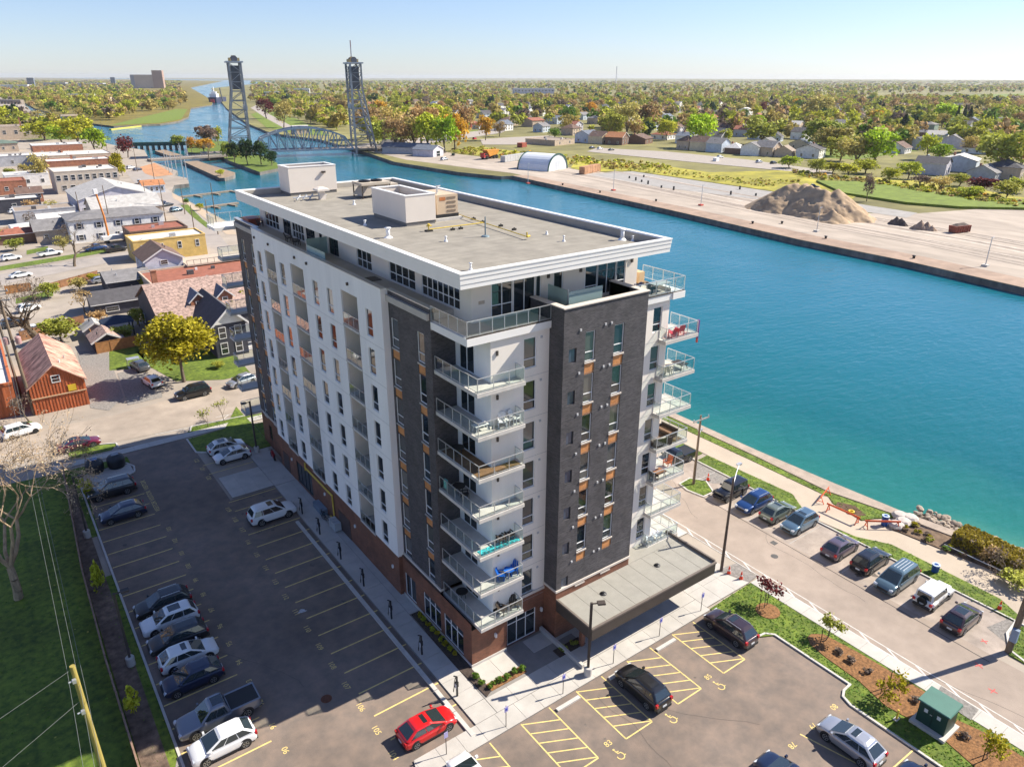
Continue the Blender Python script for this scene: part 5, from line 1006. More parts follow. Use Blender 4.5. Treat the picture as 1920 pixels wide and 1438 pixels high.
# waste bins
for px, py, m, lab in ((180, 886, PC['blue'], 'round dark waste bin with a blue lid'), (220, 876, PC['grey'], 'round dark waste bin with a grey lid')):
    g = G(px, py); t = T('waste_bin', lab+' on the pad by the side street', 'waste bin', (g.x, g.y, .13)); MB().lathe([(.85, 0), (.98, .3), (1.0, 1.0), (.95, 1.25)], 22).build("drum", M("bin_plastic", (.025, .027, .03), .5, .1), t, True); MB().lathe([(.95, 1.25), (.8, 1.45), (.5, 1.6), (.1, 1.62)], 22).build('lid', M('bin_lid', (.03, .032, .036), .5, 0), t, True); MB().box(-.4, .4, -.35, .35, 1.52, 1.68).build('hatch', m, t)
# transformer box on its pad
t = T('transformer_box', 'dark green metal transformer box on a concrete pad in the mulch', 'transformer', (24.15, -24.5, .12))
MB().box(-1.15, 1.15, -1.25, 1.25, 0, .22).build('pad', CONC2, t); MB().box(-.75, .85, -1.0, 1.0, .22, 2.1).build('cabinet', M('transformer_green', (.012, .05, .04), .45, .1), t); MB().hexa([(-.95, -1.15, 2.1), (1.0, -1.15, 2.1), (1.0, 1.15, 2.1), (-.95, 1.15, 2.1)], [(-.9, -1.1, 2.17), (.95, -1.1, 2.3), (.95, 1.1, 2.3), (-.9, 1.1, 2.17)]).build('roof', M('transformer_lid', (.07, .18, .14), .5, .08), t)
for y in (-.55, .35): MB().box(-.77, -.752, y, y+.25, 1.3, 1.6).build('label_plate', PLATE, t)
MB().box(-.78, -.755, -.02, .0, .3, 2.05).build('door_gap', BLACKM, t); MB().box(-.79, -.755, .02, .18, 1.3, 1.36).build('handle', ALU, t)
g = G(1680, 1350); t = T('marker_post', 'short yellow marker post in the lawn beside the transformer', 'post', (g.x, g.y, .12)); MB().box(-.06, .06, -.06, .06, 0, .9).build('post', YP, t); MB().box(-.25, .25, -.15, .15, 0, .06).build('foot', CONC2, t)
# cones, barricades, bins on the canal side
cone_m = {}
def cone(px, py, label, s=1.0):
    g = G(px, py); t = T('traffic_cone', label, 'traffic cone', (g.x, g.y, .05), 0, None, s)
    MB().box(-.19, .19, -.19, .19, 0, .04).build('base', BLACKM, t); MB().lathe([(.15, .04), (.03, .72)], 14).build('body', M('cone_orange', (.75, .06, .02), .5, .03), t); MB().lathe([(.1, .34), (.077, .46)], 14).lathe([(.1, .34), (.08, .46)], 14).build('band', M('cone_band', (.7, .66, .62), .5, 0), t)
for px, py, lab in ((1366, 1077, 'orange cone at the foot of the tall street pole'), (1389, 1087, 'orange cone on the gravel beside the street sidewalk'), (1327, 901, 'orange cone behind the traffic island'), (1873, 1143, 'orange cone on the grass at the end of the canal-side row')): cone(px, py, lab, 1.25)
BR = M('barricade_orange', (.62, .10, .03), .6, .15, 4)
def barricade(p, q, label):
    a, b = G(*p), G(*q); d = (b-a); L = d.length; t = T('barricade', label, 'barricade', (a.x, a.y, .06), math.atan2(d.y, d.x))
    MB().box(0, L, -.03, .03, .75, .95).build('board', BR, t)
    for x in (.25, L-.25):
        MB().bar((x, -.4, 0), (x, 0, .85), .08, .06).bar((x, .4, 0), (x, .0, .85), .08, .06).bar((x, -.28, .25), (x, .28, .25), .06, .05).build('trestle', BR, t)
barricade((1548, 957), (1610, 985), 'orange wooden barricade lying along the path edge left of the bare soil'); barricade((1619, 990), (1686, 992), 'orange wooden barricade by the blue bin'); barricade((1536, 946), (1552, 926), 'short orange barricade across the canal path')
def bin_(px, py, label, h=1.1):
    g = G(px, py); t = T('litter_bin', label, 'litter bin', (g.x, g.y, .08)); MB().lathe([(.3, 0), (.34, h-.1), (.36, h)], 18).build('barrel', M('blue_plastic', (.012, .06, .25), .5, .08), t, True); MB().lathe([(.37, h), (.37, h+.05), (.2, h+.06), (.18, h-.1)], 18).build('rim', M('bin_rim', (.45, .55, .7), .4, 0), t)
bin_(1657, 985, 'blue barrel bin by the orange barricade'); bin_(1752, 1073, 'small blue bin on the grass strip above the minivan', .8)
tag(MB().lathe([(.26, 0), (.34, .06), (.34, .15), (.24, .18), (.17, .12), (.17, 0)], 18).build('yellow_ring', M('yellow_float', (.65, .45, .03), .6, .1), None, True, tuple(G(1596, 960, .14))), 'yellow ring lying on the grass by the barricade', 'ring')
for k, p in enumerate(((1680, 988), (1693, 982), (1706, 975), (1686, 970))):
    g = G(*p); tag(MB().lathe([(.1, -.2), (.75, -.1), (.85, .2), (.6, .45), (.2, .5)], 9).build('boulder', M('pale_rock', (.5, .44, .4), .9, .15, 2, .4, 6), None, False, (g.x, g.y, .1), k*.7), ordinal(k)+' pale boulder at the head of the planting bed', 'boulder')
# riprap along the bank
rr_ = random.Random(3); rm = MB()
for k in range(420):
    u = rr_.random(); y = -9-u*17; x = 51.3+rr_.random()*2.0; s_ = rr_.uniform(.18, .55); i0 = len(rm.v)
    rm.lathe([(s_*.7, -.3*s_), (s_, .0), (s_*.8, .4*s_), (s_*.25, .55*s_)], 6); rm.xf(Matrix.Translation((x, y, rr_.uniform(-1.0, .15))) @ Matrix.Rotation(rr_.random()*6, 4, 'Z') @ Matrix.Rotation(rr_.random()*.8, 4, 'X'), i0)
tag(rm.build('riprap_rubble', M('rubble', (.34, .275, .215), .9, .35, 1.5, .4, 6)), kind='stuff')
tag(MB().tube((47.3, -14.2, .5), (47.3, -21, .5), .05).tube((47.3, -14.2, 0), (47.3, -14.2, .5), .05).tube((47.3, -21, 0), (47.3, -21, .5), .05).build('low_rail', ALU), 'low pale rail along the planting bed before the hedge', 'rail')
# ================================================================== buildings of the town and across the canal
SH = {n: M('shingle_'+n, c, .9, .22, .8, .3, 5) for n, c in dict(grey=(.20, .19, .19), dark=(.085, .08, .085), brown=(.15, .095, .075), red=(.30, .11, .07), tan=(.30, .24, .19), light=(.42, .40, .38), slate=(.14, .16, .20), orange=(.42, .18, .08), green=(.12, .16, .13), white=(.60, .57, .54), mottled=(.28, .20, .16)).items()}
SD = {n: stripes('siding_'+n, c, [k*.7 for k in c], 'Z', .35, .12, .7) for n, c in dict(white=(.80, .78, .75), blue=(.50, .56, .64), cream=(.70, .58, .40), grey=(.44, .44, .46), tan=(.52, .41, .31), yellow=(.62, .42, .14), brown=(.20, .12, .085), red=(.35, .07, .05), dark=(.06, .06, .075), lilac=(.56, .54, .60), green=(.25, .32, .28), slate=(.18, .21, .26)).items()}
SD['brick'] = brick('house_brick', (.30, .11, .06), (.36, .15, .08), (.3, .2, .15), .5, .2); SD['stone'] = M('pale_stone', (.50, .43, .35), .9, .1, 1); SD['rust'] = M('rust_boards', (.46, .13, .05), .9, .35, 1.5, .3, 8, stretch=(3, 3, .3)); SH['rusty'] = M('rusty_tin', (.34, .155, .11), .8, .55, .9, .4, 6, stretch=(.5, 1.6, 1), tint=(1.5, 1.9, 2.0)); SH['mottled'] = M('mottled_shingle', (.30, .215, .18), .9, .5, 2.2, .6, 6, tint=(1.25, 1.2, 1.2))
TW = M('white_trim', (.70, .68, .66), .6, .03); HW = {}
def hwin(parent, x, y, z, rz, w, h, shut=None):
    """house window: frame with a recessed pane, mullion and optional shutters"""
    key = (round(w, 1), round(h, 1))
    if key not in HW:
        f = MB().box(-w/2-.1, w/2+.1, -.08, .02, -.1, 0).box(-w/2-.1, w/2+.1, -.08, .02, h, h+.1).box(-w/2-.1, -w/2, -.08, .02, 0, h).box(w/2, w/2+.1, -.08, .02, 0, h).box(-w/2, w/2, -.06, .01, h*.47, h*.53)
        HW[key] = (f.mesh('window', TW), MB().box(-w/2, w/2, -.03, .01, 0, h).mesh('pane', GLASS))
    o = O('window', HW[key][0], parent, (x, y, z), rz); O('pane', HW[key][1], o)
    if shut:
        for s_ in (-1, 1): MB().box(s_*(w/2+.35)-.22, s_*(w/2+.35)+.22, -.06, .0, 0, h).build('shutter', shut, o)
    return o
def facade(parent, w, d, rows, shut=None):
    """rows: (face, count, sill height, width, height[, u0, u1])"""
    for r in rows:
        f, n, z, ww_, hh = r[:5]; L = w if f in 'sn' else d; u0, u1 = (r[5], r[6]) if len(r) > 5 else (0, 1)
        for k in range(n):
            u = -L/2+L*(u0+(u1-u0)*(k+.5)/n)
            p = {'s': (u, -d/2, 0), 'n': (-u, d/2, PI), 'w': (-w/2, -u, WEST), 'e': (w/2, u, EAST)}[f]; hwin(parent, p[0], p[1], z, p[2], ww_, hh, shut)
def house(loc, w, d, h, wall_m, roof_m, label, rz=0, roof='gable', ridge=2.2, axis='x', ov=.45, rows=(), cat='house', nm='house', chim=None, door=None, porch=None, shut=None, group=None, plain=False):
    t = T(nm, label, cat, loc, rz, group); hw, hd = w/2, d/2
    wm_ = MB().hexa([(-hw, -hd, -.3), (hw, -hd, -.3), (hw, hd, -.3), (-hw, hd, -.3)], [(-hw, -hd, h), (hw, -hd, h), (hw, hd, h), (-hw, hd, h)], 0, True, True)
    th = .18
    if roof == 'gable':
        if axis == 'x':
            wm_.face([(-hw, -hd, h), (-hw, 0, h+ridge), (-hw, hd, h)]); wm_.face([(hw, -hd, h), (hw, hd, h), (hw, 0, h+ridge)]); a, b = hw+ov, hd+ov; dz = ridge*ov/hd
            r = MB()
            for s_ in (-1, 1): r.hexa([(-a, s_*b, h-dz), (a, s_*b, h-dz), (a, 0, h+ridge), (-a, 0, h+ridge)], [(-a, s_*b, h-dz+th), (a, s_*b, h-dz+th), (a, 0, h+ridge+th), (-a, 0, h+ridge+th)])
        else:
            wm_.face([(-hw, -hd, h), (hw, -hd, h), (0, -hd, h+ridge)]); wm_.face([(-hw, hd, h), (0, hd, h+ridge), (hw, hd, h)]); a, b = hw+ov, hd+ov; dz = ridge*ov/hw
            r = MB()
            for s_ in (-1, 1): r.hexa([(s_*a, -b, h-dz), (s_*a, b, h-dz), (0, b, h+ridge), (0, -b, h+ridge)], [(s_*a, -b, h-dz+th), (s_*a, b, h-dz+th), (0, b, h+ridge+th), (0, -b, h+ridge+th)])
            if not plain:
                for s_ in (-1, 1): MB().bar((s_*a, -b-.02, h-dz+.02), (0, -b-.02, h+ridge+.02), .06, .28).build('bargeboard', TW, t)
    elif roof == 'hip':
        a, b = hw+ov, hd+ov; r = MB(); L = max(0, a-b) if axis == 'x' else 0; L2 = 0 if axis == 'x' else max(0, b-a)
        A = [(-a, -b, h), (a, -b, h), (a, b, h), (-a, b, h)]; R0, R1 = ((-L, 0, h+ridge), (L, 0, h+ridge)) if axis == 'x' else ((0, -L2, h+ridge), (0, L2, h+ridge))
        if axis == 'x': r.face([A[0], A[1], R1, R0]); r.face([A[1], A[2], R1]); r.face([A[2], A[3], R0, R1]); r.face([A[3], A[0], R0])
        else: r.face([A[0], A[1], R0]); r.face([A[1], A[2], R1, R0]); r.face([A[2], A[3], R1]); r.face([A[3], A[0], R0, R1])
        r.box(-a, a, -b, b, h-.12, h-.001)
    else:
        r = MB().box(-hw+.25, hw-.25, -hd+.25, hd-.25, h-.2, h+.02); pm = MB(); q = .5
        for x0, x1, y0, y1 in ((-hw-.08, hw+.08, -hd-.08, -hd+.25), (-hw-.08, hw+.08, hd-.25, hd+.08), (-hw-.08, -hw+.25, -hd+.25, hd-.25), (hw-.25, hw+.08, -hd+.25, hd-.25)): pm.box(x0, x1, y0, y1, h+.003, h+q*.7)
        pm.build('parapet', wall_m if not plain else TW, t)
    wm_.build('wall', wall_m, t); ro = r.build('roof', roof_m, t); rv = random.Random(int(abs(loc[0]*7+loc[1]*3)))
    if roof == 'flat':
        for k in range(min(6, max(2, int(w*d/90)))): x, y, q = rv.uniform(-hw*.75, hw*.75), rv.uniform(-hd*.7, hd*.7), rv.uniform(.25, .8); MB().box(x-q, x+q, y-q*.7, y+q*.7, h+.02, h+.3+q).build('roof_unit', rv.choice((ALU, SH['grey'], SH['dark'], TW)), ro)
    elif roof == 'gable' and w < 30:
        for k in range(2):
            u = rv.uniform(-.7, .7); v = rv.choice((-1, 1))*rv.uniform(.3, .6); x, y = (u*hw, v*hd) if axis == 'x' else (v*hw, u*hd); z = h+ridge*(1-abs(v)); MB().tube((x, y, z-.1), (x, y, z+.65), .12, n=6).build('vent_pipe', rv.choice((ALU, SH['dark'], TW)), ro)
        for s_ in (-1, 1):
            if axis == 'x': MB().bar((-hw-ov, s_*(hd+ov), h-ridge*ov/hd+.06), (hw+ov, s_*(hd+ov), h-ridge*ov/hd+.06), .12, .14).build('gutter', TW, ro)
    if chim: x, y, ht = chim; MB().box(x-.45, x+.45, y-.45, y+.45, h*.6, ht).box(x-.55, x+.55, y-.55, y+.55, ht, ht+.2).build('chimney', SD['brick'], ro)
    facade(t, w, d, rows, shut)
    if door: x, m = door; do = MB().box(x-.5, x+.5, -hd-.06, -hd+.02, 0, 2.1).build('door', m, t); MB().box(x+.3, x+.38, -hd-.12, -hd-.06, 1, 1.1).build('handle', ALU, do)
    if porch:
        x0, x1, dp = porch; po = MB().hexa([(x0, -hd-dp, 2.6), (x1, -hd-dp, 2.6), (x1, -hd-.02, 3.0), (x0, -hd-.02, 3.0)], [(x0, -hd-dp, 2.75), (x1, -hd-dp, 2.75), (x1, -hd-.02, 3.3), (x0, -hd-.02, 3.3)]).build('porch_roof', roof_m, t)
        n = max(2, int((x1-x0)/2)+1)
        for k in range(n): x = x0+.15+(x1-x0-.3)*k/(n-1); MB().box(x-.08, x+.08, -hd-dp+.1, -hd-dp+.26, 0, 2.6).build('porch_post', TW, po)
        MB().box(x0, x1, -hd-dp, -hd-.02, 0, .5).build('porch_deck', wall_m, po)
    return t
# ---- near houses west of the building
house((-19.7, 83.7, 0), 6.8, 16.5, 4.0, SD['rust'], SH['rusty'], 'old rusty red barn with a tin gable roof on the side street', roof='gable', ridge=2.7, axis='y', ov=.3, cat='barn', nm='barn', rows=[('s', 1, 4.3, .9, .9)], plain=True)
BARN = bpy.data.objects['barn']
MB().box(1.2, 2.2, -8.36, -8.28, 2.6, 3.5).build('yellow_board', M('yellow_board', (.6, .40, .03), .8, .1), BARN); MB().box(-3.4, 3.4, -8.4, -8.26, 2.3, 2.45).build('ledger_board', M('pale_board', (.5, .33, .2), .9, .1), BARN)
for k in range(17): MB().box(-3.35+.4*k, -3.31+.4*k, -8.3, -8.24, .05, 4.2+1.9*(1-abs(-3.33+.4*k)/3.4)).build('batten', M('rust_batten', (.3, .075, .03), .9, .3, 2), BARN)
house((-31.5, 88, 0), 13.5, 22, 4.6, SD['rust'], SH['white'], 'long pale flat-roofed workshop beside the rusty barn', roof='flat', cat='workshop', nm='workshop')
VH = house((7, 102.5, 0), 18, 19, 5.2, SD['dark'], SH['mottled'], 'large old dark-sided house with a mottled brown roof and dormers', ridge=4.2, axis='x', cat='house', rows=[('s', 2, 3.2, 1, 1.5, .62, .95), ('w', 3, 1, 1, 1.6)], chim=(-6, 7, 10.2))
def dorm(x, y): d_ = MB(); d_.hexa([(x-1.3, y, 5.5), (x+1.3, y, 5.5), (x+1.3, y+4, 5.5), (x-1.3, y+4, 5.5)], [(x-1.3, y, 7.2), (x+1.3, y, 7.2), (x+1.3, y+4, 7.2), (x-1.3, y+4, 7.2)]); d_.face([(x-1.3, y, 7.2), (x+1.3, y, 7.2), (x, y, 8.4)]); o = d_.build('dormer', SD['brick'], VH); r = MB(); [r.hexa([(x+s_*1.7, y-.3, 6.9), (x+s_*1.7, y+6, 6.9), (x, y+6, 8.45), (x, y-.3, 8.45)], [(x+s_*1.7, y-.3, 7.05), (x+s_*1.7, y+6, 7.05), (x, y+6, 8.6), (x, y-.3, 8.6)]) for s_ in (-1, 1)]; r.build('dormer_roof', SH['slate'], o); hwin(o, x, y, 5.9, 0, .8, 1.1); [MB().bar((x+s_*1.72, y-.33, 6.95), (x, y-.33, 8.5), .06, .2).build('bargeboard', TW, o) for s_ in (-1, 1)]
dorm(-2.0, -7.2); dorm(2.6, -7.0)
wg = MB().hexa([(-3.0, -19, -.1), (2.2, -19, -.1), (2.2, -9.4, -.1), (-3.0, -9.4, -.1)], [(-3.0, -19, 5.8), (2.2, -19, 5.8), (2.2, -9.4, 5.8), (-3.0, -9.4, 5.8)]); wg.build('front_wing', SD['dark'], VH)
g_ = MB(); g_.face([(-3.0, -19.02, 5.8), (2.2, -19.02, 5.8), (-.4, -19.02, 8.2)]); g_.build('gable_panel', SD['white'], VH); r = MB(); [r.hexa([(-.4+s_*3.2, -19.5, 5.3), (-.4+s_*3.2, -4, 5.3), (-.4, -4, 8.3), (-.4, -19.5, 8.3)], [(-.4+s_*3.2, -19.5, 5.5), (-.4+s_*3.2, -4, 5.5), (-.4, -4, 8.5), (-.4, -19.5, 8.5)]) for s_ in (-1, 1)]; r.build('wing_roof', SH['dark'], VH)
for s_ in (-1, 1): MB().bar((-.4+s_*3.2, -19.55, 5.4), (-.4, -19.55, 8.4), .08, .3).build('bargeboard', TW, VH)
for x, z in ((-1.7, 3.4), (.9, 3.4), (-1.7, .7), (.7, .7)): hwin(VH, x, -19, z, 0, 1.0, 1.8)
pr = MB().box(2.3, 7.5, -17.5, -12.5, .0, .6).build('porch', SD['white'], VH); MB().box(2.3, 7.7, -17.7, -12.4, 3.0, 3.2).build('porch_roof', SH['grey'], pr); [MB().box(x-.08, x+.08, -17.5, -17.34, .6, 3).build('porch_post', TW, pr) for x in (2.5, 4.2, 5.9, 7.4)]; MB().box(2.4, 7.5, -17.52, -17.46, 1.3, 1.4).build('porch_rail', TW, pr)
MB().box(8.0, 20, -2, 9, 0, 4).build('side_wing', SD['dark'], VH); r = MB(); r.hexa([(2.5, -9.8, 5.3), (17, -4, 4.2), (17, 4.0, 4.2), (2.5, 4, 8.6)], [(2.5, -9.8, 5.5), (17, -4, 4.4), (17, 4, 4.4), (2.5, 4, 8.8)]); r.build('side_roof', SH['grey'], VH)
def hp(px, py, w, d, h, wall_, roof_, label, **k):
    """house whose front (camera-side) foot is at the pixel"""
    g = G(px, py); return house((g.x, g.y+d/2*.8, 0), w, d, h, SD[wall_], SH[roof_], label, **k)
house((15, 132, 0), 24, 13, 3.6, SD['tan'], SH['red'], 'long low shop with a rust red flat roof behind the dark-sided house', roof='flat', cat='shop', nm='shop')
t = T('roof_deck', 'railed roof deck on top of the low red-roofed shop', 'deck', (19, 140, 0)); MB().box(-6, 9, -3, 6, 3.9, 4.2).build('deck_floor', M('deck_boards', (.5, .4, .31), .9, .1), t); [MB().box(-6+1.5*k, -5.92+1.5*k, -3, -2.92, 4.2, 5.2).build('rail_post', BLACKM, t) for k in range(11)]; MB().box(-6, 9, -3, -2.93, 5.2, 5.27).build('handrail', BLACKM, t)
house((9.0, 146, 0), 8, 11, 5.6, SD['lilac'], SH['brown'], 'pale gabled house with a plum brown roof beside the roof deck', axis='y', ridge=2.3, rows=[('s', 1, 4.4, 1.4, .9), ('w', 2, 3.4, .9, 1.2)]); house((.6, 141, 0), 8.5, 10, 3.0, SD['dark'], SH['grey'], 'dark garage with a grey roof left of the plum-roofed house', axis='x', ridge=1.2, cat='garage', nm='garage')
house((16, 170.5, 0), 17.5, 9.5, 5.2, SD['yellow'], SH['white'], 'yellow block with a white flat roof', roof='flat', cat='building', nm='commercial_building', rows=[('s', 4, 2.6, .8, 1.6), ('w', 1, 2.6, .8, 1.4)])
house((17.5, 190.5, 0), 15, 11, 4.2, SD['brown'], SH['red'], 'brown shop with a red flat roof behind the yellow block', roof='flat', cat='shop', nm='shop')
house((10, 208, 0), 25, 13.5, 6.4, SD['white'], SH['grey'], 'white two-storey motel with dark shutters and a low grey roof', roof='hip', ridge=1.5, cat='motel', nm='motel', rows=[('s', 5, 3.9, 1.1, 1.4), ('s', 5, .8, 1.1, 1.4), ('w', 2, 3.9, 1, 1.4)], shut=M('navy_shutter', (.06, .075, .12), .6, .1), door=(3, SD['dark']))
house((17, 232, 0), 20, 15, 5.2, SD['tan'], SH['light'], 'tan house with a light grey gable roof behind the motel', axis='x', ridge=3.0, rows=[('e', 3, 3.2, 1, 1.4), ('s', 3, 2.4, 1, 1.3)]); house((18, 262, 0), 24, 28, 5.6, SD['lilac'], SH['light'], 'big hall with a wide pale grey gable facing the bay', axis='y', ridge=3.6, cat='hall', nm='hall', rows=[('s', 2, 1.5, 1.2, 1.4, .0, .3)])
house((-4, 250, 0), 17, 11, 3.8, SD['grey'], SH['tan'], 'low grey garage block with a tan flat roof', roof='flat', cat='garage', nm='garage', rows=[('s', 3, 1, 1, 1)]); house((-2, 232, 0), 11, 10, 3.2, SD['white'], SH['white'], 'white twin garage with pale doors in front of the grey block', axis='x', ridge=1.2, cat='garage', nm='garage')
house((23.5, 290, 0), 11, 13, 4.2, SD['white'], SH['tan'], 'small white block with a tan flat roof before the stone building', roof='flat', cat='building', nm='commercial_building')
house((18, 320, 0), 23, 18, 8.4, SD['stone'], SH['white'], 'two-storey pale stone building with a row of dark windows', roof='flat', cat='building', nm='stone_building', rows=[('s', 9, 5.2, 1.4, 1.9), ('s', 3, 1.2, 1.6, 2.0, .05, .45), ('e', 5, 5.2, 1.3, 1.9)])
house((23.5, 379, 0), 27, 14, 7, SD['brick'], SH['white'], 'red brick block with a white roof behind the stone building', roof='flat', cat='building', nm='brick_building', chim=(-2, 3, 8.8)); house((27, 425, 0), 34, 26, 6.2, SD['tan'], SH['white'], 'wide low block with a white roof behind the red brick block', roof='flat', cat='building', nm='commercial_building', chim=(-4, 6, 8)); house((25.5, 475, 0), 25, 13, 7.5, SD['brick'], SH['white'], 'red brick hall with a dark arched wall and white eaves', roof='flat', cat='building', nm='brick_building', plain=True)
hp(290, 362, 8, 7, 3.2, 'blue', 'orange', 'small blue quayside kiosk with an orange roof', axis='x', ridge=1.6, cat='kiosk', nm='kiosk', rows=[('s', 4, 1, .9, 1.3)])
hp(52, 455, 15, 7, 2.8, 'brown', 'red', 'low garage with a dark red roof and a white door at the left', axis='x', ridge=.9, cat='garage', nm='garage', rows=[('s', 1, .2, 3.0, 2.0, .6, .9)]); hp(108, 452, 10, 9, 3.6, 'tan', 'grey', 'tan cottage with a grey roof beside the low red-roofed garage', axis='x', ridge=2.2, rows=[('s', 2, 1, 1, 1.2)])
hp(235, 585, 11, 8, 2.6, 'dark', 'dark', 'dark garage with a charcoal roof in the back yard', axis='x', ridge=1.5, cat='garage', nm='garage', rows=[('s', 1, .8, 2.2, .9, .1, .5)]); hp(205, 655, 4.4, 4.5, 1.9, 'dark', 'mottled', 'small playhouse with a mossy gable roof behind the cedar fence', axis='y', ridge=1.2, cat='playhouse', nm='playhouse'); hp(182, 632, 3.4, 3, 1.8, 'grey', 'light', 'tiny grey tool shed behind the playhouse', axis='y', ridge=1.0, cat='shed', nm='shed')
t = T('pergola', 'dark blue pergola over the patio behind the cedar fence', 'pergola', tuple(G(228, 632))); [MB().box(x-.1, x+.1, y-.1, y+.1, 0, 2.6).build('post', BLACKM, t) for x in (-2.2, 2.2) for y in (0, 4)]; MB().hexa([(-2.6, -.4, 2.6), (2.6, -.4, 2.6), (2.6, 4.4, 2.6), (-2.6, 4.4, 2.6)], [(-.3, 1.8, 3.6), (.3, 1.8, 3.6), (.3, 2.2, 3.6), (-.3, 2.2, 3.6)]).build('canopy', M('navy_canvas', (.03, .045, .08), .8, .15), t)
for px, py, w, d, h, wl, rf, rt, lab in [(25, 312, 30, 14, 5, 'grey', 'white', 'flat', 'long grey block with white roof at the left edge of the town'), (55, 350, 16, 12, 5, 'white', 'white', 'flat', 'small white block before the long grey one'), (15, 365, 14, 12, 5, 'brick', 'red', 'flat', 'red brick block at the left edge behind the parked trailer'), (30, 398, 16, 10, 4.2, 'dark', 'white', 'flat', 'dark shop with a pale roof at the left edge'), (60, 380, 8, 7, 3.5, 'brick', 'brown', 'gable', 'little red house beside the dark shop'), (8, 285, 16, 14, 5, 'tan', 'green', 'hip', 'building with a green hipped roof at the left edge'), (90, 345, 12, 10, 5, 'tan', 'tan', 'flat', 'tan block left of the stone building'), (100, 300, 18, 10, 4, 'cream', 'white', 'flat', 'cream low block left of the white-roofed one')]:
    hp(px, py, w, d, h, wl, rf, lab, roof=rt, cat='building', nm='town_building', ridge=1.8, rows=[('s', 3, 1.6, 1.2, 1.4)])
hp(22, 262, 44, 30, 9, 'tan', 'tan', 'tan brick school with a stair tower by the upper basin', roof='flat', cat='building', nm='school', rows=[('s', 6, 4, 2, 2.6)], chim=(8, -6, 15))
# fences
def fence(pts, h, label, m=CEDAR, nm='fence', step=2.4, boards=True):
    """posts, rails and one panel per bay, every board of the panel its own piece when it is near"""
    t = T(nm, label, 'fence', (pts[0][0], pts[0][1], 0)); o = Vector((pts[0][0], pts[0][1], 0))
    for k in range(len(pts)-1):
        a, b = Vector((*pts[k][:2], 0))-o, Vector((*pts[k+1][:2], 0))-o; L = (b-a).length; n = max(1, round(L/step)); d = (b-a)/n
        for i in range(n):
            p, q = a+d*i, a+d*(i+1); MB().box(p.x-.07, p.x+.07, p.y-.07, p.y+.07, 0, h+.1).build('post', m, t)
            MB().bar((p.x, p.y, h*.5), (q.x, q.y, h*.5), .03, h*.96).build('panel', m, t); MB().bar((p.x, p.y, h+.02), (q.x, q.y, h+.02), .12, .05).build('top_rail', m, t)
def gp(*pp): return [(G(*p).x, G(*p).y) for p in pp]
fence([(-22.05, 54.5), (-23.25, 30.4), (-23.5, 16.6), (-23.45, 0), (-23.4, -8)], 1.7, 'weathered cedar fence between the west lot and the lawn', M('weathered_cedar', (.27, .17, .12), .9, .3, 1.2)); fence([(-23.4, 3.2), (-30, 1.2)], 1.7, 'bright cedar fence return at the bottom of the lawn')
fence(gp((183, 662), (165, 618)), 1.9, 'cedar fence side facing the gravel driveway'); fence(gp((183, 664), (262, 648)), 1.9, 'orange cedar fence along the front of the patio yard'); fence(gp((40, 640), (160, 608)), 1.8, 'old wooden fence behind the rusty barn', M('old_fence', (.24, .12, .06), .9, .3)); fence(gp((12, 552), (60, 545)), 1.8, 'short wooden fence by the lane at the left edge'); fence(gp((95, 545), (185, 520)), 1.6, 'old wooden fence behind the big bare tree', MATS['old_fence']); fence(gp((0, 440), (90, 425)), 1.9, 'patchwork fence of pale and rusty panels at the town lot', M('patchwork', (.36, .25, .19), .9, .5, .4))
t = T('dog_kennel', 'grey wire kennel on the front lawn by the gravel driveway', 'kennel', tuple(G(252, 688))); MB().box(-.9, .9, -.6, .6, 0, .05).build('floor', ALU, t); [MB().box(x-.03, x+.03, y-.03, y+.03, .05, 1.5).build('post', ALU, t) for x in (-.9, 0, .9) for y in (-.6, .6)]; MB().box(-.93, .93, -.63, .63, 1.5, 1.55).build('top', ALU, t)
# trailer and utility truck in the town
g = G(45, 437); t = T('cargo_trailer', 'white enclosed trailer with red lettering parked on the town lot', 'trailer', (g.x, g.y+1, 0), .2); MB().box(-3.3, 2.6, -1.1, 1.1, .55, 2.6).hexa([(2.6, -1.1, .55), (3.3, -.5, .55), (3.3, .5, .55), (2.6, 1.1, .55)], [(2.6, -1.1, 2.6), (3.3, -.5, 2.6), (3.3, .5, 2.6), (2.6, 1.1, 2.6)]).build('body', M('trailer_white', (.72, .71, .7), .5, .03), t); MB().box(-2.6, -1.2, -1.12, -1.1, 1.5, 2.0).build('red_print', M('red_print', (.5, .06, .05), .6, 0), t)
for x in (-.6, .3): MB().lathe([(.33, -.1), (.36, 0), (.33, .1)], 14).xf(Matrix.Translation((x, -1.05, .36)) @ Matrix.Rotation(PI/2, 4, 'X')).build('wheel', TYRE, t)
MB().bar((3.2, 0, .5), (4.4, 0, .5), .12).build('hitch', BLACKM, t)
g = G(218, 455); t = T('bucket_truck', 'white utility truck with an orange boom raised beside the motel', 'bucket truck', (g.x, g.y+1, 0), .15)
MB().box(-3.4, 1.6, -1.2, 1.2, .9, 2.0).build('body', MATS['trailer_white'], t); MB().hexa([(1.7, -1.1, .6), (3.8, -1.1, .6), (3.8, 1.1, .6), (1.7, 1.1, .6)], [(1.8, -1.0, 2.5), (3.2, -1.0, 2.5), (3.2, 1.0, 2.5), (1.8, 1.0, 2.5)]).build('cab', MATS['trailer_white'], t); MB().box(2.1, 3.0, -1.12, 1.12, 1.6, 2.2).build('window', CGL, t)
for x in (-2.2, 2.8):
    for y in (-1.05, 1.05): MB().lathe([(.42, -.15), (.47, 0), (.42, .15)], 14).xf(Matrix.Translation((x, y, .47)) @ Matrix.Rotation(PI/2, 4, 'X')).build('wheel', TYRE, t)
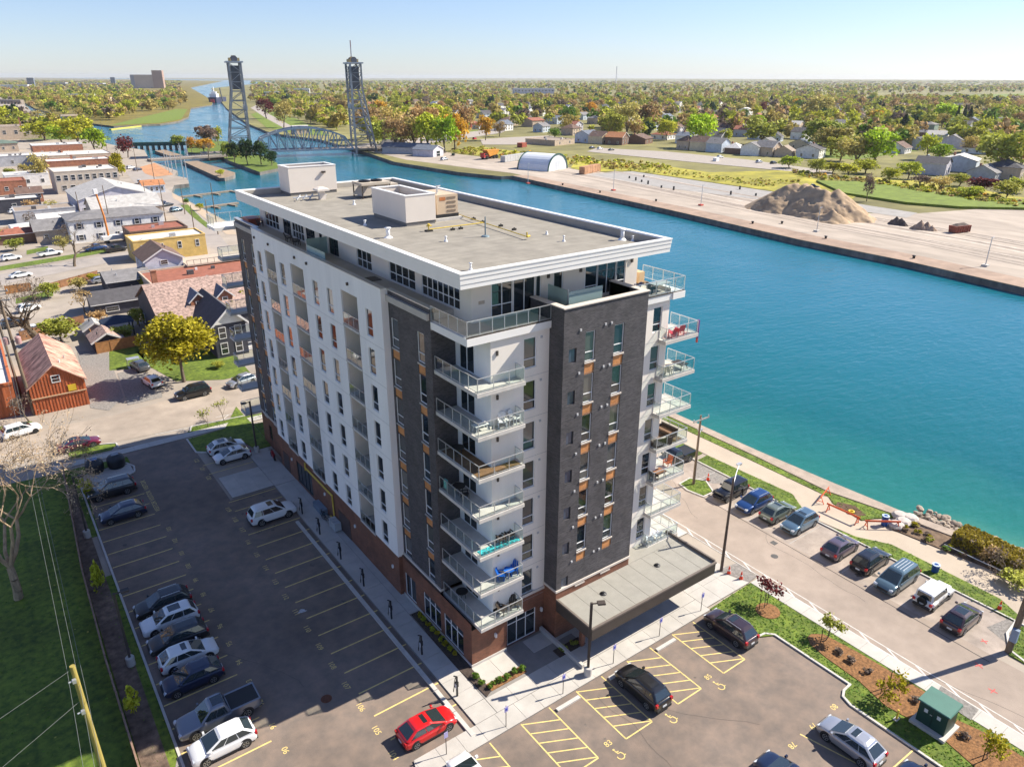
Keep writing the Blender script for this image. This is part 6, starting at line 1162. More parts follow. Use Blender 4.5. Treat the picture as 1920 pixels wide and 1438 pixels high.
bo = MB().tube((-1.5, 0, 2), (-1.6, .2, 7.5), .3).tube((-1.6, .2, 7.5), (-2.4, .4, 14), .26).build('boom', M('boom_orange', (.62, .22, .05), .6, .1), t); MB().box(-3.0, -2.0, -.2, .9, 13.6, 14.9).build('bucket', MATS['trailer_white'], bo)
# ---- poles and wires
def upole(px, py, h, label, arms=1, m=WOOD, lean=(0, 0), lamp=None, r=.17, ang=.0):
    g = G(px, py); t = T('utility_pole', label, 'utility pole', (g.x, g.y, 0), ang); MB().tube((0, 0, 0), (lean[0], lean[1], h), r, r*.62, 10).build('pole', m, t)
    for k in range(arms): z = h-.5-1.2*k; MB().box(lean[0]-1.3, lean[0]+1.3, lean[1]-.16, lean[1]-.04, z-.07, z+.07).build('crossarm', M('arm_grey', (.3, .28, .26), .8, .1), t); [MB().tube((lean[0]+x, lean[1]-.1, z+.07), (lean[0]+x, lean[1]-.1, z+.3), .06).build('insulator', M('porcelain', (.4, .4, .42), .3, 0), t) for x in (-1.2, 0, 1.2)]
    if lamp: a, z, L = lamp; MB().tube((0, 0, z-.8), (L*.5*math.cos(a), L*.5*math.sin(a), z), .05).tube((L*.5*math.cos(a), L*.5*math.sin(a), z), (L*math.cos(a), L*math.sin(a), z+.1), .045).build('lamp_arm', ALU, t); MB().box(L*math.cos(a)-.35, L*math.cos(a)+.25, L*math.sin(a)-.14, L*math.sin(a)+.14, z+.02, z+.2).build('lamp_head', ALU, t)
    return t, Vector((g.x+lean[0], g.y+lean[1], h))
upole(1300, 909, 8.9, 'wooden pole with a crossarm and lamp on the traffic island', 1, lamp=(.6, 6.0, 2.2)); upole(1352, 1072, 10.3, 'tall brown street lamp pole at the corner of the canopy walk', 0, M('brown_pole', (.10, .07, .055), .7, .1), lamp=(.5, 10.0, 3.2), r=.15)
g = G(1890, 1222); t = T('utility_pole', 'thick wooden pole with a blue meter box at the right edge', 'utility pole', (g.x, g.y, 0)); MB().tube((0, 0, 0), (.2, -.1, 11), .26, .2, 12).build('pole', WOOD, t); MB().box(-.5, -.15, -.4, .1, 1.4, 2.6).build('meter_box', M('blue_box', (.2, .26, .36), .5, .1), t)
_, W1 = upole(65, 778, 18.2, 'tall wooden pole with two transformers beside the rusty barn', 2, lean=(-.6, .3), r=.24, ang=-.4); t = bpy.data.objects['utility_pole.003'] if 'utility_pole.003' in bpy.data.objects else _
for x in (-.75, .75): MB().lathe([(.05, 0), (.34, .05), (.36, .95), (.2, 1.1)], 14, (x-.35, .15, 10.4)).build('transformer', M('pink_grey_paint', (.42, .25, .24), .6, .1), _)
_, W2 = upole(40, 745, 19.0, 'second tall wooden pole standing behind the transformer pole', 1, lean=(-.4, .3), r=.22)
g0 = G(200, 1436); t = T('utility_pole', 'mossy yellow-lit wooden pole cut off by the bottom edge of the lawn', 'utility pole', (-25.3, 3.4, 0)); MB().tube((0, 0, 0), (-.1, .3, 11.6), .2, .15, 12).build('pole', M('mossy_wood', (.34, .27, .07), .9, .25, 3, .3, 10, stretch=(1, 1, .2)), t)
for z in (10.6, 8.2): MB().box(-.3, -.1, -.1, .1, z, z+.25).build('clamp', ALU, t); MB().tube((-.1, .1, z+.1), (-.5, .0, z+.15), .05).build('bracket', ALU, t)
W3 = Vector((-25.4, 3.7, 11.4))
def wire(a, b, label, sag=.8, r=.014, m=None):
    a, b = Vector(a), Vector(b); mb = MB(); N = 14; L = [a.lerp(b, k/N)-Vector((0, 0, 4*sag*(k/N)*(1-k/N))) for k in range(N+1)]
    for k in range(N): mb.tube(L[k], L[k+1], r, n=4, cap=False)
    return tag(mb.build('overhead_wire', m or M('pale_cable', (.16, .17, .16), .6, 0)), label, 'wire', 'overhead wires over the west lawn')
for k, (dx, dz, lab) in enumerate(((-.3, 0, 'topmost overhead wire running up the west lawn'), (.1, -1.2, 'second overhead wire running up the west lawn'), (.3, -2.4, 'third overhead wire running up the west lawn'))):
    wire(W3+Vector((dx, 0, dz)), W1+Vector((dx-.5, 0, dz-2)), lab, 1.2, .011); wire(W3+Vector((dx, 0, dz)), (-27+dx, -40, 11+dz), lab+' towards the viewer', .6, .011)
wire(W3, (-60, -8, 9.5), 'overhead wire crossing the lawn towards the lower left', .6, .011); wire(W3-Vector((0, 0, 2.4)), (-60, -14, 7), 'lower overhead wire crossing the lawn towards the lower left', .6, .011)
for px, py, h, lab in [(160, 445, 13, 'thin pole at the left end of the white motel'), (212, 447, 15, 'thin pole with the boom beside it before the motel'), (278, 395, 10, 'street pole before the tan gable house'), (311, 415, 13, 'tall street pole in the town street'), (347, 402, 9, 'short pole on the quay walk'), (393, 430, 9, 'pole at the near end of the quay walk'), (409, 440, 15, 'tallest pole at the near end of the quay walk'), (290, 340, 15, 'pole beside the quayside kiosk'), (258, 322, 14, 'pole beside the orange dig'), (225, 310, 13, 'pole behind the rust red tree'), (203, 292, 12, 'pole beside the white-roofed block'), (195, 262, 12, 'pole by the upper basin'), (130, 262, 12, 'pole among the yellow-green trees'), (365, 435, 8, 'low lamp pole by the town street')]: upole(px, py, h, lab, 0, r=.16)
# ---- quay: docks, dam, lock bridge
DK = M('dock_boards', (.26, .21, .16), .9, .25, 1.5); 
for k, (a, b, fs) in enumerate([((330, 364), (435, 352), (.3, .62, .95)), ((367, 384), (445, 374), (.35, .75)), ((427, 414), (455, 408), ())]):
    A, B = G(*a), G(*b); t = T('floating_dock', ordinal(k)+' floating dock from the kiosk along the quay', 'dock', (A.x, A.y, WATZ), math.atan2(B.y-A.y, B.x-A.x)); L = (B-A).length; MB().box(0, L, -.9, .9, -.3, .5).build('walkway', DK, t)
    for f in fs: MB().box(L*f-.5, L*f+.5, -6, -.91, -.3, .48).build('finger', DK, t)
GRN = M('dark_green_steel', (.03, .085, .075), .6, .15)
A, B = G(222, 278), G(352, 276); t = T('green_dam', 'dark green steel weir bridge across the mouth of the lock', 'weir', (A.x, A.y, 0), math.atan2(B.y-A.y, B.x-A.x)); L = (B-A).length; MB().box(0, L, -2, 2, 1.2, 3.4).build('girder', GRN, t); [MB().box(L*k/12-.5, L*k/12+.5, -2.4, 2.4, -2, 1.2).build('pier', WALLM, t) for k in range(13)]
A, B = G(280, 303), G(423, 294); t = T('lock_bridge', 'low road bridge with a thin railing over the lock channels', 'bridge', (A.x, A.y, 0), math.atan2(B.y-A.y, B.x-A.x)); L = (B-A).length; MB().box(0, L, -4, 4, .2, 1.2).build('deck', M('bridge_concrete', (.34, .28, .23), .9, .15), t); [MB().box(L*k/30-.1, L*k/30+.1, -4, -3.8, 1.2, 2.3).build('rail_post', ALU, t) for k in range(31)]; MB().box(0, L, -4.02, -3.82, 2.3, 2.42).build('handrail', ALU, t)
for k, (px, py) in enumerate(((318, 325), (324, 323), (331, 318), (345, 335), (352, 338), (312, 318), (340, 300), (353, 298))):
    g = G(px, py); tag(MB().tube((0, 0, 0), (0, 0, 9), .22, .14, 6).build('lock_lamp', ALU, None, False, (g.x, g.y, 0)), ordinal(k)+' slim lamp post in turn round the lock walls', 'lamp post', 'lamp posts round the lock walls')
A, B = G(5, 195), G(43, 196); t = T('low_bridge', 'far arched bridge at the left edge of the picture', 'bridge', (A.x, A.y, 0), math.atan2(B.y-A.y, B.x-A.x)); L = (B-A).length; MB().box(-40, L, -3, 3, 4, 7).build('deck', MATS['bridge_concrete'], t); [MB().box(L*k/6-1, L*k/6+1, -3, 3, -4, 4).build('pier', MATS['bridge_concrete'], t) for k in range(7)]
A, B = G(78, 222), G(146, 219); t = T('low_bridge', 'low flat bridge over the narrow channel', 'bridge', (A.x, A.y, 0), math.atan2(B.y-A.y, B.x-A.x)); MB().box(0, (B-A).length, -4, 4, 1.0, 2.6).build('deck', MATS['bridge_concrete'], t)
A, B = G(206, 241), G(268, 234); tag(MB().bar((A.x, A.y, -1.2), (B.x, B.y, -1.2), 2.5, 1.2).build('yellow_boom', M('yellow_boom', (.6, .5, .1), .6, .2, .1)), 'yellow floating boom off the wooded point', 'floating boom')
# ---- vertical lift bridge
STL = M('grey_steel', (.38, .40, .44), .55, .18, .3, metal=.2); TST = M('tower_steel', (.29, .295, .31), .6, .3, .25, metal=.2); DST = M('dark_steel', (.10, .105, .12), .6, .2, .3); YST = M('machinery_yellow', (.42, .32, .14), .7, .4, .6)
A, B = G(476, 290), G(660, 284); ax = (B-A).normalized(); pn = Vector((-ax.y, ax.x, 0)); SPAN = (B-A).length
LB = T('lift_bridge', 'grey steel vertical lift bridge with two tall lattice towers over the canal', 'lift bridge', (A.x, A.y, 0), math.atan2(ax.y, ax.x))
def bar(p, q, w, nm, m=STL): return MB().bar(p, q, w).build(nm, m, LB)
HW_ = 6.0; N = 12; DKZ = 2.0
hh = lambda u: 4.5+8.5*math.sin(PI*min(max(u, 0.0), 1.0))**.8
for s_ in (-HW_, HW_):
    for k in range(N):
        u0, u1 = k/N, (k+1)/N; x0, x1 = SPAN*u0, SPAN*u1
        bar((x0, s_, DKZ), (x1, s_, DKZ), 1.1, 'bottom_chord')
        z0, z1 = (DKZ if k == 0 else DKZ+hh(u0)), (DKZ if k == N-1 else DKZ+hh(u1)); bar((x0, s_, z0), (x1, s_, z1), .9, 'top_chord')
        if k: bar((x0, s_, DKZ), (x0, s_, DKZ+hh(u0)), .5, 'vertical')
        if 0 < k < N-1: bar((x0, s_, DKZ+hh(u0)) if k < N/2 else (x0, s_, DKZ), (x1, s_, DKZ) if k < N/2 else (x1, s_, DKZ+hh(u1)), .5, 'diagonal')
for k in range(1, N): bar((SPAN*k/N, -HW_, DKZ+hh(k/N)), (SPAN*k/N, HW_, DKZ+hh(k/N)), .4, 'cross_strut')
MB().box(-30, SPAN+40, -HW_+.6, HW_-.6, DKZ-.6, DKZ+.1).build('road_deck', MATS['bridge_concrete'], LB)
HT = 51
for x0, dr in ((-1.5, -1), (SPAN+1.5, 1)):
    for s_ in (-HW_-1, HW_+1):
        bar((x0, s_, -1), (x0, s_, HT), 1.1, 'tower_leg', TST); bar((x0+dr*13, s_, -1), (x0+dr*6.5, s_, HT*.72), 1.0, 'tower_leg', TST); bar((x0+dr*6.5, s_, HT*.72), (x0+dr*6.5, s_, HT), 0.9, 'tower_leg', TST)
        for k in range(1, 10):
            z = HT*k/10; xo = x0+dr*(13-6.5*min(1, z/(HT*.72))); z2 = HT*(k+1)/10; xo2 = x0+dr*(13-6.5*min(1, z2/(HT*.72)))
            bar((x0, s_, z), (xo, s_, z), .45, 'strut', TST)
            bar((x0, s_, z), (xo2, s_, z2), .36, 'brace', TST) if k % 2 else bar((xo, s_, z), (x0, s_, z2), .36, 'brace', TST)
    for k in range(0, 10):
        z, z2 = HT*k/10, HT*(k+1)/10
        for face in (0, 1):
            xa = x0 if face == 0 else x0+dr*(13-6.5*min(1, z/(HT*.72))); xb = x0 if face == 0 else x0+dr*(13-6.5*min(1, z2/(HT*.72)))
            if face == 0 and k < 2: continue
            bar((xb, -HW_-1, z2), (xb, HW_+1, z2), .45, 'strut', TST); bar((xa, -HW_-1, z), (xb, HW_+1, z2), .32, 'brace', TST); bar((xa, HW_+1, z), (xb, -HW_-1, z2), .32, 'brace', TST)
    MB().box(x0+dr*3.2-2.2, x0+dr*3.2+2.2, -HW_+.5, HW_-.5, HT*.72, HT*.97).build('counterweight', DST, LB)
    MB().box(x0-1.5 if dr > 0 else x0-8, x0+8 if dr > 0 else x0+1.5, -HW_-2, HW_+2, HT, HT+.8).build('top_platform', STL, LB)
    for s_ in (-HW_+1, HW_-1): MB().lathe([(1.7, -.4), (1.85, 0), (1.7, .4)], 18).xf(Matrix.Translation((x0+dr*3, s_, HT+2.0)) @ Matrix.Rotation(PI/2, 4, 'X')).build('sheave', DST, LB)
    MB().box(x0+dr*3-3, x0+dr*3+3, -3.2, 3.2, HT+.8, HT+2.6).box(x0+dr*3-1.2, x0+dr*3+1.2, -1.2, 1.2, HT+2.6, HT+3.9).build('machinery_house', YST, LB)
    MB().box(x0-1, x0+1, -HW_+1, HW_-1, HT*.5, HT*.55).build('walkway', STL, LB)
bar((SPAN+4, 0, HT+3), (SPAN+4, 0, HT+13), .5, 'antenna', M('red_mast', (.35, .2, .2), .6, .2))
for s_ in (-1.2, 1.2): bar((SPAN+4, s_, HT+3), (SPAN+4, 0, HT+10), .25, 'antenna_stay')
hp(566, 252, 13, 8, 4.5, 'tan', 'light', 'bridge keeper house with a pale roof behind the lift bridge truss', axis='x', ridge=2.2, rows=[('s', 4, 1.5, 1.2, 1.4)])
# ---- far quay objects
hp(812, 294, 12, 14, 4.0, 'lilac', 'slate', 'nearer grey quay shed with a white garage door', axis='y', ridge=2.2, cat='shed', nm='quay_shed', rz=.5, rows=[('s', 1, .1, 4, 3)]); hp(782, 291, 9, 30, 4.0, 'grey', 'slate', 'long grey quay shed with a dark slate roof', axis='y', ridge=2.2, cat='shed', nm='quay_shed', rz=.62); hp(750, 283, 9, 16, 4.0, 'grey', 'grey', 'farther grey quay shed at the bridge end', axis='y', ridge=2.2, cat='shed', nm='quay_shed', rz=.62)
g = G(1038, 320); t = T('quonset_hut', 'white half-round fabric shelter with green edges on the far quay', 'shelter', (g.x, g.y+9, 0), .35)
mb = MB(); R = 9.5; nn = 16; arc = [(R*math.cos(PI-PI*k/nn), R*.82*math.sin(PI*k/nn)) for k in range(nn+1)]
for k in range(nn): mb.face([(arc[k][0], -9, arc[k][1]), (arc[k+1][0], -9, arc[k+1][1]), (arc[k+1][0], 9, arc[k+1][1]), (arc[k][0], 9, arc[k][1])][::-1])
WF_ = M('white_fabric', (.68, .70, .74), .5, .04, .3)
mb.build('cover', WF_, t, True)
for y in (-9, 9): MB().face([(x, y, z) for x, z in arc]).build('end_wall', WF_, t)
for y in (-9.1, 9.1, ):
    e_ = MB(); [e_.bar((arc[k][0]*1.01, y, arc[k][1]*1.01), (arc[k+1][0]*1.01, y, arc[k+1][1]*1.01), .7, .4, up=(0, 1, 0)) for k in range(nn)]; e_.build('green_edge', GRN, t)
MB().box(-2.2, 2.2, -9.08, -9.0, 0, 4.4).build('door', M('pale_door', (.5, .53, .57), .5, .05), t)
def qbox(px, py, w, d, h, m, label, cat, nm, rz=.35):
    g = G(px, py); t = T(nm, label, cat, (g.x, g.y+d/2, 0), rz); MB().box(-w/2, w/2, -d/2, d/2, .15, h).build('body', m, t); MB().box(-w/2+.3, w/2-.3, -d/2+.2, d/2-.2, 0, .15).build('base', BLACKM, t)
    for k in range(max(2, int(w/2.2))): x = -w/2+.3+(w-.6)*k/(max(2, int(w/2.2))-1); MB().box(x-.06, x+.06, -d/2-.06, -d/2, .2, h).build('rib', m, t)
    return t
qbox(1110, 325, 17, 3, 3.6, M('faded_orange', (.45, .24, .13), .8, .35, .5), 'faded orange and grey container behind the white shelter', 'container', 'container'); qbox(968, 302, 24, 3, 3.4, M('grey_trailer', (.45, .44, .43), .7, .15), 'long grey trailer behind the dump truck', 'trailer', 'box_trailer'); qbox(1345, 303, 5, 2, 2, MATS['trailer_white'], 'white camper trailer parked before the blue house', 'camper', 'camper_trailer'); qbox(990, 308, 4, 3, 1.6, MATS['trailer_white'], 'low stack of white blocks before the grey trailer', 'blocks', 'white_block'); qbox(982, 277, 6, 4, 3, M('rust_red_box', (.32, .08, .05), .8, .2), 'rust red container beside the flat tan building', 'container', 'container')
g = G(920, 299); t = T('dump_truck', 'orange dump truck with a red cab on the far quay', 'dump truck', (g.x, g.y+2, 0), .3); MB().hexa([(-1, -1.8, 1.6), (6.5, -1.8, 2.6), (6.5, 1.8, 2.6), (-1, 1.8, 1.6)], [(-4, -2.0, 5.2), (7.5, -2, 5.0), (7.5, 2, 5.0), (-4, 2, 5.2)]).build('tipper', M('tipper_orange', (.6, .26, .04), .6, .2), t); MB().box(-6, 0, -1.4, 1.4, 1.2, 3.6).build('cab', M('cab_red', (.4, .04, .035), .5, .2), t); [MB().lathe([(1.0, -.4), (1.1, 0), (1.0, .4)], 14).xf(Matrix.Translation((x, y, 1.1)) @ Matrix.Rotation(PI/2, 4, 'X')).build('wheel', TYRE, t) for x in (-3.5, 3.2, 5.6) for y in (-1.6, 1.6)]; MB().box(-5.2, -2, -1.44, 1.44, 2.4, 3.3).build('window', CGL, t)
def pile(px0, py0, px1, py1, hgt, m, label, seed, nm='sand_pile', ridged=True):
    a, b = G(px0, py0), G(px1, py1); c = (a+b)/2; e = (b-a); L = e.length/2; ang = math.atan2(e.y, e.x); rg = random.Random(seed); D = L*.62; n, m_ = 56, 40
    bm = MB(); n, m_ = 110, 70
    pk = [(-.62+.135*k+rg.uniform(-.03, .03), .12+rg.uniform(-.1, .1), (.84, 1.0, .93, .90, .86, .84, .82, .85, .62)[k]) for k in range(9)]+[(.55, -.42, .36), (-.82, .15, .42)] if ridged else [(-.2, 0, .8), (.15, .1, .72), (.45, -.1, .5), (-.5, -.1, .45)]
    off = [rg.uniform(0, 6) for _ in range(8)]
    from mathutils import noise as nzm
    def hz_(u, v):
        z = max((p[2]-math.hypot((u-p[0])*1.55, (v-p[1])*1.25)*.98) for p in pk); a_ = math.atan2(v-.1, u); q = Vector((u*5, v*5, seed*3.1))
        z += .06*nzm.noise(q)+.04*nzm.noise(q*2.6)+.022*nzm.noise(q*6)+.012*nzm.noise(q*13)-(.04*abs(nzm.noise(Vector((u*9, v*2.2, seed)))) if z > .05 else 0); r = math.hypot(u, v*1.0); return max(-.02, min(z, (1.02-r)*1.3))
    for i in range(n+1):
        for j in range(m_+1): u, v = -1.05+2.1*i/n, -1.05+2.1*j/m_; bm.v.append((u*L, v*D, hz_(u, v)*hgt))
    for i in range(n):
        for j in range(m_): k = i*(m_+1)+j; bm.f.append((k, k+m_+1, k+m_+2, k+1)); bm.mi.append(0)
    d = Vector((-math.sin(ang), math.cos(ang), 0))*D*.55
    return tag(bm.build(nm, m, None, True, (c.x+d.x, c.y+d.y, .05), ang), label, 'sand pile' if nm == 'sand_pile' else 'rubble pile')
SAND = M('brown_sand', (.42, .30, .19), .95, .28, .3, 1.0, 2.2)
pile(1382, 386, 1608, 427, 10.8, SAND, 'huge brown sand pile with a ragged crest on the far quay', 4); pile(1655, 419, 1704, 427, 3.3, M('dark_rubble', (.11, .085, .075), .95, .4, .6, .8, 2), 'small dark rubble pile right of the huge sand pile', 5, 'rubble_pile', False); pile(1697, 430, 1765, 436, 3.6, M('mixed_rubble', (.36, .255, .185), .95, .4, .6, .8, 2), 'small brown rubble pile beside the dark one', 6, 'rubble_pile', False)
g = G(1804, 437); t = T('skip_container', 'rusty open skip full of rubble on the far quay', 'skip', (g.x, g.y+1, 0), -.25); MB().hexa([(-3, -1.2, .2), (3, -1.2, .2), (3, 1.2, .2), (-3, 1.2, .2)], [(-3.3, -1.3, 2.2), (3.3, -1.3, 2.2), (3.3, 1.3, 2.2), (-3.3, 1.3, 2.2)]).build('tub', M('rusty_skip', (.24, .075, .05), .8, .25), t); [MB().box(x-.08, x+.08, -1.4, -1.25, .2, 2.2).build('rib', MATS['rusty_skip'], t) for x in (-3, -2, -1, 0, 1, 2, 3)]; MB().hexa([(-3, -1.1, 2.1), (3, -1.1, 2.1), (3, 1.1, 2.1), (-3, 1.1, 2.1)], [(-1.5, -.4, 2.8), (1.6, -.5, 2.7), (1.8, .4, 2.9), (-1.6, .5, 2.7)]).build('rubble_load', MATS['dark_rubble'], t)
for k, (px, py, tp) in enumerate([(1314, 386, 350), (1531, 435, 392), (1847, 500, 448), (1150, 358, 322), (990, 345, 310)]):
    g = G(px, py); h = max(6, min(12, (py-tp)*mpp(g)*1.05)); t = T('quay_lamp', ordinal(k)+' slim lamp post counted in turn along the far quay', 'lamp post', (g.x, g.y, 0), 0, 'lamp posts along the far quay'); MB().tube((0, 0, .5), (0, 0, h), .14, .09, 6).build('pole', ALU, t); MB().box(-.7, .7, -.7, .7, 0, .55).build('base', M('red_base', (.55, .09, .06), .7, .2) if k in (0, 3, 4) else CONC2, t); MB().box(-.2, 1.0, -.12, .12, h-.15, h).build('lamp_head', ALU, t)
for k, (px, py) in enumerate([(1180, 335), (1192, 339), (1203, 342), (1215, 346), (1240, 353), (1263, 357), (1207, 333), (1370, 366), (1417, 368), (1387, 356)]):
    g = G(px, py); tag(MB().box(-.28, .28, -.25, .25, 0, 1.6 if k % 2 else 1.1).build('bollard', BLACKM, None, False, (g.x, g.y, 0)), ordinal(k)+' dark stub post on the grey hardstanding', 'post', 'dark stub posts on the hardstanding')
for k, (px, py) in enumerate([(1055, 348), (1125, 362), (1230, 378), (1411, 420), (1548, 448), (1713, 485), (1466, 420)]): 
    g = G(px, py); tag(MB().lathe([(.35, 0), (.3, .5), (.5, .6), (.45, .8)], 10).build('mooring_bollard', BLACKM, None, True, (g.x, g.y, .06)), ordinal(k)+' mooring bollard counted along the edge of the far quay', 'bollard', 'mooring bollards along the far quay')
# ---- far landmarks: silo block, ship, works
def fbox(mb, px, py, wpx, top, dep=None):
    g = G(px, py); k = mpp(g); return g, wpx*k, (py-top)*k*1.02
g, w, h = fbox(None, 266, 166, 30, 143); t = T('grain_elevator', 'pale concrete grain elevator with a tall head house far beyond the canal', 'grain elevator', (g.x, g.y, 0), -YAW+.25); CE = M('elevator_concrete', (.50, .40, .33), .9, .1, .02); MB().box(-w/2, w*.75, -w*.25, w*.25, 0, h).build('silo_block', CE, t); MB().box(w*.76, w*1.35, -w*.3, w*.3, 0, h*1.32).build('head_house', M('elevator_brick', (.36, .24, .19), .9, .1, .02), t); MB().box(-w/2-1, -w/2+w*.2, -w*.26, -w*.251, 0, h*.98).build('painted_shade', M('elevator_shade', (.3, .3, .34), .9, .1), t)  # thin blue-grey sheet: shade on the silo block's left end put into colour
g = G(400, 192); k_ = mpp(g); t = T('lake_freighter', 'dark blue and red lake freighter with white upper works in the far channel', 'ship', (g.x, g.y, WATZ), -YAW); L = 34*k_/2.2
MB().hexa([(-L*.42, -1, -1), (L*.42, -1, -1), (L*.5, L*3, -1), (-L*.5, L*3, -1)], [(-L*.5, -4, 10*k_), (L*.5, -4, 10*k_), (L*.55, L*3, 10*k_), (-L*.55, L*3, 10*k_)]).build('hull', M('ship_navy', (.05, .06, .12), .5, .1, .05), t); MB().box(-L*.2, L*.25, -5.5, -4, 1*k_, 7*k_).build('red_bow', M('ship_red', (.5, .05, .06), .5, .1, .05), t); MB().box(-L*.42, L*.42, 2, L, 10*k_, 16*k_).build('white_house', M('ship_white', (.72, .72, .74), .5, .03, .05), t); MB().box(-L*.3, L*.3, 6, L*.7, 16*k_, 20*k_).build('bridge', MATS['ship_white'], t); MB().box(-L*.02, L*.03, 8, 10, 20*k_, 28*k_).build('mast', MATS['ship_white'], t); MB().bar((L*.7, 20, 0), (L*.5, 20, 26*k_), 1.6*k_).build('loading_boom', DST, t)
for px, py, wpx, top, c, lab in [(60, 163, 12, 148, 'slate', 'far blue-grey works tower at the left horizon'), (25, 166, 60, 160, 'white', 'long pale works hall at the left horizon'), (105, 163, 40, 156, 'grey', 'grey works hall beside the far tower'), (170, 163, 50, 157, 'lilac', 'pale low works at the horizon left of the elevator'), (214, 162, 8, 147, 'slate', 'far tower just left of the grain elevator'), (154, 188, 45, 178, 'white', 'large white shed among the woods on the point'), (196, 192, 26, 184, 'tan', 'tan shed beside the large white one on the point'), (255, 185, 40, 178, 'tan', 'low tan hall among trees below the elevator'), (1000, 176, 76, 167, 'lilac', 'long pale warehouse beyond the woods'), (560, 176, 16, 167, 'white', 'left white apartment block beyond the woods'), (575, 176, 12, 167, 'white', 'right white apartment block beyond the woods'), (510, 178, 26, 173, 'blue', 'blue-roofed hall left of the white apartment blocks'), (600, 182, 34, 176, 'tan', 'low tan strip right of the white apartment blocks'), (1547, 208, 44, 199, 'tan', 'long industrial block behind the houses'), (1585, 212, 60, 205, 'white', 'white industrial shed right of the long block'), (1357, 216, 44, 208, 'white', 'long white building among the rear houses'), (977, 212, 56, 202, 'grey', 'long grey-roofed school behind the houses')]:
    g, w, h = fbox(None, px, py, wpx, top); house((g.x, g.y, 0), w, max(w*.3, 8), h, SD[c], SH['white'] if c != 'grey' else SH['grey'], lab, rz=-YAW*.8, roof='flat', cat='building', nm='far_building', plain=True, rows=[('s', max(3, int(wpx/6)), h*.45, h*.25, h*.25)] if wpx > 10 else ())
g = G(1155, 160); tag(MB().bar((0, 0, 0), (0, 0, 32*mpp(g)), 1.2*mpp(g)).build('radio_mast', M('pale_mast', (.6, .6, .62), .8, 0), None, False, (g.x, g.y, 0)), 'thin pale radio mast rising over the horizon', 'mast')
# ---- houses across the canal
HS = [(1295, 281, 11, 'tan', 'brown'), (1323, 283, 11, 'cream', 'brown'), (1356, 286, 11, 'blue', 'grey'), (1388, 289, 10, 'brown', 'white'), (1420, 292, 11, 'white', 'grey'), (1451, 293, 12, 'tan', 'grey'), (1481, 295, 10, 'tan', 'tan'), (1534, 297, 13, 'white', 'dark'), (1697, 288, 12, 'white', 'brown'), (1764, 328, 14, 'lilac', 'dark'), (1821, 322, 16, 'blue', 'white'), (1862, 338, 12, 'grey', 'grey'), (1905, 337, 13, 'tan', 'dark'), (1676, 250, 14, 'white', 'dark'), (1740, 256, 40, 'brown', 'dark'), (1750, 246, 14, 'green', 'grey'), (1855, 258, 16, 'white', 'tan'), (1353, 268, 16, 'grey', 'dark'), (1477, 232, 14, 'white', 'grey'), (1497, 246, 16, 'tan', 'light'), (1393, 242, 14, 'white', 'grey'), (1403, 216, 14, 'white', 'white'), (888, 239, 11, 'red', 'red'), (904, 242, 11, 'white', 'red'), (1047, 233, 18, 'blue', 'slate'), (1047, 272, 26, 'tan', 'tan'), (1077, 254, 13, 'tan', 'brown'), (1110, 268, 14, 'blue', 'slate'), (1133, 270, 12, 'cream', 'brown'), (1166, 272, 12, 'brown', 'orange'), (1208, 270, 16, 'brown', 'brown'), (1228, 244, 14, 'blue', 'grey'), (913, 222, 15, 'blue', 'dark'), (993, 214, 13, 'white', 'slate'), (1020, 218, 13, 'white', 'light'), (1097, 225, 14, 'blue', 'grey'), (1140, 204, 14, 'white', 'dark'), (1007, 238, 15, 'tan', 'red'), (960, 236, 13, 'tan', 'brown'), (1065, 208, 14, 'lilac', 'slate'), (1253, 262, 13, 'white', 'red'), (1274, 250, 14, 'lilac', 'brown'), (1310, 242, 15, 'white', 'dark'), (1255, 226, 15, 'white', 'slate'), (1340, 232, 15, 'cream', 'red'), (1440, 250, 14, 'tan', 'brown'), (1425, 262, 12, 'blue', 'dark'), (1510, 262, 14, 'white', 'dark'), (1655, 234, 15, 'tan', 'grey'), (1770, 268, 15, 'white', 'light'), (1800, 280, 14, 'lilac', 'grey'), (1835, 288, 13, 'white', 'brown'), (1890, 290, 14, 'tan', 'red'), (1815, 244, 15, 'grey', 'dark'), (1880, 232, 16, 'white', 'grey'), (1700, 226, 16, 'white', 'slate'), (1620, 222, 16, 'cream', 'brown'), (1180, 232, 14, 'white', 'grey'), (1200, 216, 15, 'tan', 'dark'), (940, 205, 15, 'white', 'dark'), (870, 208, 15, 'tan', 'grey'), (820, 200, 15, 'white', 'slate'), (780, 196, 16, 'cream', 'brown'), (725, 190, 17, 'white', 'grey'), (520, 196, 16, 'white', 'slate'), (640, 193, 15, 'tan', 'brown'), (1275, 200, 17, 'white', 'grey'), (1440, 205, 17, 'white', 'dark'), (1310, 212, 15, 'tan', 'red'), (1760, 205, 18, 'white', 'grey'), (1840, 212, 17, 'cream', 'slate')]
rg = random.Random(11); cl = {}
NB = len(HS); tr_ = 0
while len(HS) < NB+62 and tr_ < 4000:
    tr_ += 1; x = rg.uniform(690, 1915); y = rg.uniform(196, 284) if x > 1240 else rg.uniform(196, 250)
    if any(abs(x-h[0]) < 17+.12*(y-190) and abs(y-h[1]) < 5+.05*(y-190) for h in HS): continue
    HS.append((x, y, rg.uniform(9.5, 13), rg.choice(['white', 'white', 'white', 'cream', 'blue', 'lilac', 'tan', 'grey']), rg.choice(['grey', 'dark', 'slate', 'brown', 'red', 'light'])))
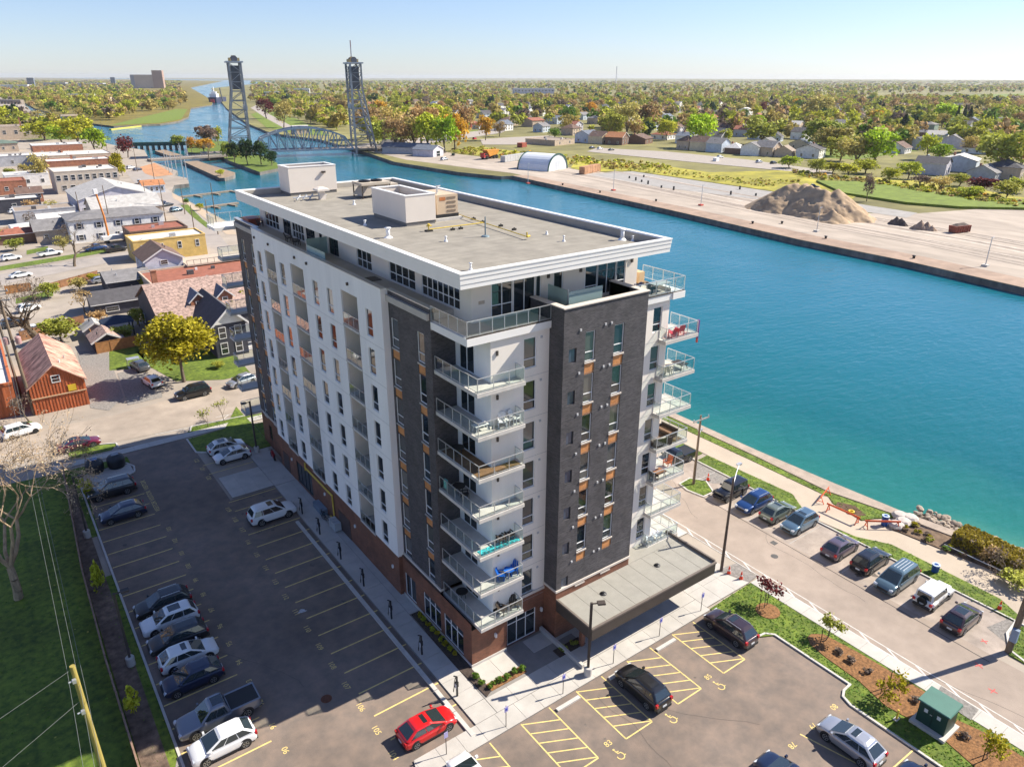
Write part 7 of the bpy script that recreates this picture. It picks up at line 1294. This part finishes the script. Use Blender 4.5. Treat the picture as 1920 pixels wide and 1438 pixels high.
for px, py, w, wl_, rf_ in HS:
    ax_ = rg.choice('xy'); d = w*rg.uniform(.75, 1.1); big = w > 20; h = 3.4 if big else rg.choice((3.6, 5.2, 5.6))
    o = hp(px, py, w, d, h, wl_, rf_, '', axis=ax_, ridge=rg.uniform(2.2, 3.4), roof='flat' if big else ('hip' if rg.random() < .2 else 'gable'), rz=.28+rg.uniform(-.15, .15)+(PI/2 if rg.random() < .3 else 0), rows=[('s', 3, 1.0, 1.3, 1.5)]+([('s', 3, 3.3, 1.2, 1.4)] if h > 5 else [])+[('w', 2, 1.0, 1.2, 1.5)], porch=(-w*.35, w*.35, 2.0) if rg.random() < .4 and py > 250 else None, group='houses across the canal', chim=(w*.2, 0, h+3.2) if rg.random() < .4 else None)
    cl.setdefault((wl_, rf_), []).append(o)
for (wl_, rf_), L in cl.items():
    an = {'brown': 'dark brown', 'tan': 'tan brick', 'lilac': 'lilac grey'}.get(wl_, wl_); rn = {'tan': 'tan', 'light': 'light grey'}.get(rf_, rf_)
    ordinal_labels(L, f'{an} house{"s" if len(L) > 1 else ""} with {"a " if len(L) == 1 else ""}{rn} roof{"s" if len(L) > 1 else ""} across the canal')
# ================================================================== trees, shrubs, woods
BARK = M('bark', (.15, .115, .085), .95, .3, 2, .4, 10, stretch=(1, 1, .2)); PBARK = M('pale_bark', (.30, .235, .17), .95, .3, 1.2, .4, 8, stretch=(1, 1, .2))
LEAF = leafmat('leaf_clump')
PAL = dict(tan=(.43, .35, .105), rust=(.43, .295, .13), olive=(.36, .375, .06), yg=(.44, .45, .04), yg2=(.36, .48, .03), green=(.13, .22, .028), orange=(.58, .33, .035), pine=(.045, .085, .028), cream=(.55, .42, .27), twig=(.22, .165, .125), maroon=(.16, .035, .035), yellow=(.38, .33, .02))
PNAME = dict(tan='tan brown half-bare', rust='rust brown half-bare', olive='dull olive', yg='yellow-green', yg2='bright lime green', green='fresh green', orange='golden orange', pine='dark evergreen', twig='bare grey', maroon='dark red-brown', yellow='pale yellow', cream='cream')
def crown_mesh(seed, n=900, size=.10, lobes=16, flat=.85, sparse=False, cone=False):
    """leaf clumps spread through a crown of unit radius, base of the crown at z = 0"""
    r = np.random.default_rng(seed)
    if cone:
        z = r.random(n)**.8*2.6; a = r.random(n)*2*np.pi; rad = (1-z/2.65)*np.sqrt(r.uniform(.35, 1, n)); c = np.stack([rad*np.cos(a), rad*np.sin(a), z], 1)
    else:
        L = r.normal(size=(lobes, 3)); L /= np.linalg.norm(L, axis=1)[:, None]; L *= r.uniform(.3, .72, (lobes, 1)); L[:, 2] = L[:, 2]*flat+flat; lr = r.uniform(.24, .46, lobes)
        k = r.integers(0, lobes, n); d = r.normal(size=(n, 3)); d /= np.linalg.norm(d, axis=1)[:, None]; d[:, 2] = np.where(r.random(n) < .7, np.abs(d[:, 2]), d[:, 2])
        c = L[k]+d*(lr[k]*(r.uniform(.35 if sparse else .62, 1.05, n)))[:, None]; c[:, 2] = np.maximum(c[:, 2], .02)
    s = size*r.uniform(.55, 1.35, n); q = r.normal(size=(n, 3)); q /= np.linalg.norm(q, axis=1)[:, None]; q[:, 2] = np.abs(q[:, 2])+.25; q /= np.linalg.norm(q, axis=1)[:, None]
    t = np.cross(q, r.normal(size=(n, 3))); t /= np.linalg.norm(t, axis=1)[:, None]; b = np.cross(q, t); e = r.uniform(.6, 1.0, (n, 1))
    t *= s[:, None]; b *= s[:, None]*e
    v = np.stack([c-t-b*.3, c-t*.1-b, c+t-b*.1, c+t*.3+b*.9, c-t*.6+b*.6], 1).reshape(-1, 3); return v, n
def pent_mesh(name, v, n, mats, mi=None):
    me = bpy.data.meshes.new(name); me.vertices.add(5*n); me.vertices.foreach_set('co', v.astype(np.float32).ravel()); me.loops.add(5*n); me.loops.foreach_set('vertex_index', np.arange(5*n, dtype=np.int32)); me.polygons.add(n); me.polygons.foreach_set('loop_start', np.arange(0, 5*n, 5, dtype=np.int32))
    for m in mats: me.materials.append(m)
    if mi is not None: me.polygons.foreach_set('material_index', mi.astype(np.int32))
    me.update(calc_edges=True); return me
CR = [pent_mesh('crown', *crown_mesh(s, 1500, .075, 22), [LEAF]) for s in range(4)]; SPC = [pent_mesh('crown', *crown_mesh(20+s, 1100, .062, 24, sparse=True), [LEAF]) for s in range(3)]; CONE = [pent_mesh('crown', *crown_mesh(40+s, 900, .11, cone=True), [LEAF]) for s in range(2)]
def trunk_mb(seed, h, r, limbs=5, spread=.8, top=1.6):
    g = random.Random(seed); b = MB(); p = Vector((0, 0, -.1)); q = Vector((g.uniform(-.1, .1), g.uniform(-.1, .1), h)); b.tube(p, q, r, r*.7, 8)
    for k in range(limbs):
        a = 2*PI*k/limbs+g.uniform(-.4, .4); e = q+Vector((math.cos(a)*spread*g.uniform(.5, 1), math.sin(a)*spread*g.uniform(.5, 1), top*g.uniform(.5, 1))); m = q.lerp(e, .45)+Vector((0, 0, .12*top)); b.tube(q-Vector((0, 0, .1)), m, r*.45, r*.3, 6); b.tube(m, e, r*.3, r*.08, 5)
    return b
TRK = [trunk_mb(s, .42, .07, 6, .7, 1.1).mesh('trunk', BARK) for s in range(3)]
def tree(x, y, R, H, col, label, group=None, seed=0, z=0, nm=None, kind=None):
    """R crown radius, H total height"""
    rg = random.Random(seed*31+7); t = T(nm or ('pine_tree' if col == 'pine' else 'tree'), label, 'tree', (x, y, z), rg.uniform(0, 6), group)
    if col == 'pine' and group != 'trees by the locks and the upper basin': h0 = H*.08; me = rg.choice(CONE); sz = (H-h0)/2.62
    else: h0 = H*.10; me = rg.choice(SPC if col in ('tan', 'rust', 'twig', 'maroon') and rg.random() < .75 else CR); sz = (H-h0)/1.78
    c = O('crown', me, t, (0, 0, h0), 0, (R*1.08, R*1.08, sz)); p = PAL[col]; j = rg.uniform(.82, 1.2); c.color = (p[0]*j*rg.uniform(.92, 1.08), p[1]*j, p[2]*j, 1)
    O('trunk', rg.choice(TRK), t, (0, 0, 0), 0, (R*.9, R*.9, H*.5))
    return t
def ptree(px, py, wpx, hpx, col, label, seed, group=None):
    g = G(px, py); k = mpp(g); v = (g-Vector(CAMP)).normalized(); f = 1/max(.5, math.sqrt(1-v.z*v.z)); return tree(g.x, g.y, wpx*k/2, hpx*k*f, col, label, group, seed)
cls = {}
def reg(o, col, where): cls.setdefault((col, where), []).append(o)
EX = [(745, 286, 60, 68, 'rust'), (718, 280, 50, 60, 'olive'), (775, 284, 70, 70, 'tan'), (805, 286, 60, 82, 'yg'), (835, 287, 50, 72, 'yg2'), (853, 284, 54, 80, 'orange'), (790, 270, 70, 80, 'rust'), (700, 272, 50, 60, 'olive'), (870, 262, 60, 70, 'rust'), (910, 264, 34, 48, 'orange'), (936, 257, 30, 32, 'rust'), (690, 262, 60, 70, 'rust'), (735, 258, 60, 60, 'tan'), (760, 250, 50, 50, 'yg'), (820, 250, 60, 60, 'yg'),
  (1310, 278, 60, 74, 'yg2'), (1641, 313, 76, 74, 'yg2'), (1600, 312, 80, 62, 'tan'), (1575, 302, 60, 52, 'olive'), (1558, 292, 70, 62, 'tan'), (1538, 282, 70, 60, 'olive'), (1873, 330, 92, 86, 'olive'), (1908, 322, 60, 64, 'rust'), (1760, 303, 46, 38, 'yg2'), (1737, 300, 36, 50, 'yg'), (1425, 272, 74, 44, 'olive'), (1250, 264, 34, 40, 'yg'), (1172, 260, 70, 70, 'tan'), (1150, 264, 46, 55, 'olive'), (1212, 252, 55, 60, 'rust'), (1066, 242, 32, 44, 'green'), (1530, 232, 60, 56, 'tan'), (1770, 235, 46, 42, 'yg2'), (1790, 242, 14, 42, 'pine'), (1803, 240, 16, 40, 'pine'), (1815, 236, 18, 34, 'pine'),
  (1702, 336, 44, 34, 'yg'), (1480, 316, 40, 24, 'yg2'), (1530, 328, 34, 32, 'olive'), (1622, 326, 50, 28, 'yg'), (1590, 332, 40, 26, 'yg'), (1668, 342, 40, 28, 'yg'), (1762, 356, 46, 28, 'tan'), (1840, 362, 56, 34, 'maroon'), (1797, 350, 44, 26, 'olive'), (1884, 374, 50, 36, 'olive'), (1905, 362, 40, 30, 'yg'), (1725, 350, 40, 24, 'twig'), (1560, 325, 40, 24, 'yg'), (1820, 372, 50, 26, 'yg'), (1625, 378, 26, 54, 'twig'), (1040, 262, 26, 22, 'green'), (1360, 268, 30, 26, 'yg')]
for k, (px, py, w, h, c) in enumerate(EX): reg(ptree(px, py, w, h, c, '', k, 'trees across the canal'), c, 'across the canal')
WX = [(150, 277, 66, 60, 'yg'), (180, 287, 50, 52, 'yg2'), (118, 270, 60, 36, 'yg2'), (84, 264, 70, 42, 'yg'), (33, 234, 26, 42, 'pine'), (240, 296, 40, 44, 'maroon'), (80, 347, 38, 62, 'tan'), (222, 332, 26, 52, 'yellow'), (335, 277, 26, 24, 'olive'), (390, 276, 40, 46, 'twig'), (384, 287, 36, 28, 'orange'), (410, 273, 20, 36, 'yg'), (360, 286, 18, 30, 'orange'), (440, 306, 28, 42, 'pine'), (465, 309, 32, 50, 'pine'), (490, 309, 34, 50, 'pine'), (510, 311, 26, 32, 'pine'), (427, 300, 22, 34, 'olive'), (414, 330, 18, 14, 'yg'), (440, 298, 30, 26, 'olive'), (75, 300, 20, 14, 'green'), (0, 240, 40, 46, 'yg'), (62, 232, 50, 26, 'tan'), (20, 250, 40, 30, 'olive')]
for k, (px, py, w, h, c) in enumerate(WX): reg(ptree(px, py, w, h, c, '', 200+k, 'trees by the locks and the upper basin'), c, 'by the locks and upper basin')
def inpoly(p, poly):
    x, y = p; c = False
    for k in range(len(poly)):
        (x1, y1), (x2, y2) = poly[k], poly[k-1]
        if (y1 > y) != (y2 > y) and x < (x2-x1)*(y-y1)/(y2-y1)+x1: c = not c
    return c
rg = random.Random(99)
def scatter(poly, n, cols, where, group, seed0, wm=(10.5, 17), avoid=()):
    xs = [p[0] for p in poly]; ys = [p[1] for p in poly]; k = tries = 0
    while k < n and tries < n*40:
        tries += 1; p = (rg.uniform(min(xs), max(xs)), rg.uniform(min(ys), max(ys)))
        if not inpoly(p, poly) or any(abs(p[0]-a) < w and -6 < p[1]-b < 26 for a, b, w in avoid): continue
        g = G(*p); D = rg.uniform(*wm); c = rg.choice(cols); reg(tree(g.x, g.y, D/2, D*rg.uniform(.85, 1.2), c, '', group, seed0+k), c, where); k += 1
AV = [(h[0], h[1], h[2]/mpp(G(h[0], h[1]))/2*(.8 if k < NB else .6)) for k, h in enumerate(HS)]
mixc = ['tan']*5+['rust']*2+['olive']*6+['yg']*4+['yg2', 'green', 'maroon', 'twig', 'orange', 'pine']
scatter([(660, 190), (700, 262), (860, 256), (900, 246), (1000, 246), (1100, 256), (1240, 264), (1300, 256), (1460, 262), (1600, 285), (1920, 290), (1920, 192), (660, 183)], 160, mixc, 'across the canal', 'trees across the canal', 500, avoid=AV)
scatter([(475, 192), (510, 205), (570, 232), (640, 248), (660, 190)], 24, ['tan', 'tan', 'rust', 'olive', 'yg', 'green'], 'behind the lift bridge', 'trees behind the lift bridge', 800); reg(ptree(500, 223, 38, 40, 'maroon', '', 901, 'trees behind the lift bridge'), 'maroon', 'behind the lift bridge'); reg(ptree(532, 240, 42, 48, 'tan', '', 902, 'trees behind the lift bridge'), 'tan', 'behind the lift bridge')
scatter([(60, 207), (150, 221), (215, 228), (250, 218), (300, 212), (345, 202), (350, 186), (100, 180), (40, 192)], 50, ['tan', 'tan', 'rust', 'olive', 'olive', 'yg', 'yg2'], 'on the wooded point', 'trees on the wooded point', 1000)
for (c, where), L in cls.items():
    base = f'{PNAME[c]} tree{"s" if len(L) > 1 else ""} {where}'
    if len(L) <= 60: ordinal_labels(L, ('the ' if len(L) > 1 else '')+base)
    else:
        for o in L: o['label'] = f'{PNAME[c]} tree among the many {where}'
# far woods: beyond counting, one mass
r = np.random.default_rng(77); V = []; MI = []; cols = ['tan', 'olive', 'rust', 'yg', 'twig', 'green', 'pine']
wmat = [leafmat('far_wood_'+c, PAL[c]) for c in cols]; nt_ = 0
pats = [crown_mesh(60+s, 34, .34, 9) for s in range(6)]
mid = [(660, 186), (700, 258), (860, 252), (900, 243), (1000, 243), (1100, 253), (1240, 260), (1300, 252), (1460, 258), (1600, 280), (1920, 285), (1920, 190), (660, 183)]; mid2 = [(475, 190), (515, 207), (575, 234), (640, 250), (660, 186)]; mid3 = [(40, 186), (60, 207), (150, 221), (215, 228), (250, 216), (300, 208), (345, 200), (350, 172), (100, 172)]; mid4 = [(-40, 212), (20, 222), (75, 236), (120, 255), (60, 250), (-40, 240)]
big = [crown_mesh(160+s, 120, .2, 14) for s in range(6)]
while nt_ < 8300:
    x = r.uniform(-160, 2080); u = r.random(); y = 153.0+u**1.45*46
    if nt_ > 6700: x, y = r.uniform(-40, 1930), r.uniform(172, 285)
    if nt_ > 6700 and not (inpoly((x, y), mid) or inpoly((x, y), mid2) or inpoly((x, y), mid3) or inpoly((x, y), mid4)): continue
    if nt_ <= 6700:
        if 340 < x < 470 and y < 206: continue
        if x < 460 and y > 190: continue
        if 460 < x < 660 and y > 192: continue
    if any(abs(x-q[0]) < q[2] and -5 < y-q[1] < 24 for q in AV): continue
    if 1640 < x < 1930 and 175 < y < 185: continue
    if 250 < x < 312 and 164 < y < 176: continue
    if 955 < x < 1045 and 174 < y < 184: continue
    g = G(x, y); D = max(r.uniform(8, 19) if nt_ > 6700 else r.uniform(7, 16), r.uniform(6, 9)*mpp(g)); H = D*r.uniform(.75, 1.1) if D < 20 else r.uniform(10, 15)
    v, n = (big if y > 176 else pats)[r.integers(6)]; a = r.random()*6.28; ca, sa = math.cos(a), math.sin(a); w = v.copy(); X = w[:, 0]*ca-w[:, 1]*sa; w[:, 1] = w[:, 0]*sa+w[:, 1]*ca; w[:, 0] = X; V.append(w*np.array([D/2, D/2, H/1.8])+np.array([g.x, g.y, 0])); MI.append(np.full(n, r.choice(len(cols), p=[.28, .27, .12, .17, .06, .06, .04]))); nt_ += 1
V = np.concatenate(V); MI = np.concatenate(MI); tag(O('far_woods', pent_mesh('far_woods', V, len(MI), wmat, MI)), kind='stuff')
# scrub on the rough field behind the quay
V = []; MI = []; cols = ['tan', 'yg', 'orange', 'olive', 'rust', 'yellow']; smat = [leafmat('scrub_'+c, PAL[c]) for c in cols]; n_ = 0
sp_ = [(820, 285), (900, 278), (1000, 290), (1100, 298), (1240, 312), (1330, 330), (1500, 342), (1440, 352), (1290, 333), (1150, 318), (1000, 300), (880, 292)]
sp2 = [(1480, 320), (1600, 338), (1700, 348), (1800, 362), (1930, 385), (1930, 395), (1800, 376), (1650, 350), (1500, 334)]
while n_ < 900:
    p = (r.uniform(820, 1930), r.uniform(276, 396))
    if not (inpoly(p, sp_) or inpoly(p, sp2)): continue
    g = G(*p); D = r.uniform(1.0, 3.6) if p[1] < 318 or p[0] > 1480 else r.uniform(.5, 1.6); v, n = pats[r.integers(6)]; V.append(v*np.array([D/2, D/2, D*.38])+np.array([g.x, g.y, 0])); MI.append(np.full(n, r.choice(6, p=[.36, .24, .07, .2, .05, .08]))); n_ += 1
V = np.concatenate(V); MI = np.concatenate(MI); tag(O('field_scrub', pent_mesh('field_scrub', V, len(MI), smat, MI)), kind='stuff')
# ---- bare and budding trees close by
def bare(x, y, H, label, seed, r0, m=PBARK, depth=6, spread=.62, bud=None, lean=(0, 0), nbud=0, split=3, up=.25, first=.24):
    g = random.Random(seed); mbs = [MB(), MB()]; tips = []
    def grow(p, d, L, r, k):
        n = 2 if k > 2 else 3; q = p
        for i in range(n):
            e = (d+Vector((g.gauss(0, .16), g.gauss(0, .16), g.gauss(0, .1)))).normalized(); q2 = q+e*L/n; r2 = max(r*(1-.3/n), .017 if H > 10 else .006); (mbs[0] if k < 2 else mbs[1]).tube(q, q2, r, r2, 8 if k < 2 else (5 if k < 4 else 3), cap=False); q, r, d = q2, r2, e
        if k >= depth: tips.append(q); return
        c = g.choice((split-1, split, split)) if k else split+1
        for i in range(c):
            a = g.uniform(0, 2*PI); s = spread*g.uniform(.6, 1.2); u = d.orthogonal().normalized(); w = d.cross(u); e = (d+(u*math.cos(a)+w*math.sin(a))*s+Vector((0, 0, up*.4))).normalized(); grow(q, e, L*(g.uniform(.62, .86) if k or first > .2 else g.uniform(.95, 1.25)), r*(g.uniform(.58, .76) if first < .2 else g.uniform(.52, .72)), k+1)
        if k > 2: tips.append(q)
    t = T('bare_tree', label, 'tree', (x, y, 0)); grow(Vector((0, 0, -.1)), Vector((lean[0], lean[1], 1)).normalized(), H*first, r0, 0)
    mbs[0].build('trunk', m, t); mbs[1].build('branches', m, t)
    if bud and tips:
        rr2 = np.random.default_rng(seed); n = nbud or len(tips)*2; pts = np.array([tuple(tips[k % len(tips)]) for k in range(n)])+rr2.normal(0, .18, (n, 3)); s = rr2.uniform(.05, .13, n)*bud[1]; q = rr2.normal(size=(n, 3)); q /= np.linalg.norm(q, axis=1)[:, None]; t_ = np.cross(q, rr2.normal(size=(n, 3))); t_ /= np.linalg.norm(t_, axis=1)[:, None]; b_ = np.cross(q, t_); t_ *= s[:, None]; b_ *= s[:, None]
        o = O('leaves', pent_mesh('leaves', np.stack([pts-t_, pts-b_, pts+t_, pts+t_*.4+b_, pts-t_*.6+b_*.7], 1).reshape(-1, 3), n, [LEAF]), t); o.color = (*PAL[bud[0]], 1)
    return t
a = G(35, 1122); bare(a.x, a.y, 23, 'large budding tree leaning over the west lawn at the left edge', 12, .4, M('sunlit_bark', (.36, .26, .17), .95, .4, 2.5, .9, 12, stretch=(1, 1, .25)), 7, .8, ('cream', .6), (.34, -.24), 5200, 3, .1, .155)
a = G(88, 655); bare(a.x, a.y, 19, 'big gnarled bare tree behind the rusty barn', 5, .75, M('dark_bark', (.12, .09, .06), .95, .3, 1.5, .4, 8), 6, .62, ('twig', 1.0), (0, 0), 900)
a = G(140, 500); bare(a.x, a.y, 14, 'smaller twisted bare tree beside the lane', 8, .35, MATS['dark_bark'], 5, .6, ('twig', 1.0), (.1, 0), 300)
a = G(115, 640); tree(a.x, a.y, 3.2, 5, 'olive', 'round olive green bush behind the barn yard', None, 71, nm='bush'); a = G(160, 590); bare(a.x, a.y, 7, 'bare brown thicket by the back yard', 15, .16, BARK, 5, .7, ('rust', 1.2), (0, 0), 500); a = G(65, 425); bare(a.x, a.y, 6, 'bare brown shrub on the town lot', 16, .15, BARK, 5, .8, ('twig', 1.2), (0, 0), 400); a = G(55, 790); bare(a.x, a.y, 5, 'bare bush in front of the barn wall', 17, .12, BARK, 5, .7, ('twig', 1), (0, 0), 300); a = G(235, 372); bare(a.x, a.y, 6, 'reddish bare hedge beside the tan gable house', 18, .12, BARK, 5, .8, ('rust', 1.4), (0, 0), 600); a = G(392, 300); bare(a.x, a.y, 13, 'bare grey tree on the island by the tower', 21, .3, BARK, 5, .5, ('twig', 1.2), (0, 0), 400)
# the yellow-green maple before the dark house: fine leaves
a = G(345, 716); k_ = mpp(a); t = T('maple_tree', 'round yellow-green maple in front of the dark-sided house', 'tree', (a.x, a.y, 0)); v, n = crown_mesh(301, 6500, .042, 34); c = O('crown', pent_mesh('crown', v, n, [LEAF]), t, (0, 0, 2.6), 0, (6.4, 6.4, 5.0)); c.color = (.36, .31, .022, 1); trunk_mb(9, 3.2, .3, 7, 3.4, 4.5).build('trunk', BARK, t)
a = G(452, 640); tree(a.x+2, a.y+6, 3.4, 7.5, 'yg', 'yellow-green tree half hidden by the north balconies', None, 303); a = G(283, 545); tree(a.x, a.y, 2.6, 4.2, 'yellow', 'pale blooming shrub beside the mottled roof', None, 304, nm='shrub'); a = G(232, 650); tree(a.x, a.y+3, 2.6, 3.2, 'olive', 'olive shrub in the patio yard', None, 305, nm='shrub'); a = G(176, 528); tree(a.x, a.y, 1.6, 2.2, 'yellow', 'bright yellow forsythia by the carport', None, 306, nm='shrub'); a = G(0, 460); tree(a.x-2, a.y, 4, 5, 'green', 'green bush at the left edge of the town lot', None, 307, nm='bush')
for k, (px, py, R, H, c, lab) in enumerate([(92, 560, 2.5, 4, 'olive', 'olive shrub by the lane fence'), (150, 545, 2, 3, 'tan', 'tan shrub beside the old wooden fence'), (185, 610, 2.2, 3.2, 'rust', 'rusty shrub behind the playhouse'), (262, 612, 2.2, 4, 'olive', 'olive tree behind the maple'), (120, 470, 2.5, 4.5, 'tan', 'tan tree beside the tan cottage'), (30, 470, 2.5, 4, 'olive', 'olive bush before the lane'), (60, 400, 3, 5, 'rust', 'rusty tree behind the patchwork fence'), (100, 405, 3, 5.5, 'tan', 'tan tree left of the white motel'), (375, 395, 1.5, 3, 'yg', 'small yellow-green tree on the quay lawn'), (350, 383, 1.3, 2.2, 'green', 'small green shrub on the quay lawn'), (230, 330, 2.5, 6, 'yg', 'yellow-green street tree by the stone building'), (262, 375, 1.6, 2.4, 'rust', 'rusty street shrub by the hall'), (48, 330, 3, 6, 'tan', 'tan tree between the left town blocks'), (20, 335, 2.5, 5, 'olive', 'olive tree at the left edge of the town'), (68, 668, 1.5, 2, 'olive', 'low olive shrub beside the barn'), (410, 690, 1.2, 1.2, 'olive', 'low olive shrub before the front porch')]):
    a = G(px, py); tree(a.x, a.y, R, H, c, lab, None, 600+k)
# saplings with stakes in the east lawn
for px, py, H, c, lab, sd in ((1432, 1142, 3.6, 'maroon', 'reddish sapling in the round mulch ring', 31), (1547, 1204, 3.0, 'olive', 'narrow green sapling at the head of the long mulch bed', 32), (1660, 1298, 3.5, 'yellow', 'pale leafing sapling in the middle of the long mulch bed', 33), (1850, 1424, 4.2, 'yellow', 'pale leafing sapling near the bottom right corner', 34)):
    g = G(px, py); t = bare(g.x, g.y, H, lab, sd, .045, BARK, 4, .34 if c == 'olive' else .5, (c, .95), (0, 0), 420, 3, .6); t.name = 'sapling'
    for s_ in (-.55, .55): MB().tube((s_, .1, .1), (s_*1.05, .1, 1.7), .035, n=6).build('stake', BLACKM, t)
SHB = [pent_mesh('foliage', *crown_mesh(80+s, 260, .16, 9), [LEAF]) for s in range(3)]
def shrub(x, y, R, H, col, label, k=0, nm='shrub', group=None, z=.12):
    o = tag(O(nm, SHB[k % 3], None, (x, y, z), k*1.3, (R, R, H/1.75)), label, 'shrub', group); p = PAL[col]; o.color = (*p, 1); return o
for k in range(9): shrub(-.42, 7.6-.72*k, .32, .6, 'yg' if k % 2 else 'yellow', ordinal(8-k)+' low yellow-green shrub from the corner along the brick wall', k, group='shrubs along the west wall')
for k, (x, y) in enumerate(((-.35, -1.1), (-.45, -2.0), (.1, -2.6), (.9, -2.55), (1.6, -2.6), (2.4, -2.5), (3.0, -2.6))): shrub(x, y, .38, .55, 'green', ordinal(k)+' low green shrub round the corner mulch planter', k+3, group='shrubs in the corner planter')
shrub(7.2, -2.85, .5, .4, 'olive', 'left dark tuft in the shaded planter under the canopy', 1); shrub(8.3, -2.8, .45, .35, 'olive', 'right dark tuft in the shaded planter under the canopy', 2)
for k, (px, py) in enumerate(((1572, 1227), (1596, 1243), (1626, 1264), (1806, 1384), (1716, 1318))): g = G(px, py); shrub(g.x, g.y, .45, .5, 'twig', ordinal(k)+' dry brown shrub counted down the long mulch beds', k, group='dry shrubs in the mulch beds')
for k, (px, py, H, R) in enumerate(((188, 1112, 3.2, .8), (258, 1350, 3.0, .75), (166, 935, 2.8, .8))): g = G(px, py); shrub(g.x, g.y, R, H, 'yg', ordinal(k)+' upright yellow-green shrub in the bed along the fence', k, 'columnar_shrub')
rg = random.Random(4)
for k in range(20): shrub(rg.uniform(46.9, 49.5), rg.uniform(-16.5, -9.8), rg.uniform(.25, .5), rg.uniform(.3, .6), rg.choice(['olive', 'twig', 'yellow', 'green']), ordinal(k)+' small perennial clump counted through the canal planting bed', k, 'perennial', 'perennials in the canal planting bed')
t = T('clipped_hedge', 'clipped yellow-brown hedge block beside the rocky bank', 'hedge', (49.8, -17.5, .1), -.05); hv = np.random.default_rng(9); n = 3600; c = hv.uniform(-1, 1, (n, 3))*np.array([1.35, 3.2, .65]); sd = hv.integers(0, 3, n); sg = np.where(hv.random(n) < .5, -1, 1); 
for i, e in enumerate((1.35, 3.2, .65)): c[:, i] = np.where(sd == i, np.where(i == 2, 1, sg)*e, c[:, i])
c[:, 2] += .7; q = hv.normal(size=(n, 3)); q /= np.linalg.norm(q, axis=1)[:, None]; u_ = np.cross(q, hv.normal(size=(n, 3))); u_ /= np.linalg.norm(u_, axis=1)[:, None]; w_ = np.cross(q, u_); s_ = hv.uniform(.06, .16, (n, 1)); u_ *= s_; w_ *= s_
o = O('foliage', pent_mesh('foliage', np.stack([c-u_, c-w_, c+u_, c+u_*.4+w_, c-u_*.6+w_*.7], 1).reshape(-1, 3), n, [LEAF]), t); o.color = (.32, .25, .035, 1); MB().box(-1.25, 1.25, -3.1, 3.1, 0, 1.25).build('inner_twigs', BARK, t)
g = G(1888, 1085); bare(g.x, g.y, 4.5, 'bare grey shrub at the right end of the planting bed', 44, .09, BARK, 5, .85, ('twig', .8), (-.2, 0), 250, 3, 0); g = G(1868, 1062); bare(g.x, g.y, 2.6, 'low rusty shrub behind the bare grey one', 45, .06, BARK, 5, .8, ('rust', 1.2), (0, 0), 700)
g = G(1905, 1100); tree(g.x, g.y, 1.5, 1.6, 'olive', 'dry olive bush at the right edge beyond the path', None, 308, nm='bush')
for px, py, H, lab, sd in ((160, 870, 3.2, 'thin budding sapling by the side-street sidewalk', 51), (420, 790, 4, 'thin bare sapling on the verge near the hatched street edge', 52), (392, 800, 3.6, 'thin bare sapling left of the other one on the verge', 53)): g = G(px, py); bare(g.x, g.y, H, lab, sd, .05, BARK, 4, .5, ('olive', .8), (0, 0), 160, 3, .5)
# tufts that break up the lawns near the camera: uncountable
r = np.random.default_rng(5); P_ = []
for poly, z in GR:
    xs = [p[0] for p in poly]; ys = [p[1] for p in poly]; A = (max(xs)-min(xs))*(max(ys)-min(ys)); n = int(min(9000, A*20)) if max(xs) > 15 else int(min(9000, A*5))
    for _ in range(n):
        p = (r.uniform(max(min(xs), -62), max(xs)), r.uniform(max(min(ys), -40), max(ys)))
        if inpoly(p, poly) and not any(inpoly(p, b) for b in (bed1, bed2, bed3)): P_.append((*p, z))
c = np.array(P_); n = len(c); a = r.random(n)*6.28; h = r.uniform(.02, .07, n); w = r.uniform(.04, .09, n); dx, dy = np.cos(a)*w, np.sin(a)*w; lx, ly = r.normal(0, .06, n), r.normal(0, .06, n); z = np.zeros(n)
v = np.stack([c+np.stack([-dx, -dy, z], 1), c+np.stack([dx, dy, z], 1), c+np.stack([dx+lx, dy+ly, h*.8], 1), c+np.stack([lx, ly, h], 1), c+np.stack([-dx+lx, -dy+ly, h*.7], 1)], 1).reshape(-1, 3)
tag(O('grass_tufts', pent_mesh('grass_tufts', v, n, [leafmat('grass_blade', (.11, .20, .025)), leafmat('grass_blade_dry', (.30, .28, .06))], (r.random(n) < .07).astype(int))), kind='stuff')
# ================================================================== air
hz = MB().box(-5200, 9000, -1500, 16500, -9.5, 72).build('haze', None); hz.data.materials.clear()
hm = bpy.data.materials.new('haze_air'); hm.use_nodes = True; hn = hm.node_tree.nodes; hn.remove(hn['Principled BSDF'])
pv = hn.new('ShaderNodeVolumePrincipled'); pv.inputs['Color'].default_value = (.86, .91, 1.0, 1); pv.inputs['Density'].default_value = .00004; pv.inputs['Anisotropy'].default_value = .2
hm.node_tree.links.new(pv.outputs[0], hn['Material Output'].inputs['Volume']); hz.data.materials.append(hm); hz['kind'] = 'stuff'
